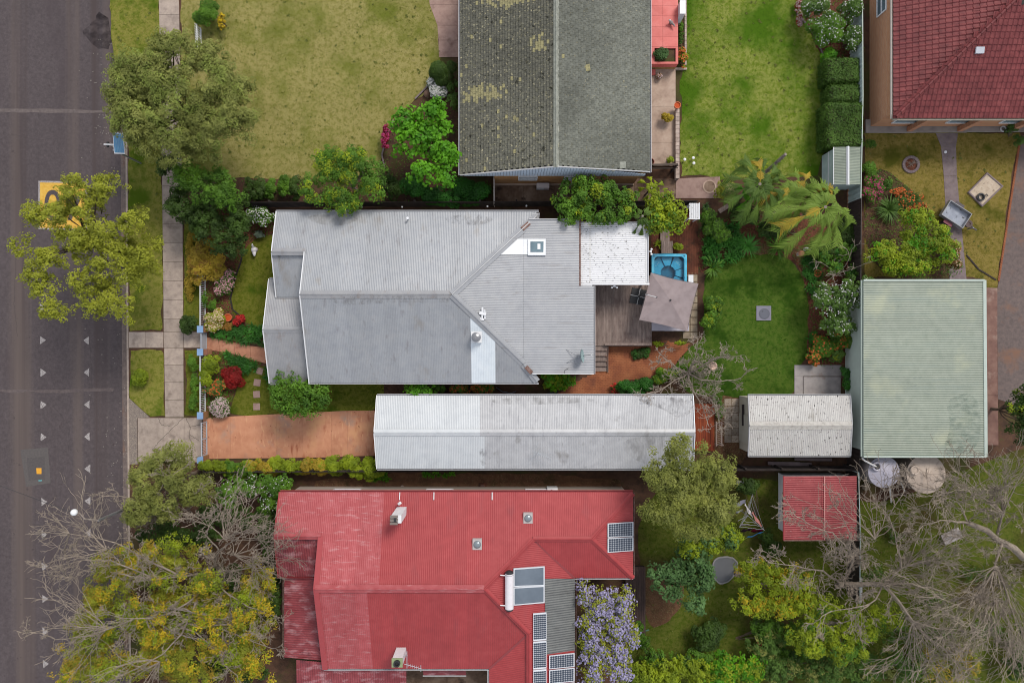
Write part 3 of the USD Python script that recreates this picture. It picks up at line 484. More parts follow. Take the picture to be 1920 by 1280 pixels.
def windows(th, specs, frame, glass=None):
    """specs: (x0, y0, x1, y1, z0, z1, outward) on the walls."""
    for x0, y0, x1, y1, z0, z1, (ox, oy) in specs:
        a, b = np.array([x0, y0, 0.]), np.array([x1, y1, 0.]); o = np.array([ox, oy, 0.])
        fr = J(*[beam(a + o*.03 + [0, 0, z], b + o*.03 + [0, 0, z], .06, .07) for z in (z0, z1, (z0+z1)/2)], *[beam(q + o*.03 + [0, 0, z0], q + o*.03 + [0, 0, z1], .06, .07, up=(ox, oy, 0)) for q in (a, b)])
        w = th.add('window', fr, frame); c = beam(a + o*.012 + [0, 0, (z0+z1)/2], b + o*.012 + [0, 0, (z0+z1)/2], .012, z1-z0); th.add('pane', c, glass or M['glass'], under=w)
def rect_win(p0, p1, t0, t1, z0, z1, out):
    a, b = np.array(p0[:2], float), np.array(p1[:2], float); q0, q1 = a+(b-a)*t0, a+(b-a)*t1; return (*q0, *q1, z0, z1, out)

# ---------------------------------------------------------------- the grey house of the property
sl_ = .342
pN = Plane(700, 397, 3.12, 'S', sl_); pS = Plane(700, 718, 3.12, 'N', sl_)
rN = pN.hit(848, 552); rid = (pN.hit(848, 552) + pS.hit(848, 552))/2
pE = Plane(848, 552, rid[2], 'W', sl_); lapx = pE.hit(982, 560)
pX = Plane(982, 560, lapx[2] + .02, 'W', .085)
pB = Plane(540, 557, 2.95, 'N', sl_); pBn = pN
vU = Plane(530, 523, 2.52, 'S', .31); vL = Plane(540, 718, 2.52, 'N', .31)
hs = T('grey_house', 'long house with grey corrugated metal roof and two chimney flues', 'house', (*W(800, 560), 0))
GX0, GX1 = W(572, 500, 4)[0], W(1008, 397, 3.1)[0]
hs_w = [(GX0+.45, W(0, 714, 3.1)[1]+.45), (GX1-.3, W(0, 714, 3.1)[1]+.45), (GX1-.3, W(0, 700, 3.1)[1]+.3), (W(1108, 0, 3.)[0], W(0, 700, 3.1)[1]+.3), (W(1108, 0, 3.)[0], W(0, 412, 3.2)[1]-.3), (GX1-.3, W(0, 412, 3.2)[1]-.3), (GX1-.3, W(0, 400, 3.1)[1]-.45), (W(518, 0, 3.)[0]+.4, W(0, 400, 3.1)[1]-.45), (W(518, 0, 3.)[0]+.4, W(0, 557, 2.9)[1]+.35), (GX0+.45, W(0, 557, 2.9)[1]+.35)]
walls(hs, hs_w, 0, 2.95, M['weather'])
windows(hs, [rect_win(hs_w[0], hs_w[1], a, b, 1., 2.2, (0, -1)) for a, b in ((.1, .2), (.42, .52), (.75, .85))] + [rect_win(hs_w[8], hs_w[7], .3, .7, .9, 2.2, (-1, 0))] + [rect_win(hs_w[3], hs_w[4], .25, .5, .9, 2.6, (1, 0))], M['white'])
# gable walls
def gable(th, x, ya, yb, plane_a, plane_b, ridge_y, z0, mat):
    v = np.array([(x, ya, z0), (x, yb, z0), (x, yb, plane_b.z(x, yb)-.05), (x, ridge_y, plane_a.z(x, ridge_y)-.05), (x, ya, plane_a.z(x, ya)-.05)])
    v2 = v + [.1, 0, 0]; m = len(v); f = [(0, 1, 2), (0, 2, 3), (0, 3, 4)]; f2 = [(a+m, c+m, b+m) for a, b, c in f]
    th.add('gable', (np.vstack([v, v2]), np.array([(a, c, b) for a, b, c in f] + [(a, b, c) for a, b, c in f2])), mat)
rY = rid[1]
gable(hs, GX0+.45, hs_w[8][1]+.05, hs_w[0][1], pN, pS, rY, 2.9, M['weather'])
bRy = pN.hit(510, 472)[1]; gable(hs, hs_w[7][0], hs_w[7][1], hs_w[8][1], pN, pB, bRy, 2.9, M['weather'])
zm = lambda x, y: M['zinc']
sheets(hs, pN, [(519, 397), (1008, 397), (848, 552), (563, 552), (572, 471), (510, 471)], M['zinc'], pitch=.105, amp=.0045)
sheets(hs, pS, [(580, 718), (1010, 718), (848, 552), (563, 552)], lambda x, y: M['zinc_strip'] if W(877, 0, 3.6)[0] < x < W(931, 0, 3.6)[0] else M['zinc'], phase=W(878, 0, 3.6)[0], pitch=.105, amp=.0045)
sheets(hs, pE, [(848, 552), (982, 429), (982, 682)], M['zinc_e'], pitch=.105, amp=.0045)
sheets(hs, pE, [(982, 429), (1006, 408), (1008, 400), (1000, 399), (982, 424)], M['zinc_e'], pitch=.105, amp=.0045)
sheets(hs, pX, [(982, 427), (992, 412), (1088, 412), (1088, 536), (1113, 536), (1113, 700), (998, 700), (982, 684)], M['zinc_e'], pitch=.105, amp=.0045)
sheets(hs, pB, [(510, 473), (571, 473), (563, 557), (518, 557)], M['zinc'], pitch=.105, amp=.0045)
ver = vU.hit(494, 618)
sheets(hs, vU, [(505, 523), (518, 523), (519, 560), (575, 560), (575, 618), (494, 618)], M['zinc_s'], pitch=.105, amp=.0045)
sheets(hs, vL, [(494, 618), (585, 618), (585, 718), (506, 718)], M['zinc_s'], pitch=.105, amp=.0045)
def capx(th, plane, a, b, mat, w=.2, name='ridge_cap', dz=.0): th.add(name, cap_strip(plane.hit(*a)+[0, 0, dz], plane.hit(*b)+[0, 0, dz], w), mat, smooth=False)
capx(hs, pN, (563, 552), (850, 552), M['zinc_s'], .24); capx(hs, pN, (510, 472), (573, 472), M['zinc_s'], .22); capx(hs, vU, (494, 618), (570, 618), M['zinc_s'], .22, dz=.01)
capx(hs, pE, (848, 552), (1004, 407), M['zinc_e'], .24, 'hip_cap', .03); capx(hs, pE, (848, 552), (983, 683), M['zinc_e'], .24, 'hip_cap', .03); hs.add('hip_cap', cap_strip(pS.hit(982, 683)+[0, 0, .05], pS.hit(1007, 715)+[0, 0, .03], .22), M['zinc_e'])
M['grime'] = stainmat('roof_grime', '#7a7776', .45, .8, 3.4, (1, .5, 1)); M['grime_soft'] = stainmat('roof_grime_soft', '#85827e', .42, .9, 1.6, (1, .5, 1))
def stain(th, plane, pix, mat, dz=.032, seed=0):
    r = random.Random(seed); q = smooth_poly([(x + r.uniform(-2, 2), y + r.uniform(-1.5, 1.5)) for x, y in pix], 2); p = np.array([plane.hit(*a) + [0, 0, dz] for a in q]); v, f = tri2d(Polygon([tuple(a[:2]) for a in p]))
    th.add('stain', (np.column_stack([v, [plane.z(a, b) + dz for a, b in v]]), f), mat)
stain(hs, pS, [(610, 556), (700, 555), (780, 555), (846, 556), (842, 572), (770, 566), (700, 570), (640, 573)], M['grime'], seed=1); stain(hs, pN, [(830, 404), (900, 402), (930, 410), (900, 424), (840, 418)], M['grime'], seed=2); stain(hs, pN, [(575, 402), (650, 402), (680, 410), (640, 425), (585, 418)], M['grime_soft'], seed=3)
M['rust'] = mk('rusted_flashing', [C('#5b3f38'), C('#7a5c52'), C('#8f7a72')], scale=6, rough=.9)
fl = lambda a, b, dz, w: beam(pE.hit(*a)+[0, 0, dz], pE.hit(*b)+[0, 0, dz], w, .03)
hs.add('rusted_flashing', fl((979, 430), (995, 416), .1, .28), M['rust']); hs.add('rusted_flashing', beam(pX.hit(986, 687)+[0, 0, .12], pX.hit(997, 699)+[0, 0, .12], .26, .03), M['rust'])
# barge boards and gutters
def barge(th, plane, a, b, mat, w=.05, h=.2, dz=.02): th.add('barge_board', beam(plane.hit(*a)+[0, 0, dz-.03], plane.hit(*b)+[0, 0, dz-.03], w, h), mat)
for a, b, pl in (((518.5, 397), (509.5, 472), pN), ((509.5, 473), (518, 557), pB), ((571, 472), (562.5, 552), pN), ((562.5, 553), (580, 719), pS), ((504.5, 523), (493.5, 618), vU), ((493.5, 618), (505.5, 718), vL)): barge(hs, pl, a, b, M['white'])
def gut(th, plane, a, b, out, mat=None, name='gutter', **k): th.add(name, gutter(plane.hit(*a)+[0, 0, -.02], plane.hit(*b)+[0, 0, -.02], out, **k), mat or M['trim'])
gut(hs, pN, (518, 397.5), (1010, 397.5), (0, 1)); gut(hs, pS, (581, 717), (1010, 717), (0, -1)); gut(hs, pB, (518, 556), (563, 556), (0, -1)); gut(hs, pX, (1112.5, 536), (1112.5, 701), (1, 0)); gut(hs, vU, (505, 523.5), (519, 523.5), (0, 1)); gut(hs, vL, (506, 717.5), (582, 717.5), (0, -1)); gut(hs, pE, (1008, 399), (1007, 411), (1, 0))
barge(hs, pX, (992, 411), (1088, 411), M['trim'], .05, .16); barge(hs, pX, (998, 700.5), (1113, 700.5), M['white'], .05, .16); barge(hs, pX, (1087.5, 412), (1087.5, 536), M['rust'], .1, .12, .0)
# verandah posts, skylight, flues
for q in ((504, 530), (500, 580), (500, 640), (508, 712)):
    a = W(*q, 2.4); hs.add('verandah_post', bx(a[0]+.25, a[1]-.05, 0, a[0]+.35, a[1]+.05, 2.5), M['white'])
hs.add('verandah_floor', prism(WP([(512, 526), (585, 526), (585, 712), (516, 712)], .3), 0, .3), plain('verandah_boards', '#8d8378', .8))
def onpl(plane, pts, dz): return np.array([plane.hit(*p) + [0, 0, dz] for p in pts])
def plate(plane, pts, dz, t=.015):
    a = onpl(plane, pts, dz); v = np.vstack([a - [0, 0, t], a]); n = len(a)
    f2, tri = tri2d(Polygon([tuple(p[:2]) for p in a])); order = [int(np.argmin(np.linalg.norm(a[:, :2]-q, axis=1))) for q in f2]; tri = np.array(order)[tri]
    c = np.cross(a[tri[:, 1]]-a[tri[:, 0]], a[tri[:, 2]]-a[tri[:, 0]])[:, 2]; tri = np.where((c < 0)[:, None], tri[:, ::-1], tri)
    i = np.arange(n); j = (i+1) % n; return v, np.vstack([tri + n, tri[:, ::-1], np.stack([i, j, j+n], 1), np.stack([i, j+n, i+n], 1)])
M['flash_white'] = plain('white_flashing', '#eceef0', .45)
hs.add('skylight_flashing', plate(pE, [(935, 477.5), (963, 448), (982, 448), (982, 477.5)], .06), M['flash_white']); hs.add('skylight_flashing', plate(pX, [(982, 448), (992, 448), (992, 477.5), (982, 477.5)], .06), M['flash_white'])
sk = hs.add('skylight_frame', plate(pX, [(990, 448.5), (1023, 448.5), (1023, 479), (990, 479)], .14, .14), M['flash_white'])
hs.add('skylight_glass', plate(pX, [(994.5, 453.5), (1019, 453.5), (1018.5, 473), (994.5, 473)], .165, .02), mk('skylight_glass', [C('#59707a'), C('#71878f')], scale=1.5, rough=.12, spec=.7), under=sk)
hs.add('skylight_label', plate(pX, [(1007.5, 457.5), (1013, 457.5), (1013, 468), (1007.5, 468)], .172, .004), M['white'], under=sk)
fc = pS.hit(893.5, 632); fb = hs.add('flue_base', obox(fc[0], fc[1], fc[2]-.25, fc[2]+.16, .66, .7), M['white'])
hs.add('flue', lathe([(.22, .16), (.22, .5), (.3, .5), (.3, .56), (.2, .62), (.2, .68), (.1, .72), (0, .72)], fc, 20), M['steel'], under=fb)
vp = pN.hit(766, 411); hs.add('vent_pipe', J(cyl(vp, vp+[0, 0, .35], .04), cyl(vp+[0, 0, .35], vp+[0, 0, .42], .08)), M['white'])
bk = pE.hit(905, 590); hs.add('antenna_bracket', J(beam(bk+[-.03, -.35, .12], bk+[0, .45, .25], .1, .05), beam(bk+[-.2, .12, .2], bk+[.22, .05, .2], .2, .05), beam(bk+[.15, -.25, .05], bk+[.12, .3, .28], .12, .05), beam(bk+[-.25, -.2, .1], bk+[.1, -.3, .12], .12, .05)), M['white'])
dish = T('satellite_dish', 'grey oval satellite dish on the rear of the grey corrugated roof', 'satellite dish', pX.hit(1092, 668))
dc = pX.hit(1086, 668); ax = np.array([.93, .1, .34]); ax /= np.linalg.norm(ax); e1 = np.cross(ax, (0, 0, 1)); e1 /= np.linalg.norm(e1); e2 = np.cross(e1, ax); cc = dc + [.15, .05, .62]
g = np.linspace(0, 2*np.pi, 28, endpoint=False); rr = np.linspace(0, 1, 6); V = np.array([cc + r*.42*(e1*math.cos(a) + e2*math.sin(a)) - ax*(.10*(1-r*r)) for r in rr for a in g]); n = len(g)
i, j = np.meshgrid(np.arange(5), np.arange(n), indexing='ij'); q = np.stack([i*n+j, i*n+(j+1) % n, (i+1)*n+(j+1) % n, (i+1)*n+j], -1).reshape(-1, 4); Fd = np.vstack([q[:, [0, 1, 2]], q[:, [0, 2, 3]]])
dish.add('reflector', J((V, Fd), (V - ax*.02, Fd[:, ::-1])), plain('dish_grey', '#8ea3a4', .5), smooth=True)
dish.add('mast', J(tube([dc+[-.1, 0, 0], dc+[-.1, 0, .5], cc-ax*.1], .03), tube([dc+[-.95, .5, .03], dc+[-.1, 0, .4]], .015), tube([dc+[-.95, -.5, .03], dc+[-.1, 0, .4]], .015)), M['steel']); dish.add('feed_arm', tube([cc-ax*.12-e2*.3, cc+ax*.25-e2*.3, cc+ax*.55-e2*.05], .02), M['steel']); dish.add('feed_horn', ball(cc+ax*.55-e2*.03, .05), M['trim'])
cable = [pX.hit(*p)+[0, 0, .05] for p in ((1066, 690), (1059, 694), (1058, 698), (1060, 701))]; dish.add('cable', tube(cable, .012, 4), M['black'])

# ---------------------------------------------------------------- patio cover with the dirty white roof
pc = T('patio_cover', 'patio cover with white corrugated roof speckled with leaf litter', 'patio cover', (*W(1150, 475), 0))
pP = Plane(1216, 475, 2.75, 'W', .05)
sheets(pc, pP, [(1088, 418), (1210, 418), (1210, 531), (1088, 531)], M['white_dirty'], pitch=.135, amp=.018)
gut(pc, pP, (1210.5, 417), (1210.5, 533), (1, 0), M['white'], w=.2); barge(pc, pP, (1085, 532.5), (1217, 532.5), M['white'], .1, .2); barge(pc, pP, (1087, 417), (1217, 417), M['trim'], .05, .16)
pc.add('flashing', beam(pP.hit(1083, 534)+[0, 0, .05], pP.hit(1110, 536)+[0, 0, .05], .14, .05), M['white'])
for q in ((1213, 420), (1213, 529)): a = W(*q, 2.6); pc.add('post', bx(a[0]-.05, a[1]-.05, 0, a[0]+.05, a[1]+.05, 2.68), M['white'])
for i, (q, d) in enumerate((((1152, 537), (0, -1)), ((1220, 472), (1, .3)))):
    a = P(*q, 2.62); fl_ = T('floodlight', ['white twin floodlight on the patio cover above the deck', 'white twin floodlight on the patio cover gutter beside the spa'][i], 'floodlight', a)
    fl_.add('base', obox(a[0], a[1]+.02, a[2]-.05, a[2]+.05, .14, .1), M['white'])
    for s in (-1, 1):
        o = np.array([s*.16, -.06, .02]) if i == 0 else np.array([.05, s*.16, .02]); fl_.add('lamp', J(ball(a+o, .075), cyl(a, a+o, .02)), M['white'])

# ---------------------------------------------------------------- deck, steps
M['deck'] = mk('weathered_deck', [C('#6a5a54'), C('#84736b'), C('#9b8a80')], scale=2.4, detail=8, nrough=.7, stretch=(3, .5, 1), rand=.16, rough=.85, spots=[(.8, .56, .72, C('#5a4540'), (1, 1, 1)), (5, .62, .72, C('#94877f'), (2, .3, 1))])
dk = T('timber_deck', 'weathered grey brown timber deck behind the grey house', 'deck', (*W(1165, 590), 0))
a, b = W(1110, 648, .75), W(1222, 470, .75); nb = 40; dx = (b[0]-a[0])/nb
for k in range(nb):
    y1 = W(0, 533, .75)[1] + .6; dk.add('deck_board', bx(a[0]+k*dx+.004, a[1], .69, a[0]+(k+1)*dx-.004, y1, .72), M['deck'])
dk.add('fascia', J(bx(a[0], a[1]-.03, .1, b[0], a[1]-.002, .66), bx(b[0]+.002, a[1], .1, b[0]+.03, y1, .66)), M['deck'])
dk.add('joist', J(*[bx(a[0]+.02, y, .5, b[0]-.02, y+.05, .688) for y in np.linspace(a[1]+.05, y1-.1, 7)]), M['dark'])
rl = P(1137, 645, .95); dk.add('rail', J(beam(P(1134, 645, .86), P(1222, 645, .86), .16, .05), *[beam(P(x, 645, .7), P(x, 645, .84), .08, .08, up=(0, 1, 0)) for x in (1136, 1165, 1195, 1220)]), M['deck'])
for k in range(5):
    z = .62 - .13*k; y0 = 649 + 9.6*k; p = WP([(1114, y0), (1138, y0), (1138, y0+8.6), (1114, y0+8.6)], z); dk.add('step', quadbox(p, z-.04, z), M['deck'])
dk.add('stringer', J(beam(P(1139.5, 648, .62), P(1139.5, 697, .08), .05, .2), beam(P(1113, 648, .55), P(1113, 697, .06), .05, .2)), M['deck'])
sd = T('small_deck', 'small grey timber step deck above the blue spa', 'deck', (*W(1243, 462), 0))
for i, (x0, x1, y0, y1, z) in enumerate(((1240, 1262, 452, 475, .32), (1238, 1256, 430, 452, .2))):
    for k in range(6 if i == 0 else 4):
        n = 6 if i == 0 else 4; xa = x0 + (x1-x0)*k/n; xb = x0 + (x1-x0)*(k+1)/n - .3; sd.add('deck_board', quadbox(WP([(xa, y0), (xb, y0), (xb, y1), (xa, y1)], z), z-.03, z), M['deck'])
    sd.add('frame', prism(WP([(x0+.5, y0+.5), (x1-.5, y0+.5), (x1-.5, y1-.5), (x0+.5, y1-.5)], z), 0, z-.032), M['dark'])

# ---------------------------------------------------------------- carport / garage
gN = Plane(1000, 741, 2.5, 'S', .25); gS = Plane(1000, 878, 2.5, 'N', .25)
gp_ = T('long_carport', 'long narrow carport with half new half weathered corrugated roof', 'carport', (*W(1000, 810), 0))
gm = lambda x, y: M['zinc_new'] if x < W(900, 0, 2.8)[0] else M['zinc_old']; ph = W(900, 0, 2.8)[0]
sheets(gp_, gN, [(707, 741), (1299, 741), (1302, 810), (702, 810)], gm, phase=ph, pitch=.11, amp=.009); sheets(gp_, gS, [(707, 878), (1299, 878), (1302, 811), (702, 811)], gm, phase=ph, pitch=.11, amp=.009)
capx(gp_, gN, (702, 810.5), (900, 810.5), M['zinc_new'], .22, dz=.03); capx(gp_, gN, (900, 810.5), (1120, 810.5), M['zinc_old'], .22, dz=.03); capx(gp_, gN, (1119, 810.5), (1302, 810.5), M['zinc_old'], .22, dz=.035)
for pl, q, o in ((gN, 741.5, (0, 1)), (gS, 877.5, (0, -1))): gut(gp_, pl, (707, q), (1300, q), o)
for pl, a, b in ((gN, (706.5, 741), (701.5, 810)), (gS, (701.5, 811), (706.5, 878)), (gN, (1299.5, 741), (1302.5, 810)), (gS, (1302.5, 811), (1299.5, 878))): barge(gp_, pl, a, b, M['white'])
gx0, gx1 = W(712, 0, 2.5)[0], W(1292, 0, 2.5)[0]; gy0, gy1 = W(0, 873, 2.5)[1], W(0, 746, 2.5)[1]
for k in range(5):
    for y in (gy0, gy1): x = gx0 + .3 + k*2.9; gp_.add('post', bx(x-.05, y-.05, 0, x+.05, y+.05, 2.5), M['trim'])
walls(gp_, [(gx0 + 8, gy0), (gx1, gy0), (gx1, gy1), (gx0+8, gy1)], 0, 2.42, M['trim'])
an = T('tv_antenna', 'small silver television antenna on the weathered carport roof', 'antenna', gS.hit(1007, 846))
ac = gS.hit(1009, 847); M['alu'] = plain('aluminium', '#c3c8cc', .35, metal=.5)
an.add('mast', tube([ac, ac+[0, 0, .5]], .02, 5), M['alu']); at = ac+[0, 0, .5]
def an_at(x, y): return at + [(x-1009)/S, (847-y)/S, 0]
an.add('boom', J(tube([an_at(998, 842), an_at(1032, 857)], .012, 4), tube([an_at(1008, 828), an_at(997, 862)], .012, 4), tube([an_at(1012, 838), an_at(1005, 864)], .012, 4)), M['alu'])
an.add('element', J(*[tube([an_at(1014+3.4*k, 847+1.6*k-3.5), an_at(1013+3.4*k, 850+1.6*k+4)], .009, 4) for k in range(6)], *[tube([an_at(999+k*3, 845), an_at(1003+3*k, 851)], .012, 4) for k in range(4)]), M['alu'])
stain(gp_, gN, [(1195, 745), (1296, 745), (1298, 775), (1270, 785), (1240, 765), (1205, 758)], M['grime'], seed=4); stain(gp_, gS, [(898, 838), (910, 840), (912, 868), (905, 874), (899, 862)], M['grime'], seed=5); stain(gp_, gN, [(920, 745), (1090, 744), (1130, 752), (1000, 758), (925, 756)], M['grime_soft'], seed=6); stain(gp_, gS, [(1150, 820), (1290, 818), (1295, 872), (1200, 874)], M['grime_soft'], seed=7)
# rust coloured gate panels and trellis beyond the carport
M['rust_board'] = mk('rust_boards', [C('#6d2a12'), C('#8a3d1e'), C('#9b4d2a')], scale=2, stretch=(3, .4, 1), rand=.12, rough=.8)
rb = T('rust_boards', 'rust coloured timber boards lying behind the long carport', 'timber platform', (*W(1320, 800), 0))
for k in range(10): x = 1299 + 4.1*k; rb.add('board', quadbox(WP([(x, 757), (x+3.7, 757), (x+3.7, 845), (x, 845)], .35), .31, .35), M['rust_board'])
rb.add('bearer', J(*[quadbox(WP([(1299, y), (1340, y), (1340, y+4), (1299, y+4)], .3), 0, .308) for y in (762, 800, 838)]), M['dark'])
tr = T('trellis', 'weathered grey timber trellis beside the rust coloured boards', 'trellis', (*W(1347, 815), 0))
for x in (1343, 1353): tr.add('post', beam(P(x, 790, .9), P(x, 836, .9), .07, .07), M['deck']); tr.add('leg', J(*[bx(*(W(x, y, .5)-.03), 0, *(W(x, y, .5)+.03), .86) for y in (793, 833)]), M['deck'])
tr.add('slat', J(*[beam(P(1342, y, .95), P(1354, y+4, .95), .03, .02) for y in range(791, 834, 4)]), M['deck'])

# ---------------------------------------------------------------- garden shed
gs = T('garden_shed', 'cream garden shed with mossy white corrugated gable roof', 'shed', (*W(1495, 797), 0))
hN = Plane(1500, 741, 2.15, 'S', .2); hS = Plane(1500, 854, 2.15, 'N', .2)
sheets(gs, hN, [(1403, 741), (1594, 741), (1597, 797), (1405, 797)], M['shed_white'], pitch=.12); sheets(gs, hS, [(1403, 854), (1594, 854), (1597, 798), (1405, 798)], M['shed_white'], pitch=.12)
capx(gs, hN, (1405, 797.5), (1597, 797.5), mk('shed_ridge', [C('#9a958e'), C('#bdb8b0'), C('#c9c4bc')], scale=5, detail=7, rough=.7), .26, dz=.02)
for pl, a, b in ((hN, (1403, 741), (1405, 797)), (hS, (1405, 798), (1403, 854)), (hN, (1594.5, 741), (1597.5, 797)), (hS, (1597.5, 798), (1594.5, 854))): barge(gs, pl, a, b, M['trim'], .04, .14)
gut(gs, hN, (1403, 741.5), (1595, 741.5), (0, 1), w=.09); gut(gs, hS, (1403, 853.5), (1595, 853.5), (0, -1), w=.09)
wl = W(1386, 0, 0)[0]; wr = W(1594, 0, 2.1)[0]-.05; wy0 = W(0, 849, 2.1)[1]; wy1 = W(0, 746, 2.1)[1]
walls(gs, [(wl, wy0), (wr, wy0), (wr, wy1), (wl, wy1)], 0, 2.1, M['cream'])
ry = hN.hit(1500, 797)[1]
for x in (wl, wr-.1): gable(gs, x, wy1, wy0, hN, hS, ry, 2.08, M['cream'])
gs.add('door', bx(wl-.05, ry-1.35, .1, wl-.005, ry+.55, 1.95), plain('door_cream', '#aea99a', .6)); gs.add('shelf', bx(wl-.16, ry-.2, 1., wl-.006, ry+1.2, 1.06), M['dark'])

# ---------------------------------------------------------------- green roofed shed and tanks
gr = T('green_shed', 'wide shed with pale green corrugated skillion roof', 'shed', (*W(1730, 690), 0))
qG = Plane(1619, 690, 2.95, 'E', .035)
sheets(gr, qG, [(1619, 526), (1844, 526), (1847, 855), (1619, 855)], M['green_sheet'], pitch=.15, amp=.014)
stain(gr, qG, [(1770, 745), (1838, 730), (1842, 850), (1760, 850), (1785, 800)], stainmat('green_grime', '#6f7c70', .42, .85, 4., (.4, 1, 1)), seed=8)
barge(gr, qG, (1619, 525.5), (1845, 525.5), M['pale_green'], .12, .18); barge(gr, qG, (1619, 855.5), (1848, 855.5), M['pale_green'], .12, .18); gut(gr, qG, (1619, 525), (1619, 856), (-1, 0), M['pale_green']); barge(gr, qG, (1845.5, 525), (1848, 856), M['pale_green'], .2, .12)
w0, w1 = W(1625, 846, 2.9), W(1838, 534, 2.9); walls(gr, [(w0[0], w0[1]), (w1[0], w0[1]), (w1[0], w1[1]), (w0[0], w1[1])], .05, 2.92, M['pale_green'])
gr.add('roller_door', bx(w1[0]-.001+.002, w0[1]+1.2, .06, w1[0]+.03, w0[1]+4.2, 2.4), M['trim'])
def tank(px, py, r_px, ztop, roofmat_, bodymat, label, seed, hatch):
    c = P(px, py, ztop); r = r_px/S*(H-ztop)/H; t = T('water_tank', label, 'water tank', (c[0], c[1], 0), 'rainwater tanks beside the green shed')
    pr = []; nz = 40
    for k in range(nz+1): z = .02 + (ztop-.12)*k/nz; pr.append((r - .03 + .018*math.cos(k*math.pi), z))
    t.add('body', lathe(pr, (c[0], c[1], 0), 40), bodymat, smooth=40)
    t.add('lid', lathe([(r+.02, ztop-.13), (r+.02, ztop-.09), (r*.5, ztop+.06), (.16, ztop+.13), (.15, ztop+.17), (0, ztop+.18)], (c[0], c[1], 0), 40), roofmat_)
    for k in range(11 if seed else 10):
        a = 2*math.pi*k/(11 if seed else 10) + .2; d = np.array([math.cos(a), math.sin(a)]); z1 = ztop-.07; t.add('rib', beam([*(c[:2]+d*.17), ztop+.14], [*(c[:2]+d*(r-.02)), z1], .03, .03), roofmat_)
    hx = P(*hatch, ztop+.1); t.add('hatch', lathe([(.3, -.06), (.3, .06), (.26, .08), (.2, .06), (.2, .02), (0, .02)], hx, 20), roofmat_)
    if seed == 0: t.add('strainer', lathe([(.17, .06), (.15, .12), (0, .12)], hx, 16), M['black'])
    return t, c, r
t1, c1, r1 = tank(1659, 885, 29, 2.3, plain('lilac_grey_steel', '#b0acb8', .4), plain('tank_body_grey', '#8f8581', .4, metal=.3), 'lilac grey corrugated water tank with inlet pipe', 0, (1644, 874))
t2, c2, r2 = tank(1738, 889, 36, 2.2, plain('beige_steel', '#c6b4a4', .5), plain('tank_body_brown', '#7d6d62', .5, metal=.2), 'larger beige corrugated water tank under bare twigs', 1, (1715, 881))
t1.add('inlet_pipe', tube([P(1617, 858, 2.75), P(1621, 863, 2.65), P(1640, 873, 2.55), P(1643, 874, 2.45)], .055, 8), M['white']); t1.add('outlet_pipe', J(tube([P(1668, 912, 1.0), P(1671, 940, .3)], .045, 8), ball(P(1671, 940, .3), .06)), M['white']); t2.add('outlet_pipe', tube([P(1687, 890, 1.2), P(1690, 905, .8), P(1696, 920, .2)], .045, 8), M['white'])
t2.add('pump', obox(*W(1684, 903, .3), .0, .3, .3, .22, 5), M['black'])

# ---------------------------------------------------------------- red shed
rs = T('red_shed', 'small white walled shed with speckled red roof under bare branches', 'shed', (*W(1538, 950), 0))
rP = Plane(1606, 950, 2.2, 'W', .06)
sheets(rs, rP, [(1470, 892), (1543, 892), (1543, 1012), (1470, 1012)], M['red_shed'], pitch=.14); sheets(rs, rP.up(.02), [(1540, 892), (1606, 892), (1606, 1010), (1540, 1010)], M['red_shed'], pitch=.14)
rs.add('lap_strip', beam(rP.hit(1545, 892)+[0, 0, .08], rP.hit(1545, 1011)+[0, 0, .08], .06, .02), plain('pale_red', '#c98a84', .6)); barge(rs, rP, (1469.5, 892), (1469.5, 1012), M['redtrim'], .06, .12); barge(rs, rP, (1469, 1012.5), (1607, 1012), M['rust'], .06, .14)
a = W(1459, 1003, 0); b = W(1604, 897, 2.1); walls(rs, [(a[0], W(0, 1006, 2.1)[1]), (b[0], W(0, 1006, 2.1)[1]), (b[0], b[1]), (a[0], b[1])], 0, 2.15, M['white'])
windows(rs, [(a[0], W(0, 965, 1.5)[1], a[0], W(0, 927, 1.5)[1], .9, 1.8, (-1, 0))], M['black'])
# ---------------------------------------------------------------- the red roofed house
rh = T('red_house', 'large house with red corrugated roof and two white chimneys', 'house', (*W(850, 1100), 0))
SR = .34
qN = Plane(800, 922, 3.2, 'S', SR); qS = Plane(800, 1253, 3.2, 'N', SR)
r_y = (qN.hit(800, 1103)[1]); ridge_z = qN.hit(908, 1103)[2]
# the south plane set so that both meet at the ridge
e = W(800, 1253, 3.2); qS.s = (ridge_z - 3.2)/(r_y - e[1])
qE = Plane(1077, 1100, 3.2, 'W', (ridge_z-3.2)/(W(1077, 0, 3.2)[0]-qN.hit(908, 1103)[0])); qWS = Plane(1100, 1083, 3.2, 'N', SR); qWE = Plane(1187, 1010, 3.2, 'W', SR); qW3 = Plane(917, 1270, 3.2, 'E', SR)
old = lambda x, y: M['red_old']
xs_ = W(716, 0, 4)[0]; sheets(rh, qN, [(525, 922), (1187, 922), (1110, 1010), (1000, 1010), (908, 1103), (592, 1103), (600, 1004), (515, 1004)], lambda x, y: M['red_old'] if x < xs_ else M['red_new'], phase=xs_, pitch=.12, amp=.007)
xs2 = W(700, 0, 4)[0]; sheets(rh, qS, [(607, 1253), (917, 1253), (992, 1187), (908, 1103), (591, 1103)], lambda x, y: M['red_old'] if x < xs2 else M['red_new'], phase=xs2, pitch=.12, amp=.007)
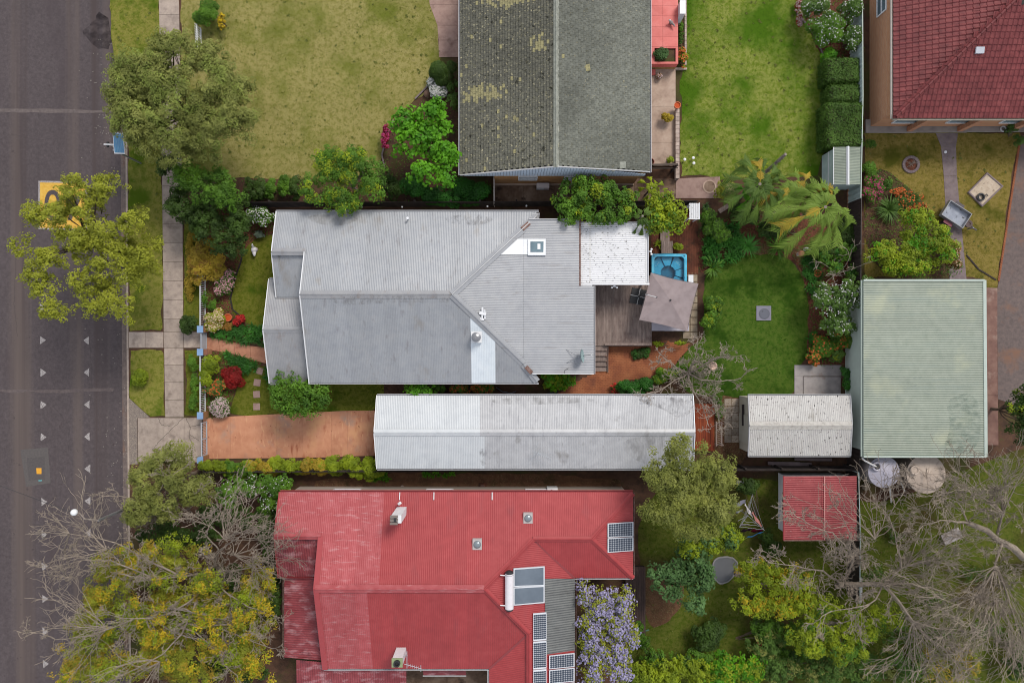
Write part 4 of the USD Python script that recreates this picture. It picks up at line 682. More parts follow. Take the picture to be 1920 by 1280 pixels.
sheets(rh, qE, [(908, 1103), (1000, 1010), (1077, 1083), (1077, 1340), (992, 1340), (992, 1187)], M['red_new'], pitch=.12, amp=.007); sheets(rh, qWS, [(1000, 1010), (1110, 1010), (1187, 1083), (1077, 1083)], M['red_new'], pitch=.12, amp=.007); sheets(rh, qWE, [(1110, 1010), (1187, 924), (1187, 1083)], M['red_new'], pitch=.12, amp=.007); sheets(rh, qW3, [(917, 1253), (992, 1187), (992, 1340), (917, 1340)], M['red_new'], pitch=.12, amp=.007)
sheets(rh, qE.up(.05), [(1021, 1084), (1078, 1084), (1078, 1218), (1024, 1226)], M['grey_sheet'], pitch=.15)
qB = Plane(560, 1080, 3.0, 'N', SR); sheets(rh, qB, [(516, 1006), (598, 1006), (592, 1080), (523, 1080)], M['red_dark'])
qV = Plane(533, 1150, 2.55, 'E', .13); sheets(rh, qV, [(533, 1081), (612, 1081), (612, 1240), (606, 1237), (533, 1231)], M['red_dark'])
qV2 = Plane(660, 1340, 2.4, 'N', .16); sheets(rh, qV2, [(556, 1236), (600, 1240), (762, 1240), (762, 1340), (556, 1340)], M['red_dark'])
for pl, a, b, w in ((qN, (591, 1103), (908, 1103), .24), (qN, (515, 1004.5), (602, 1004.5), .22)): capx(rh, pl, a, b, M['red_old'], w, dz=.02)
for pl, a, b in ((qN, (908, 1103), (1000, 1010)), (qWE, (1110, 1010), (1187, 924)), (qWE, (1110, 1010), (1187, 1083)), (qE, (908, 1103), (992, 1187))): capx(rh, pl, a, b, M['red_new'], .17, 'hip_cap', .03)
capx(rh, qN, (999, 1010), (1111, 1010), M['red_new'], .17, 'ridge_cap', .02); capx(rh, qE, (992, 1187), (992, 1340), M['red_new'], .17, 'ridge_cap', .02)
M['valley'] = plain('red_valley', '#8f3a3d', .6)
def valley(th, pl, a, b): p, q = pl.hit(*a)+[0, 0, .035], pl.hit(*b)+[0, 0, .035]; th.add('valley', beam(p, q, .14, .01), M['valley'])
valley(rh, qE, (1001, 1011), (1077, 1083)); valley(rh, qS, (917, 1253), (991, 1187))
# the wide red barge cappings of the gables
for pl, a, b in ((qN, (598, 1004), (589, 1103)), (qS, (589, 1103), (606, 1254))): rh.add('barge_cap', beam(pl.hit(a[0]+4, a[1])+[0, 0, .06], pl.hit(b[0]+4, b[1])+[0, 0, .06], .34, .03), M['redtrim'])
for pl, a, b in ((qN, (524.5, 922), (514.5, 1004)), (qB, (514.5, 1005), (522, 1081))): barge(rh, pl, a, b, M['redtrim'], .06, .2)
gut(rh, qN, (525, 922.5), (1187, 922.5), (0, 1), M['redtrim']); gut(rh, qS, (607, 1252.5), (917, 1252.5), (0, -1), M['trim']); gut(rh, qB, (523, 1079.5), (592, 1079.5), (0, -1), M['redtrim']); gut(rh, qWE, (1186.5, 923), (1186.5, 1084), (1, 0), M['rust']); gut(rh, qWS, (1078, 1082.5), (1187, 1082.5), (0, -1), M['trim']); gut(rh, qE, (1077, 1084), (1077, 1340), (1, 0), M['rust']); gut(rh, qV, (533.5, 1081), (533.5, 1232), (-1, 0), M['rust']); gut(rh, qW3, (917.5, 1254), (917.5, 1340), (-1, 0), M['trim'])
wx = lambda p, z=3.: W(p, 0, z)[0]
wy = lambda p, z=3.: W(0, p, z)[1]
hw = [(wx(611), wy(1247)), (wx(925), wy(1247)), (wx(925), wy(1400)), (wx(1070), wy(1400)), (wx(1070), wy(1076)), (wx(1180), wy(1076)), (wx(1180), wy(930)), (wx(535), wy(930)), (wx(535), wy(1074)), (wx(611), wy(1074))]
M['wall_red'] = plain('mushroom_wall', '#b5a79a', .8)
walls(rh, hw, 0, 3.05, M['wall_red']); gable(rh, hw[0][0], hw[7][1], hw[0][1], qN, qS, r_y, 3.0, M['wall_red']); gable(rh, hw[7][0], hw[7][1], hw[8][1], qN, qB, qN.hit(515, 1004)[1], 3.0, M['wall_red'])
windows(rh, [rect_win(hw[7], hw[6], a, b, 1., 2.2, (0, 1)) for a, b in ((.12, .2), (.4, .48), (.7, .78))] + [rect_win(hw[6], hw[5], .3, .7, 1., 2.2, (1, 0))] + [rect_win(hw[7], hw[8], .3, .7, .9, 2.2, (-1, 0))], M['white'])
for q in ((536, 1090), (536, 1160), (536, 1226)): a = W(*q, 2.4); rh.add('verandah_post', bx(a[0]-.05, a[1]-.05, 0, a[0]+.05, a[1]+.05, 2.5), M['white'])
rh.add('awning', plate(Plane(850, 1266, 2.3, 'N', .3), [(793, 1256), (873, 1256), (874, 1265), (794, 1265)], .0, .03), M['red_dark']); a = P(834, 1265.5, 2.25); rh.add('awning_trim', beam(P(793, 1266, 2.28), P(874, 1266, 2.28), .05, .08), M['trim'])
# chimneys
def chimney(px, py, pl, ztop, label, kind):
    base = pl.hit(px, py); h = ztop - base[2]; x, y = base[0], base[1]; out = []
    c = rh.add('chimney', J(bx(x-.3, y-.24, base[2]-.3, x+.3, y+.24, ztop)), M['white'], label=label)
    if kind == 0:
        rh.add('chimney_cap', J(*[bx(x-.36, y-.3+.2*k, ztop, x+.1, y-.16+.2*k, ztop+.14) for k in range(3)]), plain('old_brick_grey', '#7d736c', .9), under=c); rh.add('chimney_flue', bx(x-.12, y-.12, ztop, x+.02, y+.12, ztop+.16), M['black'], under=c)
    else:
        rh.add('chimney_cap', bx(x-.33, y-.27, ztop, x+.33, y+.27, ztop+.08), plain('chimney_green', '#8f9e74', .7), under=c); rh.add('flue_pot', lathe([(.2, .08), (.2, .24), (.13, .24), (.13, .1), (0, .1)], (x, y, ztop), 16), M['black'], smooth=False, under=c)
def at_roof(px, py, zt, pl):
    """The chimney whose top shows at this pixel at height zt: where it meets the roof."""
    a = W(px, py, zt); z = pl.z(*a); k = (H*S)/(H-z); return 960 + a[0]*k, 640 - a[1]*k
chimney(*at_roof(743, 973, 5.6, qN), qN, 5.6, 'white painted chimney with grey brick crown nearest the grey house', 0)
chimney(*at_roof(745, 1241, 5.2, qS), qS, 5.2, 'white chimney with green cap and round flue', 1)
for q in ((990, 970, qN), (895, 1019, qN)):
    a = q[2].hit(q[0], q[1]); v = rh.add('roof_vent', obox(a[0], a[1], a[2]-.1, a[2]+.14, .58, .66), plain('vent_base', '#b9b0ad', .5)); rh.add('vent_dome', dome_mesh(a+[0, 0, .14], .24, .6, 16), plain('vent_dome', '#8f979b', .25, metal=.4), smooth=True, under=v)
for x, y in ((750, 925), (814, 925), (923, 925)): a = qN.hit(x, y); rh.add('gutter_strap', beam(a+[0, .1, .08], a+[0, -.35, .2], .05, .03), M['white'])
a = qN.hit(750, 941); rh.add('vent_pipe', J(cyl(a, a+[0, 0, .5], .05), cyl(a+[0, 0, .5], a+[.12, .1, .56], .09)), M['white'])
an2 = T('tv_antenna', 'old television antenna beside the green capped chimney', 'antenna', qS.hit(752, 1240)); ac = np.array(qS.hit(760, 1246)); az = 5.0
pA = lambda x, y, z=az: P(x, y, z)
an2.add('mast', J(tube([qS.hit(762, 1228)+[0, 0, 0], pA(763, 1228)], .025, 5), tube([pA(763, 1220), pA(763, 1252)], .02, 5)), M['alu']); an2.add('boom', tube([pA(758, 1244), pA(790, 1253)], .015, 4), M['alu']); an2.add('element', J(*[tube([pA(765+4*k, 1246+1.1*k-3.4), pA(765+4*k, 1246+1.1*k+3.4)], .012, 4) for k in range(6)], tube([pA(789, 1246), pA(789, 1258)], .018, 4)), M['alu'])
# solar hot water and solar panels
M['pv'] = mk('solar_cell', [C('#2d3644'), C('#3b4554')], scale=1.5, rough=.18, spec=.6); M['pv_white'] = plain('panel_white', '#d5d8dd', .5)
def on(pl, p, q, px): return pl.hit(*px)
sh = T('solar_water_heater', 'solar water heater with white tank and two glass collectors', 'solar water heater', qE.hit(990, 1100))
ta, tb = qE.hit(955, 1070)+[0, 0, .32], qE.hit(955, 1138)+[0, 0, .32]; sh.add('tank', tube([ta, ta+(tb-ta)*.02, ta+(tb-ta)*.98, tb], [.2, .265, .265, .2], 20), plain('tank_white', '#e1dcdf', .35), smooth=40)
sh.add('end_cap', J(tube([ta+[0, .14, 0], ta+[0, .06, 0], ta+[0, -.12, 0]], [.1, .24, .268], 20), tube([tb+[0, -.06, 0], tb+[0, .06, 0]], [.22, .268], 20)), M['black']); sh.add('bracket', J(*[beam(qE.hit(938, y)+[0, 0, .25], qE.hit(948, y)+[0, 0, .3], .05, .05) for y in (1075, 1131)]), M['white'])
M['collector'] = mk('collector_glass', [C('#56616c'), C('#6a7580')], scale=.8, rough=.1, spec=.7)
for ya, yb, yc, yd in ((1064, 1060, 1096, 1098), (1099, 1096, 1128, 1133)):
    fr = sh.add('collector_frame', plate(qE, [(963, ya), (1021, yb), (1021, yc), (963, yd)], .14, .1), M['pv_white']); sh.add('collector_glass', plate(qE, [(965, ya+2), (1019, yb+2), (1019, yc-2), (965, yd-2)], .146, .01), M['collector'], under=fr)
M['pv_back'] = M['pv']
def pv(pl, q, nu, nv, label):
    """q: four pixels round the panel; nu x nv cells with white corners between them."""
    p = onpl(pl, q, .12); A, B, Cc, D = p
    fr = rh.add('solar_panel', plate(pl, q, .12, .05), M['pv_white'], label=label)
    bl = lambda u, v: (A*(1-u)+B*u)*(1-v) + (D*(1-u)+Cc*u)*v
    u0, v0 = .035, .05; cells = []; z = np.array([0, 0, .008]); R = lambda u: u0 + (1-2*u0)*u; Q = lambda v: v0 + (1-2*v0)*v
    for i in range(nu):
        for j in range(nv):
            a, b, c, d = i/nu+.004, (i+1)/nu-.004, j/nv+.006, (j+1)/nv-.006; w, h = (b-a)*.17, (d-c)*.17
            pts = [(a+w, c), (b-w, c), (b, c+h), (b, d-h), (b-w, d), (a+w, d), (a, d-h), (a, c+h)]; V = np.array([bl(R(u), Q(v)) for u, v in pts]) + z; cells.append((V, np.array([(0, k+1, k) for k in range(1, 7)])))
    m = J(*cells); n = np.cross(m[0][m[1][0, 1]]-m[0][m[1][0, 0]], m[0][m[1][0, 2]]-m[0][m[1][0, 0]])[2]
    rh.add('solar_cell', (m[0], m[1][:, ::-1] if n < 0 else m[1]), M['pv'], kind='stuff', under=fr)
pv(qWE, [(1139, 980), (1187, 977), (1187, 1004), (1139, 1006)], 10, 6, 'solar panel on the rear hip nearest the grey house')
pv(qWE, [(1139, 1007.5), (1187, 1005.5), (1187, 1031), (1139, 1034.5)], 10, 6, 'solar panel on the rear hip beside the dark deck')
for k in range(3): pv(qE, [(999.5, 1148+53*k), (1024.5, 1146+53*k), (1024.5, 1197.5+53*k), (999.5, 1199.5+53*k)], 6, 12, f'upright solar panel beside the charcoal sheeting, {["first", "second", "third"][k]} from the water heater')
for k in range(3): pv(qE.up(.02), [(1029.5, 1227+27.4*k), (1077, 1222+27.4*k), (1077, 1247.5+27.4*k), (1029.5, 1252+27.4*k)], 10, 6, f'solar panel lying beside the purple jacaranda, {["first", "second", "third"][k]} from the charcoal sheeting')
td = T('dark_deck', 'dark brown timber deck between the red house and the yard', 'deck', (*W(1192, 1110), 0)); M['deck_dark'] = mk('dark_deck_board', [C('#2f211c'), C('#43302a'), C('#544039')], scale=3, stretch=(3, .5, 1), rand=.2, rough=.75)
for k in range(9): x = 1173 + 4.2*k; td.add('deck_board', quadbox(WP([(x, 1062), (x+3.7, 1062), (x+3.7, 1196), (x, 1196)], .5), .46, .5), M['deck_dark'])
td.add('frame', prism(WP([(1174, 1063), (1209, 1063), (1209, 1195), (1174, 1195)], .4), 0, .455), M['dark'])
cp2 = T('courtyard', 'dark shaded courtyard beside the red house', 'courtyard', (*W(840, 1275), 0), kind='structure'); slabs(cp2, 'slab', [[(762, 1250), (838, 1250), (838, 1340), (762, 1340)], [(838, 1250), (917, 1250), (917, 1340), (838, 1340)]], M['path_brown'], 0, .03)

# ---------------------------------------------------------------- the grey tiled house
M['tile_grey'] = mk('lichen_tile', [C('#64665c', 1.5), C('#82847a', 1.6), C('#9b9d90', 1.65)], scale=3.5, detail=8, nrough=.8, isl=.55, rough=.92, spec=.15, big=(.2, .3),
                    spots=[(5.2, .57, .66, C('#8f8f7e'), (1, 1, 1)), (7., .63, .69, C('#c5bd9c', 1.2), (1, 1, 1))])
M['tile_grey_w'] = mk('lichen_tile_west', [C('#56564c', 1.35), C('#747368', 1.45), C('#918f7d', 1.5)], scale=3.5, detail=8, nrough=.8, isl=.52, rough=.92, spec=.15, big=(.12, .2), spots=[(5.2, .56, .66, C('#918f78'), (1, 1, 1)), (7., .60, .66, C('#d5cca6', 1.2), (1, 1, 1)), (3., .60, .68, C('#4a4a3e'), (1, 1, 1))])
M['tile_pale'] = mk('pale_lichen_tile', [C('#55543f'), C('#a9a278'), C('#c8bd86')], scale=8, detail=6, nrough=.8, isl=.25, rough=.95)
M['tile_ridge'] = mk('ridge_tile', [C('#7f8076', 1.2), C('#96988c', 1.2), C('#a8a99e', 1.2)], scale=5, detail=7, rough=.92, isl=.2)
th_ = T('tiled_house', 'house with lichen covered grey tiled gable roof', 'house', (*W(1040, 150), 0))
kW = Plane(863, 150, 3.0, 'E', .35); kE = Plane(1218, 150, 3.0, 'W', .35)
def tiles(pl, pix, along, course, width, seed, thick=.04, wave=0.0, jit=.009):
    """Roof tiles in courses up the slope, each a small tilted slab."""
    p3 = np.array([pl.hit(*q) for q in pix]); u = pl.u; v = np.array([-u[1], u[0]]); uv = np.column_stack([p3[:, :2] @ v, p3[:, :2] @ u]); poly = Polygon([tuple(q) for q in uv]).buffer(.01)
    v0, u0, v1, u1 = poly.bounds; r = np.random.default_rng(seed); out = []
    for j in range(int((u1-u0)/course)+1):
        a = u0 + j*course
        for i in range(int((v1-v0)/width)+2):
            b = v0 + (i - (j % 2)*.5)*width
            q = np.array([(b+.006, a), (b+width-.006, a), (b+width-.006, a+course*1.12), (b+.006, a+course*1.12)])
            if not poly.contains(Point(b+width/2, a+course/2)): continue
            xy = q[:, :1]*v + q[:, 1:]*u; z = pl.z(xy[:, 0], xy[:, 1]); k = r.normal(0, jit, 4); top = np.column_stack([xy, z + np.array([thick*1.5, thick*1.5, .008, .008]) + k]); bot = np.column_stack([xy, z - .01])
            V = np.vstack([bot, top]);
            if (u[0]*v[1]-u[1]*v[0]) > 0: pass
            out.append((V, b+width/2, a))
    return out
def tile_parts(th, pl, pix, course, width, seed, mat, name, singles=0, pale=None, **k):
    ts = tiles(pl, pix, None, course, width, seed, **k); F = BOXF
    V = ts[0][0]; n = np.cross(V[5]-V[4], V[6]-V[4])[2]; F = BOXF if n > 0 else BOXF[:, ::-1]
    if singles: ts.sort(key=lambda t: np.hypot(*t[0][:, :2].mean(0)))
    for t in ts[:singles]: th.add(name, (t[0], F), mat)
    rest = [t for t in ts[singles:]]
    if pale is not None:
        sel = [pale(t[0][:, :2].mean(0)) for t in rest]; pl_ = [(t[0], F) for t, s in zip(rest, sel) if s]; rest = [t for t, s in zip(rest, sel) if not s]
        if pl_: th.add(name, J(*pl_), M['tile_pale'], kind='stuff', label='pale yellow lichen covered tiles')
    th.add(name, J(*[(t[0], F) for t in rest]), mat, kind='stuff')
rp = np.random.default_rng(8)
def pale_at(c):
    d = min(((c[0]-W(905, 168, 4)[0])/1.7)**2 + ((c[1]-W(905, 168, 4)[1])/.62)**2, ((c[0]-W(955, 0, 4)[0])/1.5)**2 + ((c[1]-W(955, 0, 4)[1])/.5)**2, ((c[0]-W(1005, 90, 4)[0])/1.0)**2 + ((c[1]-W(1005, 90, 4)[1])/.7)**2 + .5); return rp.random() < (.95 - d*.62 if d < 1.5 else .004 if c[0] > 1.5 else .02)
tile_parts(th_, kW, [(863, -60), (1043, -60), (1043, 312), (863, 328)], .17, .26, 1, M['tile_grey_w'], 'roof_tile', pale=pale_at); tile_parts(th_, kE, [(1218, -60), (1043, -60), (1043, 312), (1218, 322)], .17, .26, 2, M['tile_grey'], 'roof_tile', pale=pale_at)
rz = kW.hit(1043, 200)
for k in range(34):
    ya = -60 + 11*k
    if ya > 303: break
    a, b = kW.hit(1043, ya), kW.hit(1043, ya+11.4); a[0] = b[0] = rz[0]; th_.add('ridge_tile', cap_strip(a+[0, 0, .04+.006*(k % 2)], b+[0, 0, .04], .17, .05, .03, .08), M['tile_ridge'])
uw = plain('underlay', '#3c3a36', .9)
th_.add('roof_deck', J(plate(kW, [(864, -60), (1043, -60), (1043, 313), (864, 328)], -.02), plate(kE, [(1217, -60), (1043, -60), (1043, 313), (1217, 322)], -.02)), uw)
gut(th_, kW, (863, -60), (863, 328), (-1, 0), M['trim']); gut(th_, kE, (1218, -60), (1218, 323), (1, 0), M['trim'])
pA_, pB_, pR_ = kW.hit(863, 328), kE.hit(1218, 322), kW.hit(1043, 312); gyy = pA_[1] + .06
M['gable_blue'] = mk('pale_blue_gable', [C('#a9b6c4'), C('#bfcad6')], scale=3, stretch=(3, 1, .3), rough=.6)
# vertical ribbed gable sheeting, battens one by one
x0_, x1_ = pA_[0]+.25, pB_[0]-.25; n_ = 64
for k in range(n_):
    xa, xb = x0_+(x1_-x0_)*k/n_, x0_+(x1_-x0_)*(k+1)/n_-.02; zt = min(kW.z(xa, 0), kE.z(xb, 0))-.06; zt2 = min(kW.z(xb, 0), kE.z(xa, 0))-.06
    if zt > 2.72: th_.add('gable_board', bx(xa, gyy-.04, 2.62, xb, gyy, max(2.7, min(zt, zt2))), M['gable_blue'])
for pl, a, b in ((kW, (863, 328.5), (1043, 312.5)), (kE, (1043, 312.5), (1218, 322.5))): barge(th_, pl, a, b, M['trim'], .05, .14, .03)
th_.add('roof_patch', obox(*kE.hit(1101, 128)[:2], kE.hit(1101, 128)[2]+.02, kE.hit(1101, 128)[2]+.09, .34, .4, 8), M['tile_pale']); th_.add('roof_patch', obox(*kE.hit(1167, 310)[:2], kE.hit(1167, 310)[2]+.02, kE.hit(1167, 310)[2]+.08, .42, .42, 4), M['tile_ridge'])
hx0, hx1 = pA_[0]+2.15, pB_[0]-.5; hy0 = gyy + .06
walls(th_, [(pA_[0]+.5, gyy+3.4), (hx0, gyy+3.4), (hx0, hy0), (hx1, hy0), (hx1, hy0+14), (pA_[0]+.5, hy0+14)], 0, 2.66, M['brick_tan_x'])
th_.add('base_course', bx(hx0-.03, hy0-.12, 0, hx1, hy0-.005, .16), M['patio'])
windows(th_, [(hx0+1.6, hy0, hx0+2.8, hy0, 1.2, 2.2, (0, -1)), (hx0+4.6, hy0, hx0+5.6, hy0, 1.2, 2.2, (0, -1)), (pA_[0]+.5, gyy+6, pA_[0]+.5, gyy+8, .9, 2.1, (-1, 0))], M['white'])
th_.add('downpipe', bx(hx0+5.15, hy0-.14, 0, hx0+5.22, hy0-.07, 2.7), M['trim'])
acu = T('air_conditioner', 'pale box air conditioner on the brick wall of the tiled house', 'air conditioner', (*W(1019, 340, .6), 0)); c = W(1018, 341, .85); acu.add('casing', bx(c[0]-.42, hy0-.46, .22, c[0]+.42, hy0-.14, .85), plain('ac_casing', '#c3b9b8', .5)); acu.add('grille', J(*[bx(c[0]-.38, hy0-.475, .3+.07*k, c[0]+.1, hy0-.461, .33+.07*k) for k in range(7)]), M['trim']); acu.add('foot', J(bx(c[0]-.35, hy0-.4, 0, c[0]-.27, hy0-.2, .22), bx(c[0]+.27, hy0-.4, 0, c[0]+.35, hy0-.2, .22)), M['dark'])
# the red tiled balcony with its planter
bl_ = T('red_balcony', 'salmon red tiled balcony with a planter at its end', 'balcony', (*W(1245, 60), 0)); M['salmon'] = mk('salmon_tile', [C('#cc6058'), C('#d86d65'), C('#de7a72')], scale=1.5, rand=.05, rough=.55)
zt = 1.05; xsb = [1190, 1219, 1243, 1271.5]
for j in range(9):
    ya, yb = 88-19.2*(j+1), 88-19.2*j
    for xa, xb in zip(xsb, xsb[1:]): bl_.add('tile', quadbox([tuple(q) for q in np.array(Polygon(WP([(xa, ya), (xb, ya), (xb, yb), (xa, yb)], zt)).buffer(-.006, join_style=2).exterior.coords)[:4]], zt-.03, zt), M['salmon'])
fb_ = W(1190, 88, zt); fe_ = W(1271, -90, zt); bl_.add('base', bx(fb_[0], fb_[1], 0, fe_[0]-.01, fe_[1], zt-.034), M['brick_tan_x'])
p0_, p1_ = W(1221, 120, zt), W(1271.5, 88.3, zt)
bl_.add('planter', prism(sbox(p0_[0], p0_[1], p1_[0], p1_[1]).difference(sbox(p0_[0]+.22, p0_[1]+.14, p1_[0]-.16, p1_[1]-.08)), .5, zt), M['salmon']); bl_.add('planter_base', prism(sbox(p0_[0]+.01, p0_[1]+.01, p1_[0]-.01, p1_[1]-.01), 0, .498), M['brick_tan_x']); bl_.add('planter_soil', bx(p0_[0]+.22, p0_[1]+.14, .5, p1_[0]-.16, p1_[1]-.08, zt-.12), M['soil'])
bl_.add('step', quadbox(WP([(1219, 130), (1229, 130), (1229, 140), (1219, 140)], .3), 0, .3), M['salmon'])
dl = P(1259, 46, zt); orn = T('garden_ornament', 'small grey bird ornament standing on the red balcony', 'ornament', dl)
orn.add('body', J(ball(dl+[-.06, .05, .16], .13, 2, (1.2, 1, 1)) if False else ball(dl+[-.06, .05, .16], .13, 2), tube([dl+[-.02, 0, .18], dl+[.12, -.14, .22], dl+[.2, -.26, .2]], [.09, .06, .02], 8)), plain('ornament_grey', '#948785', .8), smooth=True); orn.add('head', ball(dl+[-.18, .12, .3], .08, 2), plain('ornament_pale', '#c3b9b6', .8), smooth=True); orn.add('leg', J(cyl(dl, dl+[-.05, .04, .1], .02, n=6), cyl(dl+[-.1, .06, 0], dl+[-.08, .06, .1], .02, n=6)), M['dark'])
# low brick wall by the patio, pergola beams
lw = T('low_wall', 'low pale brick wall between patio and bright green lawn', 'wall', (*W(1270, 265), 0)); rr_ = random.Random(3)
M['pale_brick'] = mk('pale_block', [C('#9c887c'), C('#b5a295'), C('#c6b6aa')], scale=5, rand=.14, rough=.9)
for k in range(17): ya = 204 + 7.7*k; lw.add('brick', quadbox(WP([(1267, ya), (1274, ya), (1274, ya+7.1), (1267, ya+7.1)], .5), 0, .5+rr_.uniform(-.008, .008), ), M['pale_brick'])
be2 = T('bed_edging', 'grey brick edging around the flower bed by the red balcony', 'edging', (*W(1285, 80), 0))
for k in range(24): ya = -60 + 7.6*k; be2.add('brick', quadbox(WP([(1284, ya), (1287.5, ya), (1287.5, ya+7), (1284, ya+7)], .15), 0, .15), M['pale_brick'])
for k in range(3): xa = 1266 + 7.6*k; be2.add('brick', quadbox(WP([(xa, 127), (xa+7, 127), (xa+7, 130.5), (xa, 130.5)], .15), 0, .15), M['pale_brick'])
pg = T('patio_screen', 'dark brown timber screen across the end of the patio', 'screen', (*W(1245, 318), 0)); z0 = 1.9
pg.add('rail', J(beam(P(1222, 309, z0), P(1271, 308, z0), .1, .12), beam(P(1222, 316, 1.1), P(1271, 315, 1.1), .06, .1)), plain('brown_timber', '#57493f', .8)); pg.add('post', J(*[bx(*(W(x, 309, z0)-.05), 0, *(W(x, 309, z0)+.05), z0) for x in (1224, 1270)]), M['dark'])
for k in range(7): a, b = P(1222, 309, z0-.2-.2*k), P(1271, 308, z0-.2-.2*k); pg.add('slat', beam(a*[1, 1, 1]+[0, 0, 0], [b[0], a[1], b[2]], .03, .15, up=(0, 0, 1)), M['dark'])
hb = T('water_heater', 'white upright cabinet standing in the bed beside the red balcony', 'cabinet', (*W(1279, 28), 0)); a = W(1280, 14, 1.6); hb.add('cabinet', bx(a[0]-.17, a[1]-.42, .05, a[0]+.17, a[1]+.42, 1.6), plain('cabinet_white', '#d5d5dc', .4)); hb.add('lid', bx(a[0]-.19, a[1]-.44, 1.602, a[0]+.19, a[1]+.44, 1.64), M['white']); hb.add('base', bx(a[0]-.2, a[1]-.45, 0, a[0]+.2, a[1]+.45, .048), M['pale_brick'])

# ---------------------------------------------------------------- the red brick house
M['tile_red'] = mk('red_roof_tile', [C('#702e2e'), C('#843b3a'), C('#954a47')], scale=2.4, detail=6, isl=.12, rand=.12, rough=.6, big=(.3, .12), g_=None) if False else mk('red_roof_tile', [C('#6b2c2d'), C('#7f3838'), C('#904745')], scale=2.2, detail=6, isl=.12, rand=.10, rough=.6, big=(.3, .15))
bh = T('brick_house', 'brick house with red tiled hip roof and skylight', 'house', (*W(1790, 120), 0))
bW = Plane(1674, 150, 3.0, 'E', .43); bS = Plane(1700, 222, 3.0, 'N', .43)
# hip from the corner (1674, 222) up to (1910, -8)
def profile_tiles(th, pl, pix, singles, seed):
    """Rolled concrete tiles: courses up the slope, each tile with a round roll."""
    p3 = np.array([pl.hit(*q) for q in pix]); u = pl.u; v = np.array([-u[1], u[0]]); uv = np.column_stack([p3[:, :2] @ v, p3[:, :2] @ u]); poly = Polygon([tuple(q) for q in uv]); v0, u0, v1, u1 = poly.bounds
    co, wd = .33, .30; r = np.random.default_rng(seed); out = []
    prof = np.array([(0, .0), (.3, .0), (.42, .035), (.56, .05), (.7, .035), (.82, .0), (1.02, .0)])
    for j in range(int((u1-u0)/co)+1):
        for i in range(int((v1-v0)/wd)+1):
            b, a = v0+i*wd, u0+j*co
            if not poly.buffer(.12).contains(Point(b+wd/2, a+co/2)): continue
            vv = b + prof[:, 0]*wd; rows = []
            for uu, lift in ((a, .035), (a+co*1.08, .0)):
                xy = vv[:, None]*v + np.full((len(vv), 1), uu)*u; rows.append(np.column_stack([xy, pl.z(xy[:, 0], xy[:, 1]) + prof[:, 1] + lift + .02]))
            fr = rows[0].copy(); fr[:, 2] -= .04; V = np.vstack([fr, *rows]); n = len(prof); k = np.arange(n-1)
            f = np.vstack([np.stack([k+s*n, k+1+s*n, k+1+(s+1)*n], 1) for s in (0, 1)] + [np.stack([k+s*n, k+1+(s+1)*n, k+(s+1)*n], 1) for s in (0, 1)])
            out.append((V + [0, 0, r.normal(0, .003)], f))
    if np.cross(out[0][0][8]-out[0][0][7], out[0][0][14]-out[0][0][7])[2] < 0: out = [(V, f[:, ::-1]) for V, f in out]
    out.sort(key=lambda m: np.hypot(*m[0][:, :2].mean(0)))
    for m in out[:singles]: th.add('roof_tile', m, M['tile_red'])
    th.add('roof_tile', J(*out[singles:]), M['tile_red'], kind='stuff')
profile_tiles(bh, bW, [(1674, -40), (1674, 222), (1906, -5), (1940, -40)], 150, 1); profile_tiles(bh, bS, [(1674, 222), (2060, 222), (1906, -5)], 150, 2)
bh.add('roof_deck', J(plate(bW, [(1675, -60), (1675, 221), (1906, -5), (1960, -60)], -.02), plate(bS, [(1675, 221), (2100, 221), (2100, 60), (1906, -5)], -.02)), uw)
h0, h1 = bW.hit(1676, 221), bW.hit(1908, -6)
for k in range(26): a, b = h0+(h1-h0)*k/26, h0+(h1-h0)*(k+1.04)/26; bh.add('hip_tile', cap_strip(a+[0, 0, .19+.012*(k % 2)], b+[0, 0, .17], .2, .09, .05, .1), M['tile_red'])
gut(bh, bW, (1674, -60), (1674, 222), (-1, 0), plain('cream_gutter', '#cfc3b8', .5), w=.1); gut(bh, bS, (1674, 222), (2100, 222), (0, -1), M['cream'], w=.1)
sk_ = [(1828, 90), (1843.5, 90), (1842, 102), (1826.5, 102)]; s1 = bh.add('skylight', plate(bS, sk_, .16, .1), plain('skylight_pale', '#cfd2d8', .25))
bwx, bwy = bW.hit(1675, 222)[0]+.06, bS.hit(1675, 222)[1]+.4
walls(bh, [(bwx, bwy), (bwx+16, bwy), (bwx+16, bwy+12), (bwx, bwy+12)], 0, 2.95, M['brick_y'])
bh.add('fascia_beam', bx(bwx+.12, bwy-.33, 2.55, bwx+16, bwy-.08, 2.98), plain('orange_fascia', '#b8704f', .7))
for px in (1716, 1812, 1908): a = W(px, 232, 1.0)[0]; bh.add('porch_pier', bx(a-.05, bwy-.36, .12, a+.3, bwy-.06, 2.56), M['brick_x'])
windows(bh, [(bwx, bwy+7.0, bwx, bwy+8.5, 1., 2.1, (-1, 0))] + [(bwx+k, bwy, bwx+k+1.6, bwy, .9, 2.2, (0, -1)) for k in (1.0, 4.6, 8.2)], M['white'])
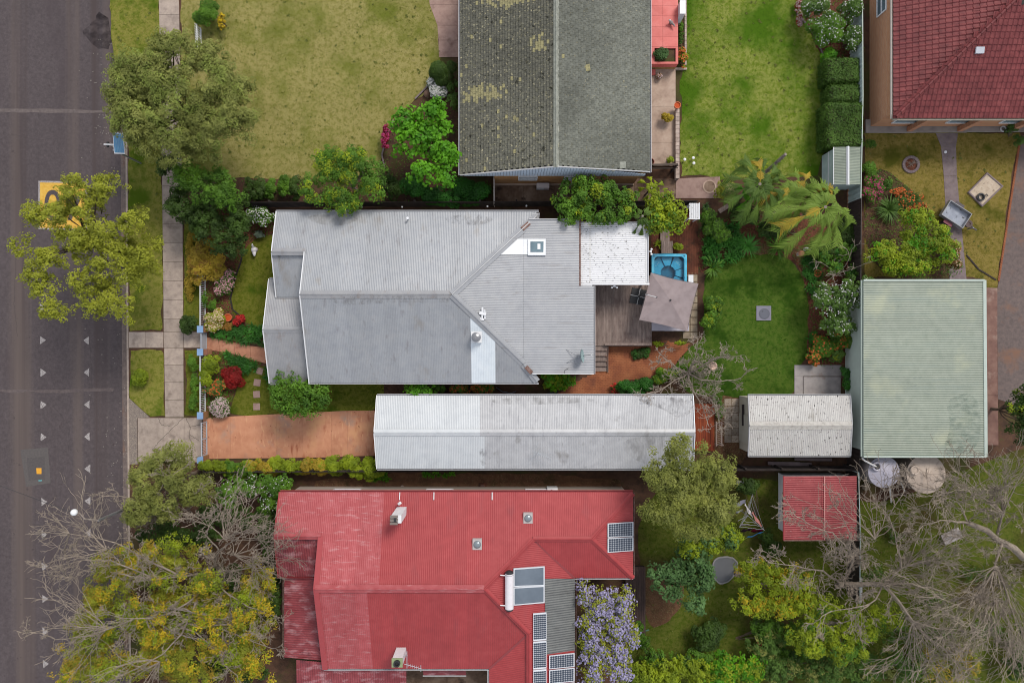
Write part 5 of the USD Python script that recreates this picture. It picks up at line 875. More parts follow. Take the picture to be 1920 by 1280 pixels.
# ================================================================ VEGETATION
def rnd_dirs(r, n, zmin=-1.):
    z = r.uniform(zmin, 1, n); a = r.uniform(0, 2*np.pi, n); k = np.sqrt(1-z*z); return np.column_stack([k*np.cos(a), k*np.sin(a), z])
def quads(c, n, l, w, r, fold=.12):
    """Leaves: kite shaped, folded a little; one island each."""
    N = len(c); n = n/np.linalg.norm(n, axis=1, keepdims=True); t = np.cross(n, rnd_dirs(r, N)); t /= np.linalg.norm(t, axis=1, keepdims=True)+1e-9; b = np.cross(n, t)
    l = l*r.uniform(.65, 1.3, N)[:, None]; w = w*r.uniform(.7, 1.25, N)[:, None]
    v = np.stack([c - t*l/2, c + b*w/2 + t*l*.06 + n*fold*w, c + t*l/2, c - b*w/2 + t*l*.06 + n*fold*w], 1).reshape(-1, 3)
    k = np.arange(N)[:, None]*4; return v, np.vstack([k+[0, 2, 1], k+[0, 3, 2]])
def sublobes(r, mains, n, frac, flat=.8):
    """Foliage masses scattered through each main crown. mains: (x, y, rx, ry, ztop, zbot)."""
    out = []
    for x, y, rx, ry, zt, zb in mains:
        R = min(rx, ry); m = max(6, int(1.9/frac**2*(n/2.4)**.5*max(rx, ry)/R))
        for k in range(m):
            a = r.uniform(0, 2*np.pi); q = math.sqrt((k+.5)/m)*.86; fr = frac*R*r.choice([.6, .8, 1., 1.25])*r.uniform(.85, 1.15)*(1.08-.4*q)
            h = math.sqrt(max(0, 1-q*q)); z = zb + (zt-zb)*(.25 + .75*h)*r.uniform(.82, 1.) - fr*.6
            out.append((x + (rx-fr*.7)*q*math.cos(a)*1.05, y + (ry-fr*.7)*q*math.sin(a)*1.05, z, fr, fr*flat))
    return out
def leaves(r, lobes, l, w, lai, zmin=-.35, jit=.18, up=.6, rough_n=.7, cs=0.):
    """Leaf quads on the lobes (x, y, z, r, rz); cs > 0 gathers them in sprigs of that radius."""
    C_, N_ = [], []
    for x, y, z, R, rz in lobes:
        n = max(6, int(lai*math.pi*R*R/(.5*l*w)))
        if cs > 0:
            m = max(3, int(1.7*(R/cs)**2)); d0 = rnd_dirs(r, m, zmin); rad = R*r.uniform(.6, 1.28, m); cen = d0*rad[:, None]*[1, 1, rz/R]
            i = r.integers(0, m, n); d = rnd_dirs(r, n, -.5); p = cen[i] + d*cs*np.cbrt(r.uniform(.1, 1, n))[:, None]*r.uniform(.7, 1.2, m)[i][:, None]; nn = d*.8 + d0[i]*.5
        else:
            d = rnd_dirs(r, n, zmin); p = d*(R*(1 - jit + 2*jit*r.random(n)**1.3*.6))[:, None]*[1, 1, rz/R]; nn = d
        C_.append(p + [x, y, z]); N_.append(nn + [0, 0, up] + r.normal(0, rough_n, (n, 3))*.6)
    c, n = np.vstack(C_), np.vstack(N_); ok = c[:, 2] > .03; return quads(c[ok], n[ok], l, w, r)
def limb(r, a, b, r0, r1, n=5, bend=.12, sides=5):
    a, b = np.asarray(a, float), np.asarray(b, float); L = np.linalg.norm(b-a); t = np.linspace(0, 1, n)[:, None]; off = r.normal(0, bend*L, 3); off[2] = abs(off[2])*.5
    p = a*(1-t) + b*t + off*(4*t*(1-t))*.6 + r.normal(0, .02*L, (n, 3))*(t*(1-t)*4); return tube(p, np.linspace(r0, r1, n), sides, cap=False)
def mains_w(mains, zt, zb):
    out = []
    for m in mains:
        z1 = m[4] if len(m) > 4 else zt; z0 = m[5] if len(m) > 5 else (zb if len(m) < 5 else z1 - (zt-zb)); zm = z0*.35 + z1*.65; k = (H-zm)/(H*S); x, y = W(m[0], m[1], zm); out.append((x, y, m[2]*k, m[3]*k, z1, z0))
    return out
_seed = [100]
BARK = {}
def bark(k='brown'):
    if k not in BARK:
        c = {'brown': ('#4a3d31', '#6b5a4a', '#7e6d5c'), 'pale': ('#7f7266', '#9c8e80', '#b3a697'), 'grey': ('#6a5f58', '#857a70', '#9c9086'), 'dark': ('#2f261f', '#473a30', '#5a4a3d'), 'twig': ('#74685d', '#8e8173', '#a69888')}[k]; BARK[k] = mk('bark_' + k, [C(x) for x in c], scale=7, detail=6, rough=.9, bump=(25, .02))
    return BARK[k]
def plant(name, label, cat, mat, mains, zt, zb=0., l=.16, w=.08, lai=2.6, n=2.2, frac=.42, cs=0., trunk=None, part='foliage', flowers=None, bk='brown', group=None, zmin=-.35, limbs=12, flat=.8, fl_lift=.03, stems=True, base=None, up=.6, extra=None):
    """A tree (trunk = radius) or shrub: leaves in masses over every main crown (px, py, rx, ry[, ztop, zbot])."""
    _seed[0] += 1; r = np.random.default_rng(_seed[0]); mw = mains_w(mains, zt, zb); lob = sublobes(r, mw, n, frac, flat)
    A = [m[2]*m[3] for m in mw]; cx = sum(a*m[0] for a, m in zip(A, mw))/sum(A); cy = sum(a*m[1] for a, m in zip(A, mw))/sum(A)
    if base is not None: cx, cy = W(*base)
    t = T(name, label, cat, (cx, cy, 0), group)
    if trunk:
        fork = np.array([cx + r.normal(0, .15), cy + r.normal(0, .15), max(.6, zb*.75 + zt*.12)]); ps = [tube([(cx, cy, -.05), (cx+.02, cy, fork[2]*.5), fork], [trunk*1.25, trunk, trunk*.85], 8)]
        sel = sorted(lob, key=lambda q: -q[3])[:limbs]
        for q in sel:
            e = np.array(q[:3]); mid = fork*.45 + e*.55 + [0, 0, -.1]; ps.append(limb(r, fork - [0, 0, .1], e, trunk*.5, trunk*.12, 6, .1)); 
            for _ in range(2): ps.append(limb(r, mid, e + rnd_dirs(r, 1, -.2)[0]*q[3]*.9, trunk*.16, .012, 4, .1, 4))
        t.add('trunk', J(*ps), bark(bk), smooth=60)
        part = 'crown'
    elif stems:
        ps = [limb(r, (cx + r.normal(0, .06), cy + r.normal(0, .06), 0), (q[0], q[1], max(.1, q[2])), .025, .01, 4, .08, 4) for q in lob[:7]]; t.add('stem', J(*ps), bark(bk))
    t.add(part, leaves(r, lob, l, w, lai, zmin, cs=cs, up=up), mat)
    if extra: t.add('young_foliage', leaves(r, [q for q in lob if r.random() < extra[1]], l, w, lai*.5, .2, cs=cs), extra[0])
    if flowers:
        fm, fd, fs = flowers[:3]; sel = [(x, y, z+fl_lift, R*1.05, rz*1.05) for x, y, z, R, rz in lob if len(flowers) < 4 or r.random() < flowers[3]]
        if sel: t.add('blossom', leaves(r, sel, fs, fs*.85, fd, .05 if fd < 1 else -.2, .2, up=.8, cs=cs if fd > 1.3 else 0), fm)
    return t
G = {}
for k, a in dict(olive=('#393d17', '#6a6c38', '#92935e'), street=('#4e5210', '#848728', '#aeaf4c'), dark=('#162206', '#2b3d10', '#4b6425'), mid=('#213607', '#456216', '#718f38'), bright=('#2f5a06', '#639a12', '#9ac83e'), yellow=('#77660f', '#a8921a', '#cbb234'), lime=('#4d5a0b', '#859119', '#b2b936'),
                 gum=('#454a1b', '#777938', '#a1a060'), greygreen=('#263a19', '#4c683a', '#7c9168'), hedge=('#1f2f0c', '#3b4f1d', '#637643'), palm=('#3a4c10', '#6c7f34', '#9fab62'), strap=('#17330d', '#2f5b1a', '#5d8a3a'), clover=('#122f08', '#245210', '#437a22'), khaki=('#5d4f14', '#8a7620', '#ad9a3c'), bronze=('#5b3f18', '#8c6a2a', '#b08d48'), redleaf=('#5a0d0a', '#961712', '#c93a2c'), greyleaf=('#4d5a4a', '#75806e', '#a3ab98')).items(): G[k] = leafmat('leaf_' + k, *a, g=2.3*dict(olive=1.75, gum=1.3, dark=2.0, mid=1.75, hedge=2.2, strap=1.7, greygreen=1.25, street=1.3, khaki=1.45, palm=1.3, clover=1.6, lime=1.12, yellow=1.05, bright=1.0).get(k, 1.))
G['olive2'] = leafmat('leaf_olive_dark', '#424a1c', '#6f7738', '#959a5e', g=3.6)
def petal(n, a, b): return mk('petal_' + n, [C(a, 1.15), C(b, 1.15)], scale=6, isl=.25, rough=.7, spec=.2)
F_ = {k: petal(k, *v) for k, v in dict(white=('#d8d6cf', '#efeee9'), pink=('#c9868f', '#e6b4b8'), cream=('#d9b48a', '#efd9b4'), magenta=('#a52a5e', '#c8477c'), orange=('#c85a26', '#e38044'), red=('#b51d1d', '#d93a33'), purple=('#827aa6', '#bcb5d2'), lilac=('#9c94c6', '#d3cbec'), yellow=('#c9a80f', '#e8c822'), palepink=('#c3a1a0', '#e6cfcb')).items()}

# ---- street trees and the trees in front of the grey tiled house
plant('street_tree', 'big grey olive tree between street and dry front lawn', 'tree', G['olive'], [(330, 190, 110, 100), (268, 150, 72, 66), (408, 160, 78, 80), (340, 108, 80, 66), (262, 222, 66, 64), (400, 250, 76, 56), (325, 278, 66, 42), (446, 200, 46, 60), (235, 185, 46, 50)], 6.6, 2.4, l=.17, w=.065, lai=2.1, n=1.9, frac=.34, cs=.34, trunk=.19, bk='dark', extra=(G['olive2'], .5))
plant('street_tree', 'yellow green clumpy street tree overhanging the road marking', 'tree', G['street'], [(140, 385, 60, 36, 5.6, 4.2), (165, 460, 66, 40, 5.6, 4.2), (190, 545, 60, 32, 5.6, 4.2), (258, 470, 40, 70, 5.2, 3.6), (128, 445, 36, 28), (150, 455, 30, 24), (142, 356, 44, 34), (205, 352, 44, 36), (65, 400, 34, 28), (105, 408, 42, 32), (162, 400, 26, 22), (200, 438, 44, 32), (250, 420, 30, 36), (45, 460, 28, 24), (92, 490, 54, 38), (62, 520, 26, 24), (230, 480, 44, 34), (190, 506, 30, 28), (265, 490, 32, 26), (80, 540, 32, 24), (150, 530, 28, 30), (240, 522, 26, 22), (105, 578, 32, 26), (175, 572, 46, 30), (228, 578, 30, 28)], 6.8, 4.8, l=.15, w=.075, lai=1.5, n=2.4, frac=.42, cs=.26, trunk=.15, bk='dark', limbs=18, base=(250, 480))
plant('garden_tree', 'light green rounded tree top in the front corner beside the footpath', 'tree', G['mid'], [(388, 352, 62, 42), (350, 332, 34, 30), (425, 375, 36, 30)], 4.6, 2.4, l=.16, w=.07, lai=2.3, n=2.6, frac=.42, cs=.26, trunk=.1, limbs=10)
plant('garden_tree', 'dense dark green tree in the front corner of the grey house garden', 'tree', G['dark'], [(395, 412, 66, 46), (345, 385, 34, 45), (440, 420, 40, 40), (425, 455, 40, 28)], 3.6, .8, l=.17, w=.09, lai=2.6, n=2.6, frac=.42, cs=.25, trunk=.12, limbs=10)
plant('dark_shrub', 'dark rounded shrub at the street corner of the dry lawn', 'shrub', G['dark'], [(318, 312, 30, 22), (470, 355, 28, 26), (452, 375, 22, 18)], 2.2, .3, l=.16, w=.09, lai=2.6, cs=.2)
plant('yellow_green_tree', 'yellow green tree leaning over the grey corrugated roof edge', 'tree', G['mid'], [(610, 330, 54, 48), (672, 318, 50, 48), (642, 300, 46, 34), (640, 375, 44, 26), (700, 350, 28, 30), (648, 392, 17, 14), (585, 362, 25, 26)], 4.8, 2.0, l=.15, w=.07, lai=2.0, n=2.4, frac=.4, cs=.25, trunk=.12, bk='grey', extra=(G['lime'], .55))
plant('maple_tree', 'vivid bright green maple beside the grey tiled house', 'tree', G['bright'], [(785, 262, 62, 58), (810, 215, 55, 30), (830, 280, 32, 60), (765, 235, 36, 40), (800, 325, 50, 24), (838, 338, 20, 14)], 4.4, 1.6, l=.24, w=.19, lai=1.9, n=2.6, frac=.4, cs=.27, trunk=.11)
plant('magenta_shrub', 'magenta flowering shrub in front of the bright maple', 'shrub', G['redleaf'], [(722, 262, 10, 20), (726, 242, 10, 10)], 1.2, 0, l=.12, w=.08, flowers=(F_['magenta'], .8, .12))
plant('round_shrub', 'dark clipped ball shrub beside the pink front path', 'shrub', G['dark'], [(832, 132, 29, 28)], 1.8, 0, l=.1, w=.06, lai=3., n=5, frac=.5)
plant('white_flower_shrub', 'white flowering shrub below the clipped ball shrub', 'shrub', G['greyleaf'], [(820, 170, 21, 18), (808, 155, 9, 12)], 1.0, 0, l=.1, w=.06, flowers=(F_['white'], .8, .09), n=5)
plant('dark_shrub', 'dark shrub squeezed between white flowers and tiled house', 'shrub', G['hedge'], [(850, 188, 16, 18), (848, 160, 14, 14)], 1.3, 0, l=.14, w=.07)
plant('fence_hedge', 'long dense dark green hedge along the fence, on its street half', 'hedge', G['clover'], [(775, 352, 30, 26), (806, 362, 30, 24), (830, 372, 28, 18)], 1.8, 0, l=.14, w=.09, lai=3., n=4, frac=.5)
plant('fence_hedge', 'dense dark green hedge between maple and side gate', 'hedge', G['clover'], [(868, 358, 32, 28), (898, 362, 26, 26), (850, 378, 26, 14)], 1.8, 0, l=.14, w=.09, lai=3., n=4, frac=.5)
plant('dark_shrub', 'shady dark shrub between yellow green tree and hedge', 'shrub', G['dark'], [(738, 352, 22, 26), (728, 330, 16, 18)], 1.5, 0, l=.16, w=.09)
for i, (x, y, rx, ry, m, d) in enumerate(((484, 352, 19, 26, 'dark', 'first from the street'), (508, 356, 18, 24, 'mid', 'second from the street'), (533, 350, 15, 27, 'mid', 'third from the street'), (555, 352, 15, 27, 'dark', 'fourth from the street'))):
    plant('border_shrub', f'small green shrub along the edge of the dry lawn, {d}', 'shrub', G[m], [(x, y, rx, ry)], 1.4, 0, l=.13, w=.07, n=5)
plant('round_shrub', 'rounded green shrub beside the white picket fence', 'shrub', G['mid'], [(384, 22, 30, 28)], 1.7, 0, l=.12, w=.06, n=5, lai=3.)
plant('yellow_flower_shrub', 'wispy shrub with yellow flowers by the picket fence', 'shrub', G['khaki'], [(416, 40, 9, 20)], 1., 0, l=.12, w=.05, flowers=(F_['yellow'], .5, .1))
# ---- front garden of the grey house
plant('khaki_shrub', 'yellowish brown feathery shrub behind the front fence', 'shrub', G['khaki'], [(385, 470, 32, 28), (388, 505, 32, 26), (368, 500, 20, 40), (410, 490, 20, 22)], 1.7, 0, l=.14, w=.06, lai=2., n=4, extra=(G['bronze'], .4))
plant('verge_grass_clump', 'tangled yellow green weeds between footpath and front fence', 'shrub', G['khaki'], [(358, 470, 13, 40), (356, 535, 13, 34)], .4, 0, l=.14, w=.05, lai=1.6, n=6)
plant('white_flower_shrub', 'green shrub dotted with white flowers at the house corner', 'shrub', G['mid'], [(492, 408, 26, 24), (475, 400, 16, 16)], 1.7, 0, l=.13, w=.08, n=5, flowers=(F_['white'], .35, .11))
plant('grey_shrub', 'small silver grey shrub below the white flowering shrub', 'shrub', G['greyleaf'], [(485, 438, 14, 8)], .6, 0, l=.1, w=.05)
plant('pink_azalea', 'pink flowering azalea beside the curved front lawn', 'shrub', G['mid'], [(420, 528, 21, 26), (432, 515, 12, 14), (410, 545, 12, 10)], 1.0, 0, l=.1, w=.06, n=6, flowers=(F_['pink'], .5, .09))
plant('cream_shrub', 'orange and cream flowering shrub beside the terracotta bowl', 'shrub', G['lime'], [(403, 597, 24, 23), (398, 610, 18, 14)], 1.0, 0, l=.11, w=.06, n=6, flowers=(F_['cream'], .5, .1), extra=(G['bronze'], .4))
plant('green_shrub', 'small green shrub above the orange and cream shrub', 'shrub', G['mid'], [(400, 572, 13, 12), (385, 560, 9, 18)], .8, 0, l=.12, w=.06)
plant('red_flower_shrub', 'small red flowering shrub beside the terracotta bowl', 'shrub', G['redleaf'], [(450, 598, 12, 11), (443, 604, 9, 8)], .6, 0, l=.1, w=.07, flowers=(F_['red'], .7, .08), n=6)
plant('bronze_shrub', 'small bronze leaved shrub below the terracotta bowl', 'shrub', G['bronze'], [(425, 612, 14, 10)], .6, 0, l=.11, w=.05)
plant('verge_hedge', 'dark round hedge bush on the footpath beside the front gate', 'hedge', G['dark'], [(350, 607, 17, 21), (362, 608, 12, 18)], 1.3, 0, l=.12, w=.07, n=6, lai=3.)
plant('yellow_green_shrub', 'yellow green shrub inside the front fence below the gate', 'shrub', G['lime'], [(394, 684, 22, 22), (386, 705, 14, 22)], 1.4, 0, l=.14, w=.06, n=5)
plant('red_leaf_shrub', 'deep red leaved shrub in the lower front bed', 'shrub', G['redleaf'], [(437, 707, 23, 24), (425, 700, 12, 14)], 1.0, 0, l=.15, w=.07, n=6)
plant('rose_bush', 'sparse green rose bush with pale orange blooms', 'shrub', G['hedge'], [(398, 728, 22, 18), (410, 722, 16, 14)], .9, 0, l=.11, w=.06, lai=1.5, flowers=(F_['orange'], .05, .12), n=5)
plant('pale_pink_azalea', 'pale pink dome of flowers beside the terracotta driveway', 'shrub', G['hedge'], [(410, 763, 22, 22)], .9, 0, l=.09, w=.06, n=8, frac=.4, flowers=(F_['palepink'], .8, .08))
plant('verge_hedge', 'green strip of hedge outside the lower front fence', 'hedge', G['mid'], [(361, 680, 11, 22), (364, 720, 9, 26), (362, 755, 10, 20)], .9, 0, l=.12, w=.06, n=5)
plant('verge_shrub', 'bright yellow green shrub on the small street verge', 'shrub', G['lime'], [(261, 707, 16, 19), (257, 715, 10, 10)], .9, 0, l=.12, w=.07, n=6)
plant('front_tree', 'young green tree overhanging the verandah and driveway', 'tree', G['mid'], [(550, 725, 42, 30), (585, 740, 38, 32), (530, 750, 30, 26), (565, 765, 46, 20), (610, 745, 20, 26), (520, 735, 18, 24)], 3.6, 1.5, l=.18, w=.1, lai=1.9, n=2.6, frac=.42, cs=.26, trunk=.07, limbs=10)
# ---- hedge row below the driveway
for i, (x, y, rx, ry, m, d) in enumerate(((405, 872, 24, 14, 'lime', 'nearest the street'), (445, 878, 26, 20, 'mid', 'second from the street'), (490, 876, 26, 20, 'khaki', 'third from the street'), (535, 872, 26, 18, 'lime', 'fourth from the street'), (585, 873, 30, 18, 'khaki', 'fifth from the street'), (640, 872, 26, 22, 'lime', 'sixth from the street'), (682, 875, 26, 28, 'lime', 'nearest the carport'))):
    plant('driveway_hedge', f'yellow green hedge bush below the terracotta driveway, {d}', 'hedge', G[m], [(x-14, y, rx, ry), (x+14, y+2, rx, ry)], 1.6, 0, l=.14, w=.07, n=5, extra=(G['lime'], .4))
plant('boundary_tree', 'dark leafy shrubs with white blossom at the front corner of the red house', 'shrub', G['mid'], [(475, 910, 40, 24), (520, 915, 34, 28), (430, 925, 34, 30), (505, 945, 26, 24)], 2.4, .3, l=.16, w=.08, n=3, cs=.2, flowers=(F_['white'], .06, .1))
plant('boundary_tree', 'dark green shrub mass between olive tree and red house', 'shrub', G['dark'], [(455, 955, 40, 40), (400, 975, 40, 34), (500, 985, 22, 50), (518, 1120, 14, 50), (350, 1000, 40, 20)], 2.0, .2, l=.18, w=.09, n=2.6, cs=.2)
# ---- between house and carport
plant('side_shrub', 'bright green shrub overhanging the new carport sheeting', 'shrub', G['bright'], [(778, 733, 30, 16), (800, 730, 20, 14)], 2.6, .8, l=.17, w=.11, n=4, cs=.16, extra=(G['mid'], .5))
plant('side_shrub', 'green shrub tight against the grey house between two others', 'shrub', G['mid'], [(823, 728, 18, 10)], 1.6, .2, l=.14, w=.07)
plant('orange_tipped_shrub', 'row of orange tipped shrubs between grey house and carport', 'shrub', G['mid'], [(862, 730, 24, 11), (905, 728, 30, 10)], 1.5, .1, l=.13, w=.07, n=5, flowers=(F_['orange'], .22, .1))
plant('broad_leaf_plant', 'lush plant with broad yellow green leaves under the roof corner', 'plant', G['bright'], [(1030, 712, 18, 16), (1060, 712, 24, 14), (1045, 722, 26, 12)], 1.1, 0, l=.42, w=.2, lai=2.2, n=3, extra=(G['lime'], .5))
# ---- terrace beds
plant('dark_groundcover', 'dark groundcover in the small bed below the deck rail', 'plant', G['dark'], [(1195, 664, 16, 11), (1210, 660, 12, 12)], .4, 0, l=.12, w=.06, n=7, extra=(G['strap'], .5))
plant('clipped_hedge', 'dense green clipped hedge at the edge of the carport roof', 'hedge', G['clover'], [(1186, 727, 32, 18), (1210, 722, 20, 16), (1170, 724, 18, 12)], 1.4, 0, l=.1, w=.06, n=6, lai=3.)
plant('red_flower_shrub', 'little red flowers at the end of the clipped hedge', 'plant', G['hedge'], [(1153, 728, 9, 12)], .6, 0, l=.12, w=.04, flowers=(F_['red'], .3, .13))
plant('green_shrub', 'pale green shrub under the bare frangipani', 'shrub', G['mid'], [(1250, 700, 26, 14), (1290, 690, 30, 12), (1235, 712, 18, 10)], .7, 0, l=.2, w=.07, n=5, extra=(G['lime'], .3))
plant('yellow_shrub', 'small yellow green shrub at the umbrella end of the deck rail', 'shrub', G['lime'], [(1234, 645, 12, 7), (1275, 642, 14, 6)], .9, 0, l=.12, w=.06)
plant('green_shrub', 'green shrub with yellow tips beside the oval lawn and pavers', 'shrub', G['mid'], [(1335, 582, 22, 30), (1330, 605, 18, 18), (1345, 570, 14, 16)], 1.3, 0, l=.14, w=.08, n=5, extra=(G['lime'], .5))
plant('yellow_shrub', 'yellow green tuft beside the little deck above the spa', 'shrub', G['lime'], [(1272, 463, 11, 9)], .7, 0, l=.14, w=.05)
plant('green_shrub', 'thin green shrub between bare frangipani and square pavers', 'shrub', G['hedge'], [(1350, 770, 12, 22), (1345, 750, 12, 14)], 1.0, 0, l=.14, w=.06, lai=1.6)
# ---- fence trees
plant('fence_tree', 'round mid green tree overlapping the rear roof and fence', 'tree', G['mid'], [(1075, 372, 46, 38), (1120, 362, 48, 34), (1110, 400, 58, 26), (1160, 385, 36, 40), (1062, 395, 28, 26), (1095, 345, 36, 16)], 4.2, 1.6, l=.19, w=.1, lai=2.2, n=2.6, frac=.42, cs=.26, trunk=.11, extra=(G['lime'], .2))
plant('fence_tree', 'yellow green leafy tree beside the white lean to roof', 'tree', G['lime'], [(1240, 385, 38, 32), (1265, 405, 28, 32), (1225, 415, 26, 24), (1250, 425, 26, 16)], 3.6, 1.2, l=.24, w=.12, lai=2.1, n=3, frac=.42, cs=.26, trunk=.08, extra=(G['mid'], .5))
plant('yellow_shrub', 'yellow leaved shrub beside the concrete ring at the fence', 'shrub', G['street'], [(1362, 345, 20, 14), (1352, 360, 16, 14)], 1.3, 0, l=.16, w=.09)
plant('back_shrub', 'green shrub mass in the top corner of the rear garden', 'shrub', G['mid'], [(1340, 425, 26, 20), (1330, 405, 18, 18), (1352, 440, 22, 16)], 1.5, 0, l=.16, w=.09, n=4, extra=(G['dark'], .5))
plant('back_shrub', 'dark shrub mass under the big palms', 'shrub', G['dark'], [(1400, 400, 30, 30), (1450, 430, 36, 20), (1550, 470, 40, 26), (1590, 440, 20, 40)], 1.0, 0, l=.2, w=.07, n=3)
plant('gardenia_bush', 'large dark green bush with white flowers on the back fence', 'shrub', G['hedge'], [(1560, 575, 44, 42), (1590, 550, 32, 34), (1575, 610, 40, 22), (1625, 535, 20, 18), (1627, 590, 14, 20), (1540, 555, 22, 28)], 2.6, .2, l=.15, w=.09, n=3, lai=2.6, cs=.18, flowers=(F_['white'], .13, .1))
plant('back_shrub', 'green shrub below the gardenia with orange flowers', 'shrub', G['mid'], [(1545, 650, 28, 24), (1575, 640, 20, 26), (1525, 665, 16, 14)], 1.2, 0, l=.2, w=.07, n=4, flowers=(F_['orange'], .1, .13))
plant('orange_lily', 'orange flowering lily at the edge of the concrete pad', 'plant', G['strap'], [(1520, 672, 12, 10), (1528, 680, 10, 7)], .7, 0, l=.2, w=.05, flowers=(F_['orange'], 1.1, .15))
plant('fence_shrub', 'narrow green shrub between concrete pad and dark fence', 'shrub', G['strap'], [(1585, 700, 10, 16), (1588, 720, 8, 14)], 1.0, 0, l=.22, w=.06, n=6)
# ---- tiled house, top edge
plant('planter_shrub', 'grey green shrub filling the red balcony planter', 'shrub', G['greygreen'], [(1241, 100, 17, 13)], 1.45, .9, l=.1, w=.06, n=8, stems=False, base=(1243, 105))
plant('flowering_bush', 'mixed bush with white and orange flowers beside the planter', 'shrub', G['lime'], [(1282, 112, 12, 15), (1279, 95, 8, 12)], .8, 0, l=.12, w=.05, flowers=(F_['orange'], .15, .12))
plant('bed_plant', 'thin green plants in the bed beside the white cabinet', 'plant', G['mid'], [(1278, 55, 6, 18), (1277, 75, 6, 10)], .4, 0, l=.14, w=.05, lai=1.5)
for i, (x, y, rx, ry, zt, d) in enumerate(((1530, 12, 32, 22, 2.0, 'at the top edge'), (1552, 52, 42, 38, 2.4, 'big and rounded'), (1600, 70, 22, 26, 2.2, 'against the fence'), (1595, 20, 26, 26, 2.2, 'behind the rounded one'))):
    plant('flowering_shrub', f'green shrub with tiny white flowers beside the bright lawn, {d}', 'shrub', G['mid' if i == 1 else 'hedge'], [(x, y, rx, ry)], zt, 0, l=.12, w=.07, n=4, lai=2.8, flowers=(F_['white'], .10, .09))
plant('red_flower_shrub', 'reddish flowering shrub strip at the top edge of the bright lawn', 'shrub', G['redleaf'], [(1498, 12, 8, 22), (1500, 38, 7, 18)], .6, 0, l=.12, w=.06, lai=1.6, flowers=(F_['palepink'], .15, .08))
plant('round_shrub', 'small bright round shrub between flowering shrub and box hedges', 'shrub', G['bright'], [(1557, 103, 19, 16)], 1.0, 0, l=.11, w=.06, n=7, lai=3.)
def box_hedge(label, x0, y0, x1, y1, h, mat, seed):
    r = np.random.default_rng(seed); p = np.array([W(x0, y0, h), W(x1, y0, h), W(x1, y1, h), W(x0, y1, h)]); t = T('box_hedge', label, 'hedge', (*p.mean(0), 0), 'clipped hedge blocks along the fence'); a, b = p.min(0), p.max(0)
    nt = int((b-a).prod()*520); pts = np.column_stack([r.uniform(a[0], b[0], nt), r.uniform(a[1], b[1], nt), np.full(nt, h)]); e = np.minimum(np.minimum(pts[:, 0]-a[0], b[0]-pts[:, 0]), np.minimum(pts[:, 1]-a[1], b[1]-pts[:, 1]))
    pts[:, 2] -= np.maximum(0, .22-e)**2*4 + r.exponential(.06, nt) - .16*meshkit.noise(pts*[2.2, 2.2, 0], seed); nn = np.tile([0, 0, 1.], (nt, 1))
    P_, N2 = [pts], [nn]
    for ax, val, sg in ((0, a[0], -1), (0, b[0], 1), (1, a[1], -1), (1, b[1], 1)):
        L_ = (b-a)[1-ax]; n = int(L_*h*420); q = np.zeros((n, 3)); q[:, 1-ax] = r.uniform(a[1-ax], b[1-ax], n); q[:, ax] = val + sg*r.normal(0, .04, n); q[:, 2] = r.uniform(.05, h-.08, n); d = np.zeros((n, 3)); d[:, ax] = sg; P_.append(q); N2.append(d)
    c, n = np.vstack(P_), np.vstack(N2); t.add('foliage', quads(c, n + r.normal(0, .55, c.shape), .13, .075, r), mat)
    t.add('stem', J(*[limb(r, (*r.uniform(a+.2, b-.2), 0), (*r.uniform(a+.2, b-.2), h*.9), .03, .01) for _ in range(6)], prism(sbox(a[0]+.12, a[1]+.12, b[0]-.12, b[1]-.12), .1, h-.22)), bark('dark'))
box_hedge('clipped box hedge on the fence, nearest the rounded shrub', 1552, 108, 1612, 152, 1.5, G['hedge'], 1); box_hedge('clipped box hedge on the fence, middle and smallest block', 1557, 158, 1612, 189, 1.5, G['hedge'], 2); box_hedge('clipped box hedge on the fence, biggest block beside the metal shed', 1552, 192, 1619, 273, 1.7, G['hedge'], 3)
# ---- behind the brick house
plant('yard_tree', 'wide yellow green shrubby tree above the pale green shed', 'tree', G['lime'], [(1690, 470, 55, 42), (1735, 440, 52, 40), (1720, 410, 40, 22), (1650, 480, 34, 34), (1765, 470, 36, 36), (1700, 500, 60, 20)], 2.9, .8, l=.16, w=.08, lai=2.1, n=2.6, frac=.4, cs=.24, trunk=.09, bk='grey', extra=(G['bright'], .4))
plant('bronze_shrub', 'reddish bronze shrub at the end of the yellow green tree', 'shrub', G['bronze'], [(1785, 475, 18, 30), (1790, 495, 14, 12)], 1.6, 0, l=.12, w=.06, n=5, extra=(G['mid'], .6), flowers=(F_['cream'], .15, .09))
plant('magenta_shrub', 'magenta flowering shrub beside the metal garden shed', 'shrub', G['mid'], [(1640, 345, 20, 20), (1630, 365, 16, 18), (1650, 360, 14, 14)], 1.2, 0, l=.14, w=.06, n=5, flowers=(F_['magenta'], .35, .11))
plant('fence_shrub', 'green shrub strip along the fence below the brick house', 'shrub', G['mid'], [(1632, 320, 18, 20), (1660, 345, 20, 14), (1632, 270, 14, 10)], .8, 0, l=.16, w=.06, n=5, lai=1.8)
plant('orange_flower_shrub', 'wispy plants with orange flowers along the olive lawn', 'plant', G['hedge'], [(1700, 378, 24, 18), (1720, 395, 14, 14), (1685, 360, 18, 10)], .7, 0, l=.18, w=.04, lai=1.2, flowers=(F_['orange'], .16, .15))
plant('potted_bush', 'small bush with pots at the end of the brick house porch', 'shrub', G['hedge'], [(1897, 240, 16, 12), (1912, 262, 12, 14)], .9, 0, l=.12, w=.06)
plant('conifer', 'dark green conifer cut by the edge beside the driveway', 'tree', G['dark'], [(1912, 790, 26, 66), (1925, 740, 22, 36)], 4.2, .3, l=.14, w=.08, lai=2.6, n=3, cs=.2, trunk=.1, extra=(G['lime'], .3))
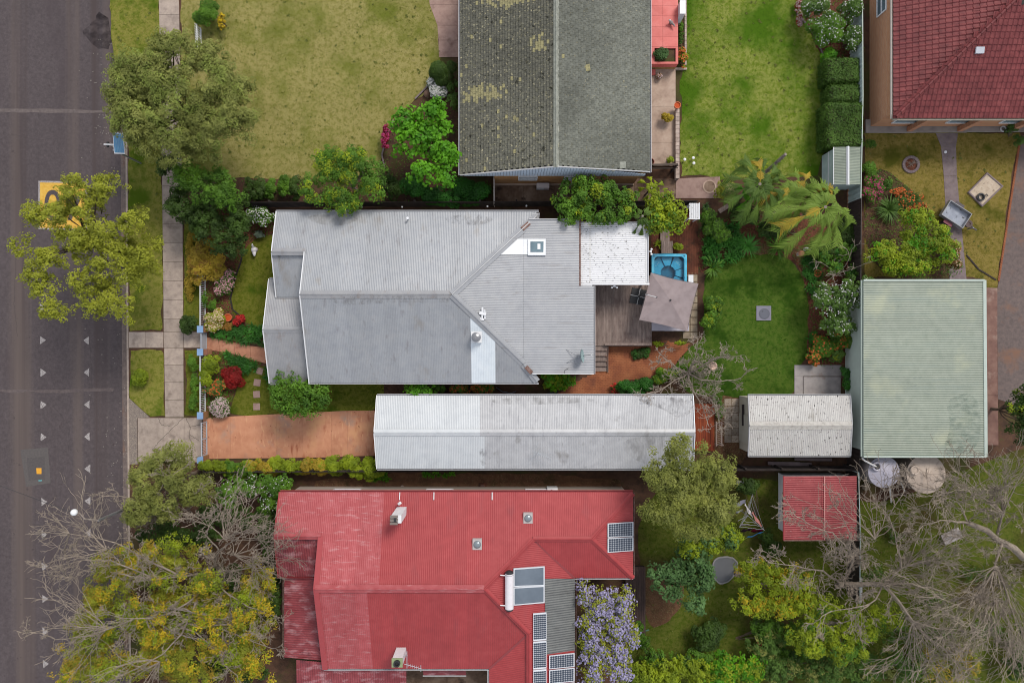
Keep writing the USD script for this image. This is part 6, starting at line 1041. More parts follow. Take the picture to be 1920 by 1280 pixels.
# ---- lower yards
plant('gum_tree', 'large olive green gum tree over the carport end and red house yard', 'tree', G['gum'], [(1285, 870, 80, 44), (1240, 900, 44, 40), (1340, 890, 50, 40), (1285, 930, 78, 50), (1345, 950, 44, 38), (1245, 960, 44, 34), (1300, 985, 60, 28), (1272, 835, 34, 22)], 7.0, 3.2, l=.16, w=.065, lai=2.1, n=2.0, frac=.36, cs=.32, trunk=.18, extra=(G['olive'], .5))
plant('yard_tree', 'light yellow green tree between gum tree and clothesline', 'tree', G['lime'], [(1325, 1012, 46, 26), (1295, 1025, 30, 20), (1365, 1005, 26, 28)], 3.8, 1.2, l=.18, w=.09, lai=2.1, n=2.6, cs=.24, trunk=.08, extra=(G['greygreen'], .5))
plant('yard_tree', 'grey green broadleaf tree beside the dark timber deck', 'tree', G['greygreen'], [(1275, 1065, 46, 42), (1240, 1075, 28, 26), (1305, 1050, 34, 32), (1310, 1095, 34, 30), (1250, 1105, 30, 26), (1300, 1130, 26, 22), (1325, 1075, 22, 30)], 4.2, 1.2, l=.24, w=.13, lai=2.2, n=2.6, cs=.26, trunk=.11)
plant('jacaranda_tree', 'purple flowering jacaranda against the red house', 'tree', G['street'], [(1125, 1130, 42, 44), (1150, 1170, 46, 44), (1110, 1190, 34, 50), (1150, 1220, 42, 42), (1115, 1250, 36, 40), (1165, 1130, 26, 34), (1095, 1110, 18, 26), (1160, 1260, 30, 26), (1180, 1190, 18, 30)], 4.2, 1.6, l=.16, w=.09, lai=.9, n=2.2, frac=.34, cs=.26, trunk=.12, bk='grey', flowers=(F_['purple'], 1.35, .14, .82), extra=(G['street'], .2))
plant('round_bush', 'dark green round bush alone on the rear lawn', 'shrub', G['dark'], [(1330, 1190, 34, 34), (1345, 1180, 20, 24), (1318, 1205, 20, 20)], 1.8, 0, l=.2, w=.1, n=3.5, lai=2.4)
plant('yellow_tree', 'bright yellow green tree under the bare branches, beside the tarp', 'tree', G['lime'], [(1440, 1100, 66, 44), (1490, 1095, 50, 40), (1408, 1130, 44, 28), (1520, 1130, 38, 36), (1460, 1140, 44, 28), (1415, 1065, 36, 24)], 3.6, 1.4, l=.17, w=.08, lai=1.7, n=2.6, cs=.24, trunk=.08, bk='pale', extra=(G['yellow'], .35))
plant('yellow_tree', 'wide yellow green tree at the lower edge under bare limbs', 'tree', G['lime'], [(1560, 1175, 70, 42), (1620, 1170, 54, 38), (1515, 1200, 50, 36), (1665, 1160, 36, 28), (1580, 1215, 60, 30), (1540, 1140, 40, 26)], 3.8, 1.4, l=.17, w=.08, lai=1.7, n=2.6, cs=.24, trunk=.1, bk='pale', extra=(G['mid'], .4))
plant('yellow_bush', 'yellow green leafy bush at the lower edge beside the jacaranda', 'shrub', G['lime'], [(1255, 1255, 60, 36), (1210, 1262, 40, 30), (1310, 1258, 48, 32)], 2.0, 0, l=.18, w=.09, n=3, cs=.2, lai=2.0)
plant('yellow_bush', 'bright leafy bush at the lower edge below the dark round bush', 'shrub', G['bright'], [(1370, 1256, 52, 36), (1412, 1250, 34, 30), (1345, 1268, 36, 28)], 2.2, 0, l=.18, w=.1, n=3, cs=.2, lai=2.0, extra=(G['lime'], .6))
plant('grey_bush', 'grey green scrub along the lower edge beneath the yellow tree', 'shrub', G['hedge'], [(1465, 1250, 54, 40), (1540, 1250, 56, 40), (1615, 1252, 56, 40), (1690, 1245, 54, 44), (1440, 1210, 40, 30)], 2.2, 0, l=.17, w=.07, n=2.6, cs=.22, lai=2.1, extra=(G['olive'], .5))
plant('understorey_shrub', 'dark green shrubs between the bright bushes and pots at the lower edge', 'shrub', G['mid'], [(1440, 1180, 34, 30), (1480, 1225, 40, 26), (1500, 1180, 30, 26), (1300, 1235, 50, 22), (1225, 1225, 26, 30)], 1.6, 0, l=.17, w=.08, n=2.6, cs=.2, lai=2., extra=(G['dark'], .5))
plant('understorey_shrub', 'scattered low green growth beneath the big bare tree', 'shrub', G['hedge'], [(1690, 1190, 46, 24), (1740, 1120, 36, 18), (1640, 1080, 30, 20), (1760, 1190, 40, 20), (1850, 1180, 40, 22), (1680, 1000, 30, 18), (1830, 1080, 34, 18)], .6, 0, l=.16, w=.05, n=2.0, cs=.2, lai=.9, stems=False, extra=(G['olive'], .5))
plant('grey_bush', 'sprawling yellowish scrub at the lower edge beneath the bare tree', 'shrub', G['gum'], [(1740, 1250, 46, 34), (1800, 1240, 46, 36), (1780, 1275, 40, 20)], 2.0, 0, l=.16, w=.07, n=2.4, cs=.22, lai=1.5, extra=(G['khaki'], .5))
plant('dark_bush', 'dark green bush at the lower corner of the bare tree yard', 'shrub', G['dark'], [(1908, 1235, 28, 50), (1925, 1180, 18, 26)], 2.0, 0, l=.18, w=.1, n=3)
plant('dark_bush', 'dark shrub beside the red shed and clothesline', 'shrub', G['dark'], [(1405, 912, 26, 20), (1450, 1030, 24, 18), (1438, 1005, 14, 18)], 1.4, 0, l=.16, w=.08, n=3)
plant('dark_bush', 'low dark plants by the pots at the end of the dark deck', 'shrub', G['mid'], [(1196, 1175, 16, 18), (1206, 1200, 14, 20)], .7, 0, l=.16, w=.06, n=4)
# ---- lower left: olive tree, yellowing trees
plant('street_tree', 'olive green tree over the driveway apron', 'tree', G['olive'], [(310, 870, 52, 40), (275, 900, 42, 46), (345, 900, 48, 46), (300, 940, 60, 40), (260, 955, 34, 34), (375, 925, 40, 36), (335, 845, 30, 20)], 5.4, 2.4, l=.16, w=.065, lai=1.9, n=2.2, frac=.38, cs=.28, trunk=.14, extra=(G['gum'], .4))
_r = np.random.default_rng(31); _yl = []
while len(_yl) < 46:
    x, y = _r.uniform(95, 515), _r.uniform(1015, 1290)
    if ((x-330)/235)**2 + ((y-1170)/165)**2 < 1 and not (x < 200 and y < 1060): _yl.append((x, y, _r.uniform(8, 20), _r.uniform(7, 14)))
plant('yellowing_tree', 'big half bare tree with patches of yellow leaves by the street', 'tree', G['yellow'], _yl + [(395, 1160, 34, 24), (300, 1195, 34, 22), (440, 1165, 26, 22), (255, 1050, 24, 16), (118, 1268, 30, 16), (405, 1215, 26, 14)], 5.8, 4.6, l=.13, w=.06, lai=1.0, n=1.2, frac=.55, cs=.2, limbs=9, trunk=.14, bk='grey', base=(330, 1110), extra=(G['lime'], .7))
plant('yellowing_tree', 'olive leafy tree under the yellow leaves at the street corner', 'tree', G['street'], [(215, 1110, 70, 50), (185, 1170, 70, 50), (240, 1235, 84, 48), (160, 1245, 56, 40), (300, 1160, 80, 56), (370, 1120, 70, 50), (360, 1235, 84, 56), (460, 1205, 60, 76), (310, 1050, 84, 40), (230, 1060, 70, 38), (480, 1100, 40, 56), (430, 1150, 60, 50)], 4.6, 1.4, l=.14, w=.055, lai=1.5, n=2.4, frac=.28, cs=.26, trunk=.12, bk='grey', limbs=10, extra=(G['khaki'], .5))
plant('yellowing_tree', 'fresh yellow green leafy branches among the yellow leaves', 'tree', G['lime'], [(290, 1085, 46, 30), (350, 1160, 60, 36), (180, 1195, 46, 34), (245, 1150, 50, 34), (430, 1220, 46, 36), (460, 1130, 36, 34), (210, 1260, 50, 24), (330, 1020, 40, 22), (390, 1090, 36, 24)], 5.0, 3.4, l=.15, w=.07, lai=1.0, n=2.0, frac=.34, cs=.24, trunk=.09, bk='grey', limbs=8, extra=(G['olive'], .5))
plant('understorey_shrub', 'dark green understorey among the yellow street trees', 'shrub', G['dark'], [(300, 1000, 60, 30), (370, 1010, 50, 26), (420, 1090, 40, 36), (290, 1150, 40, 30), (390, 1250, 60, 30), (470, 1260, 40, 24), (505, 1030, 14, 40)], 2.2, 0, l=.2, w=.1, n=1.8, lai=1.8)

plant('fence_shrub', 'leafy green shrub between bare branches and dark fence', 'shrub', G['mid'], [(1588, 470, 20, 26), (1560, 500, 22, 16), (1598, 515, 12, 22), (1540, 480, 18, 16)], 1.4, 0, l=.17, w=.07, n=3, cs=.18, lai=1.8, extra=(G['strap'], .5))
plant('fence_shrub', 'dark green growth along the dark fence below the gardenia', 'shrub', G['hedge'], [(1592, 635, 14, 24), (1570, 665, 20, 16), (1598, 600, 10, 20)], 1.1, 0, l=.16, w=.07, n=4, lai=2., extra=(G['lime'], .2))
def ground_litter(polys, n, l, w, seed, z=(.025, .05)):
    r = np.random.default_rng(seed); out = []
    for p in polys:
        x0, y0, x1, y1 = p.bounds; q = np.column_stack([r.uniform(x0, x1, n), r.uniform(y0, y1, n)]); q = q[contains_xy(p, q[:, 0], q[:, 1])]; q = q[meshkit.noise(np.column_stack([q*.9, 0*q[:, :1]]), seed) + r.normal(0, .25, len(q)) > -.05]; out.append(np.column_stack([q, r.uniform(*z, len(q))]))
    c = np.vstack(out); return quads(c, np.tile([0, 0, 1.], (len(c), 1)) + r.normal(0, .35, c.shape), l, w, r)
single('fallen_leaves', ground_litter(BEDS, 1500, .1, .055, 71), mk('bed_litter', [C('#6a4a30'), C('#94754a'), C('#a58e68')], scale=8, isl=.4), 'dry brown leaf litter lying over the garden beds', 'leaf litter', kind='stuff')
single('ground_cover', ground_litter(BEDS[:3] + BEDS[7:10], 2600, .13, .06, 72, (.03, .14)), G['mid'], 'low green ground cover between the shrubs of the garden beds', 'ground cover', kind='stuff')
# ================================================================ BARE TREES
def tubes(out, sides=3):
    """Many five point branches at once."""
    p = np.array([o[0] for o in out]); r = np.array([o[1] for o in out]); N, m = r.shape
    t = np.gradient(p, axis=1); t /= np.linalg.norm(t, axis=2, keepdims=True) + 1e-9; ref = np.where(np.abs(t[..., 2:]) < .9, [0, 0, 1.], [1., 0, 0]); a = np.cross(t, ref); a /= np.linalg.norm(a, axis=2, keepdims=True) + 1e-9; b = np.cross(t, a); g = np.arange(sides)*2*np.pi/sides
    v = (p[:, :, None] + r[:, :, None, None]*(np.cos(g)[:, None]*a[:, :, None] + np.sin(g)[:, None]*b[:, :, None])).reshape(-1, 3)
    i, j = np.meshgrid(np.arange(m-1), np.arange(sides), indexing='ij'); q = np.stack([i*sides+j, i*sides+(j+1) % sides, (i+1)*sides+(j+1) % sides, (i+1)*sides+j], -1).reshape(-1, 4); q = (np.arange(N)[:, None, None]*m*sides + q).reshape(-1, 4)
    return v, np.vstack([q[:, [0, 1, 2]], q[:, [0, 2, 3]]])
def grow(r, p, d, L, rad, depth, out, spread=.75, up=.15, kids=(3, 4), minr=.013):
    """One bare branch with its twigs: lists of (points, radii)."""
    n = 5; pts = [np.array(p, float)]; d = np.array(d, float)
    for k in range(n-1):
        d = d + r.normal(0, .22, 3) + [0, 0, up*.25]; d /= np.linalg.norm(d); pts.append(pts[-1] + d*L/(n-1))
    r1 = max(minr, rad*.5); out.append((np.array(pts), np.linspace(rad, r1, n)))
    if depth == 0: return
    for c in range(r.integers(kids[0], kids[1]+1)):
        t = r.uniform(.3, 1.) if c else 1.; i = min(n-2, int(t*(n-1))); q = pts[i]*(1-(t*(n-1)-i)) + pts[i+1]*(t*(n-1)-i); e = d + rnd_dirs(r, 1)[0]*spread*[1, 1, .7]; e /= np.linalg.norm(e)
        grow(r, q, e, L*r.uniform(.5, .8), max(minr, rad*r.uniform(.45, .62)), depth-1, out, spread, up, kids, minr)
def bare_tree(name, label, trunkline, limbs, seed, depth=3, twig=1.6, rad=.035, mat='pale', spread=.75, up=.1, kids=(3, 4), minr=.013, step=.8, cat='bare tree', fans=()):
    """trunkline and limbs: ([(px, py, z), ...], r0, r1); twigs sprout along every limb."""
    r = np.random.default_rng(seed); out = []; ps = [P(*q) for q in trunkline[0]]; t = T(name, label, cat, (ps[0][0], ps[0][1], 0))
    def curve(pts, m):
        q = np.array(pts); s = np.concatenate([[0], np.cumsum(np.linalg.norm(np.diff(q, axis=0), axis=1))]); u = np.linspace(0, s[-1], m); c = np.column_stack([np.interp(u, s, q[:, k]) for k in range(3)])
        c[1:-1] += r.normal(0, .03*s[-1]/m*2, (m-2, 3)); return c, s[-1]
    c, L = curve(ps, 8); t.add('trunk', tube(c, np.linspace(trunkline[1], trunkline[2], 8), 9), bark(mat), smooth=60)
    for line, r0, r1 in limbs:
        c, L = curve([P(*q) for q in line], max(6, int(L and 9))); L = np.linalg.norm(np.diff(c, axis=0), axis=1).sum(); t.add('limb', tube(c, np.linspace(r0, r1, len(c))*(.95-.35*np.linspace(0, 1, len(c))), 6), bark(mat), smooth=60)
        for k in range(max(2, int(L/step))):
            u = (k + r.uniform(.3, 1))/max(2, int(L/step)); i = min(len(c)-2, int(u*(len(c)-1))); p = c[i]; d = (c[i+1]-c[i]); d /= np.linalg.norm(d); e = d*.7 + rnd_dirs(r, 1)[0]*[.9, .9, .5]; e /= np.linalg.norm(e)
            grow(r, p, e, twig*r.uniform(.7, 1.15), rad*(1-.3*u), depth, out, spread, up, kids, minr)
        d = c[-1]-c[-2]; d /= np.linalg.norm(d); grow(r, c[-1], d, twig, max(rad, r1), depth, out, spread, up, kids, minr)
    for fx, fy, fz, ac, asp, fn, fl in fans:
        for k in range(fn):
            a = math.radians(ac + r.uniform(-asp, asp)); grow(r, P(fx, fy, fz), (math.cos(a), math.sin(a), r.uniform(-.12, .12)), fl*r.uniform(.6, 1.1)/S, .03, 3, out, .42, 0., (2, 3), .0115)
    out = [o for o in out if o[0][:, 2].min() > .05]
    t.add('twigs', tubes(out), bark(mat), kind='stuff'); return t
bare_tree('frangipani_tree', 'bare pale grey frangipani spreading over the oval lawn edge', ([(1290, 700, 0), (1290, 700, .9)], .13, .1),
          [([(1290, 700, .9), (1310, 690, 1.8), (1340, 672, 2.4), (1368, 668, 2.7)], .08, .035), ([(1290, 700, .9), (1300, 680, 1.8), (1305, 660, 2.4), (1308, 645, 2.7)], .07, .03), ([(1290, 700, .9), (1270, 690, 1.7), (1250, 675, 2.3), (1240, 665, 2.5)], .07, .03), ([(1290, 700, .9), (1315, 712, 1.8), (1350, 715, 2.3), (1375, 712, 2.5)], .08, .035), ([(1290, 700, .9), (1262, 715, 1.6), (1240, 730, 2.2), (1225, 735, 2.4)], .07, .03), ([(1290, 700, .9), (1300, 735, 1.8), (1318, 760, 2.5), (1325, 785, 2.8)], .08, .035), ([(1300, 735, 1.8), (1330, 745, 2.4), (1345, 765, 2.7), (1348, 785, 2.8)], .05, .03)],
          7, depth=4, twig=.62, rad=.03, mat='pale', spread=.75, up=.2, kids=(2, 3), minr=.0115, step=.28)
bare_tree('bare_shrub', 'bare pale branching shrub beside the dark fence in the rear garden', ([(1565, 515, 0), (1568, 512, .7)], .06, .05),
          [([(1568, 512, .7), (1585, 498, 1.4), (1595, 478, 1.9)], .035, .02), ([(1568, 512, .7), (1590, 507, 1.4), (1608, 500, 1.8)], .035, .02), ([(1568, 512, .7), (1552, 500, 1.2), (1540, 492, 1.6)], .03, .02), ([(1568, 512, .7), (1560, 520, 1.2), (1550, 528, 1.6)], .03, .02)], 8, depth=2, twig=.7, rad=.022, mat='pale', kids=(2, 3), minr=.014, step=.6, cat='bare shrub')
bare_tree('bare_tree', 'large bare pale tree sprawling over the rough lawn by the red shed', ([(1570, 1098, 0), (1580, 1096, 2.2), (1655, 1095, 3.6)], .2, .15),
          [([(1655, 1095, 3.6), (1690, 1130, 4.4), (1715, 1165, 5.0), (1760, 1180, 5.6), (1800, 1180, 5.9)], .12, .04), ([(1700, 1155, 4.6), (1735, 1190, 5.0), (1770, 1215, 5.6), (1790, 1240, 5.9)], .09, .035), ([(1655, 1095, 3.6), (1690, 1065, 4.4), (1735, 1050, 5.2), (1780, 1058, 5.6)], .09, .03), ([(1655, 1095, 3.6), (1710, 1095, 4.4), (1760, 1105, 5.2), (1800, 1120, 5.5)], .08, .03), ([(1580, 1096, 2.2), (1600, 1050, 3.8), (1590, 1000, 5.0), (1578, 965, 5.6)], .1, .03), ([(1600, 1040, 3.8), (1565, 1000, 5.0), (1520, 985, 5.6), (1500, 970, 5.8)], .06, .03), ([(1580, 1096, 2.2), (1540, 1070, 3.6), (1490, 1060, 4.4), (1450, 1055, 4.8)], .09, .03), ([(1655, 1095, 3.6), (1640, 1130, 4.2), (1600, 1140, 4.6), (1560, 1145, 4.8)], .06, .03), ([(1690, 1065, 4.4), (1680, 1010, 5.2), (1668, 965, 5.6), (1690, 930, 5.8)], .06, .03)],
          11, depth=4, twig=.95, rad=.036, mat='twig', spread=.72, up=.05, kids=(2, 4), minr=.0115, step=.56, fans=[(1712, 1165, 5.0, -60, 45, 16, 75), (1655, 1095, 4.0, 20, 60, 12, 90), (1640, 1010, 4.8, 70, 70, 10, 70), (1700, 1060, 4.6, 20, 40, 9, 80)])
bare_tree('bare_tree', 'bare grey tree with thick fallen looking trunk at the picture edge', ([(1960, 1060, 0), (1925, 1045, 2.5), (1880, 1015, 4.0), (1815, 980, 5.0)], .3, .16),
          [([(1880, 1015, 4.0), (1868, 1050, 4.6), (1860, 1090, 5.2), (1865, 1140, 5.6), (1875, 1190, 5.8)], .09, .035), ([(1868, 1060, 4.8), (1845, 1100, 5.2), (1825, 1130, 5.4)], .06, .03), ([(1868, 1060, 4.8), (1890, 1110, 5.2), (1905, 1170, 5.5), (1915, 1220, 5.6)], .07, .03), ([(1815, 980, 5.0), (1770, 975, 5.4), (1730, 985, 5.6)], .09, .03), ([(1815, 980, 5.0), (1800, 945, 5.4), (1770, 930, 5.6)], .07, .03), ([(1870, 1000, 4.2), (1880, 960, 5.0), (1900, 920, 5.6), (1915, 890, 5.8)], .09, .03), ([(1880, 960, 5.0), (1840, 930, 5.4), (1800, 915, 5.6)], .06, .03)],
          12, depth=4, twig=.9, rad=.034, mat='twig', spread=.7, up=.05, kids=(2, 4), minr=.0115, step=.5, fans=[(1868, 1060, 4.9, -95, 45, 24, 110), (1870, 1120, 5.3, -110, 40, 14, 80), (1880, 960, 5.0, 120, 60, 14, 70)])
bare_tree('bare_tree', 'bare twiggy branches rising between the water tank and rough lawn', ([(1770, 920, 0), (1775, 925, 1.5)], .1, .08),
          [([(1775, 925, 1.5), (1790, 905, 2.4), (1800, 880, 3.0), (1798, 858, 3.3)], .05, .025), ([(1775, 925, 1.5), (1815, 920, 2.4), (1850, 900, 2.9), (1870, 885, 3.2)], .05, .025), ([(1775, 925, 1.5), (1745, 915, 2.4), (1715, 905, 2.9)], .045, .025), ([(1775, 925, 1.5), (1800, 940, 2.2), (1835, 950, 2.8)], .045, .025)], 13, depth=3, twig=.8, rad=.024, mat='twig', spread=.7, kids=(2, 3), minr=.011, step=.6)
bare_tree('bare_tree', 'bare grey branches over the street and verge below the olive tree', ([(300, 960, 0), (305, 965, 2.5)], .16, .13),
          [([(305, 965, 2.5), (270, 945, 4.0), (235, 930, 4.8), (205, 930, 5.2)], .08, .03), ([(305, 965, 2.5), (290, 930, 4.0), (310, 900, 4.8), (330, 885, 5.1)], .08, .03), ([(305, 965, 2.5), (340, 940, 4.0), (370, 920, 4.8), (385, 910, 5.0)], .08, .03), ([(305, 965, 2.5), (350, 965, 4.0), (385, 975, 4.8), (400, 960, 5.0)], .07, .03), ([(305, 965, 2.5), (260, 970, 4.2), (235, 960, 4.8)], .07, .03)], 14, depth=4, twig=.62, rad=.026, mat='twig', spread=.75, kids=(2, 3), minr=.0115, step=.5)
bare_tree('bare_tree', 'half bare jacaranda reaching over the road triangles with grey twigs', ([(395, 1075, 0), (398, 1072, 2.5)], .22, .18),
          [([(398, 1072, 2.5), (340, 1080, 4.2), (290, 1085, 5.2), (245, 1080, 5.8)], .11, .04), ([(340, 1080, 4.2), (260, 1040, 5.4), (200, 1010, 6.0), (160, 1006, 6.3), (130, 1000, 6.4)], .08, .03), ([(290, 1085, 5.2), (210, 1050, 6.0), (160, 1050, 6.3), (110, 1060, 6.5)], .06, .03), ([(398, 1072, 2.5), (410, 1030, 4.4), (440, 1010, 5.2), (470, 990, 5.6)], .09, .03), ([(410, 1030, 4.4), (385, 1000, 5.2), (400, 975, 5.6)], .06, .03), ([(398, 1072, 2.5), (440, 1070, 4.2), (480, 1060, 5.0), (505, 1040, 5.4)], .08, .03), ([(398, 1072, 2.5), (420, 1110, 4.2), (460, 1135, 5.0), (500, 1150, 5.4)], .09, .03), ([(398, 1072, 2.5), (370, 1120, 4.2), (310, 1150, 5.2), (250, 1160, 5.8), (200, 1150, 6.0)], .09, .03), ([(370, 1120, 4.2), (340, 1190, 5.2), (300, 1230, 5.8), (240, 1260, 6.0)], .08, .03), ([(398, 1072, 2.5), (420, 1180, 4.6), (410, 1235, 5.4), (440, 1262, 5.6)], .08, .03), ([(250, 1160, 5.8), (170, 1190, 6.2), (110, 1200, 6.4), (85, 1190, 6.5)], .05, .025), ([(420, 1180, 4.6), (470, 1200, 5.2), (510, 1215, 5.5)], .06, .03)],
          15, depth=4, twig=.75, rad=.03, mat='twig', spread=.78, kids=(2, 3), minr=.0115, step=.42, fans=[(130, 1000, 6.3, 180, 70, 8, 34), (200, 1030, 6.0, 170, 60, 10, 60), (200, 1180, 5.8, 185, 50, 12, 70), (300, 1240, 5.6, -120, 60, 10, 70), (420, 1010, 5.0, 60, 80, 14, 60), (440, 1040, 5.0, 20, 60, 12, 60)])
# ================================================================ PALMS AND STRAP LEAVED PLANTS
def frond(r, base, az, L, rise, droop, wind, nl=44, ll=.5, lw=.035):
    d = np.array([math.cos(az), math.sin(az), 0.]); s = np.linspace(0, 1, 12)[:, None]
    pts = base + d*L*s*(1-.15*s) + np.array([0, 0, 1.])*(rise*s - droop*s*s) + np.array([*wind, 0])*s*s; V, Fc = [], []; rach = tube(pts, np.linspace(.03, .008, 12), 4, cap=False)
    for k in range(nl):
        u = .14 + .86*k/(nl-1); i = min(10, int(u*11)); f = u*11-i; p = pts[i]*(1-f)+pts[i+1]*f; t = pts[i+1]-pts[i]; t /= np.linalg.norm(t); side = np.cross(t, (0, 0, 1)); side /= np.linalg.norm(side)+1e-9; l = ll*math.sin(math.pi*min(1, .25+.75*(1-abs(u-.5)*1.1)))*r.uniform(.8, 1.1)
        for sg in (-1, 1):
            dr = side*sg*.85 + t*.55 + r.normal(0, .08, 3); dr /= np.linalg.norm(dr); w = np.cross(dr, (0, 0, 1.)); w /= np.linalg.norm(w)+1e-9; m = p + dr*l*.5 + [0, 0, -.05*l] + np.array([*wind, 0])*.03; e = p + dr*l*.95 + [0, 0, -.38*l] + np.array([*wind, 0])*.12; n = len(V)
            V += [p - w*lw*.5, p + w*lw*.5, m + w*lw*.6, m - w*lw*.6, e]; Fc += [(n, n+1, n+2), (n, n+2, n+3), (n+3, n+2, n+4)]
    return J(rach, (np.array(V), np.array(Fc)))
def palm(label, px, py, z, n, L, seed, mat, wind=(0, 0), azs=None, ll=.5, r0=.1, droop=.9, rise=.7, dead=0):
    r = np.random.default_rng(seed); c = P(px, py, z); t = T('palm_tree', label, 'palm', (c[0], c[1], 0)); k = [(r0*(1.3-.3*u)*(1+.05*(i % 2)), z*u) for i, u in enumerate(np.linspace(0, 1, 16))]; t.add('trunk', lathe(k + [(0, z)], (c[0], c[1], 0), 10), bark('grey'), smooth=50)
    for i in range(n):
        a = (2*math.pi*i*.381966 + r.normal(0, .15)) if azs is None else math.radians(azs[i % len(azs)]) + r.normal(0, .12); q = 1 - .35*(i/n); lf = frond(r, c - [0, 0, .05], a, L*r.uniform(.8, 1.1), rise*r.uniform(.5, 1.5)*(1.4-q), droop*r.uniform(.8, 1.2)*q + .1, wind, ll=ll, lw=.03)
        t.add('frond', lf, G['khaki'] if i >= n-dead else mat)
    return t
G['palm2'] = leafmat('leaf_palm_dark', '#2c4010', '#5c7228', '#8f9c52')
palm('big yellow green palm with windblown fronds beside the metal garden shed', 1548, 388, 3.6, 26, 2.8, 21, G['palm'], wind=(-.75, -.5), ll=.9, dead=2, droop=1.1)
palm('big palm with dark arching fronds beside the bright back lawn', 1425, 345, 3.4, 20, 2.4, 22, G['palm2'], wind=(-.2, -.2), ll=.75, dead=1)
palm('yellowish palm between the two big palms along the fence', 1492, 360, 3.0, 18, 2.1, 23, G['palm'], wind=(-.6, -.3), ll=.75, dead=2)
palm('young palm with drooping fronds over the dirty white patio roof', 1205, 405, 3.5, 8, 1.6, 24, G['palm2'], azs=[262, 240, 275, 200, 60, 20, 120, 300], ll=.35, r0=.07, droop=1.3)
palm('small feathery yellow palm beside the fence by the concrete path', 1222, 352, 2.2, 9, .95, 25, G['lime'], ll=.3, r0=.05)
palm('low bright fan of palm leaves beside the cream flower head', 1405, 362, 1.8, 9, 1.1, 26, G['bright'], ll=.5, r0=.05)
tk = T('dead_palm_trunk', 'leaning dead palm trunk over the bright back lawn', 'dead trunk', P(1430, 330, 0)); tk.add('trunk', tube([P(1432, 326, 0), P(1450, 310, 1.4), P(1473, 289, 2.6)], [.13, .11, .1], 10), bark('grey'), smooth=60); tk.add('stub', J(*[beam(P(1440+6*k, 322-6*k, .8+.35*k), P(1446+6*k, 318-6*k+4, 1.0+.35*k), .03, .02) for k in range(5)]), bark('grey'))
def straps(r, c, n, L, w, rise, tilt=(.15, 1.2)):
    V, Fc = [], []
    for k in range(n):
        az = r.uniform(0, 2*np.pi); d = np.array([math.cos(az), math.sin(az), 0]); s = np.array([-d[1], d[0], 0]); l = L*r.uniform(.7, 1.1); h = rise*r.uniform(.5, 1.15); o = c + d*.02; n0 = len(V); t0 = r.uniform(*tilt)
        for i, u in enumerate((0, .35, .7, 1.)):
            p = o + d*l*u*(t0**.5 if t0 < 1 else 1) + [0, 0, h*(1.7*u - 1.15*u*u)]; ww = w*(1, 1.1, .8, .08)[i]; V += [p - s*ww/2, p + s*ww/2]
        for i in range(3): a = n0+2*i; Fc += [(a, a+1, a+3), (a, a+3, a+2)]
    return np.array(V), np.array(Fc)
def rosette(name, label, cat, px, py, n, L, w, rise, mat, seed, z=0., **k):
    r = np.random.default_rng(seed); c = P(px, py, z); t = T(name, label, cat, (c[0], c[1], 0)); t.add('foliage', straps(r, c + [0, 0, .02], n, L, w, rise, **k), mat)
    if z > 0: t.add('stem', cyl((c[0], c[1], 0), c, .05, .04, 8), bark('grey'))
    return t
def strapbed(name, label, cat, poly, n, L, w, rise, mat, seed, extra=None):
    r = np.random.default_rng(seed); p = Polygon(WP(poly, .25)); x0, y0, x1, y1 = p.bounds; ms = []
    while len(ms) < n:
        q = (r.uniform(x0, x1), r.uniform(y0, y1))
        if p.contains(Point(q)): ms.append(straps(r, np.array([*q, .02]), 14, L*r.uniform(.8, 1.2), w, rise*r.uniform(.8, 1.2)))
    t = T(name, label, cat, (p.centroid.x, p.centroid.y, 0)); t.add('foliage', J(*ms), mat)
    if extra:
        fm, fn, fs = extra; xy = np.array([(r.uniform(x0, x1), r.uniform(y0, y1)) for _ in range(fn*3)]); xy = xy[contains_xy(p, xy[:, 0], xy[:, 1])][:fn]; c = np.repeat(np.column_stack([xy, r.uniform(rise*.9, rise*1.3, len(xy))]), 7, 0); c = c + r.normal(0, fs*.5, c.shape); t.add('blossom', quads(c, rnd_dirs(r, len(c), 0), fs, fs*.7, r), fm)
for i, (x, y, n, L, d) in enumerate(((1335, 502, 50, .85, 'at the terrace end'), (1402, 462, 60, .95, 'beside the dark leafy mass'), (1456, 464, 70, 1.05, 'biggest, beside the red mulch'), (1444, 438, 44, .8, 'behind the biggest one'), (1425, 425, 30, .5, 'under the dark palm'))):
    rosette('spiky_plant', f'spiky green rosette plant along the oval lawn, {d}', 'plant', x, y, n, L, .075, .6, G['strap'] if i % 2 else G['mid'], 40+i, z=.25, tilt=(.3, 1.2))
rosette('spiky_plant', 'small yellow green spiky plant on the bright back lawn by the palms', 'plant', 1427, 312, 34, .5, .05, .4, G['lime'], 46); rosette('bromeliad', 'deep red bromeliad in the rear garden bed', 'plant', 1410, 414, 26, .34, .1, .3, G['redleaf'], 47); rosette('bromeliad', 'dusky dried rosette beneath the palm fronds', 'plant', 1452, 398, 40, .55, .05, .3, mk('dry_frond', [C('#5a4a4a'), C('#8a7674')], scale=5, isl=.3), 48)
rosette('aloe', 'large dark aloe clump with spiky leaves outside the fence', 'plant', 1664, 394, 130, 1.15, .06, .7, G['hedge'], 49, tilt=(.3, 1.2)); rosette('spiky_plant', 'yellow green tuft beside the spa and small deck', 'plant', 1234, 458, 40, .42, .05, .4, G['lime'], 50)
rosette('spiky_plant', 'grassy tuft beside the white lean to roof', 'plant', 1322, 388, 30, .4, .05, .4, G['greygreen'], 51)
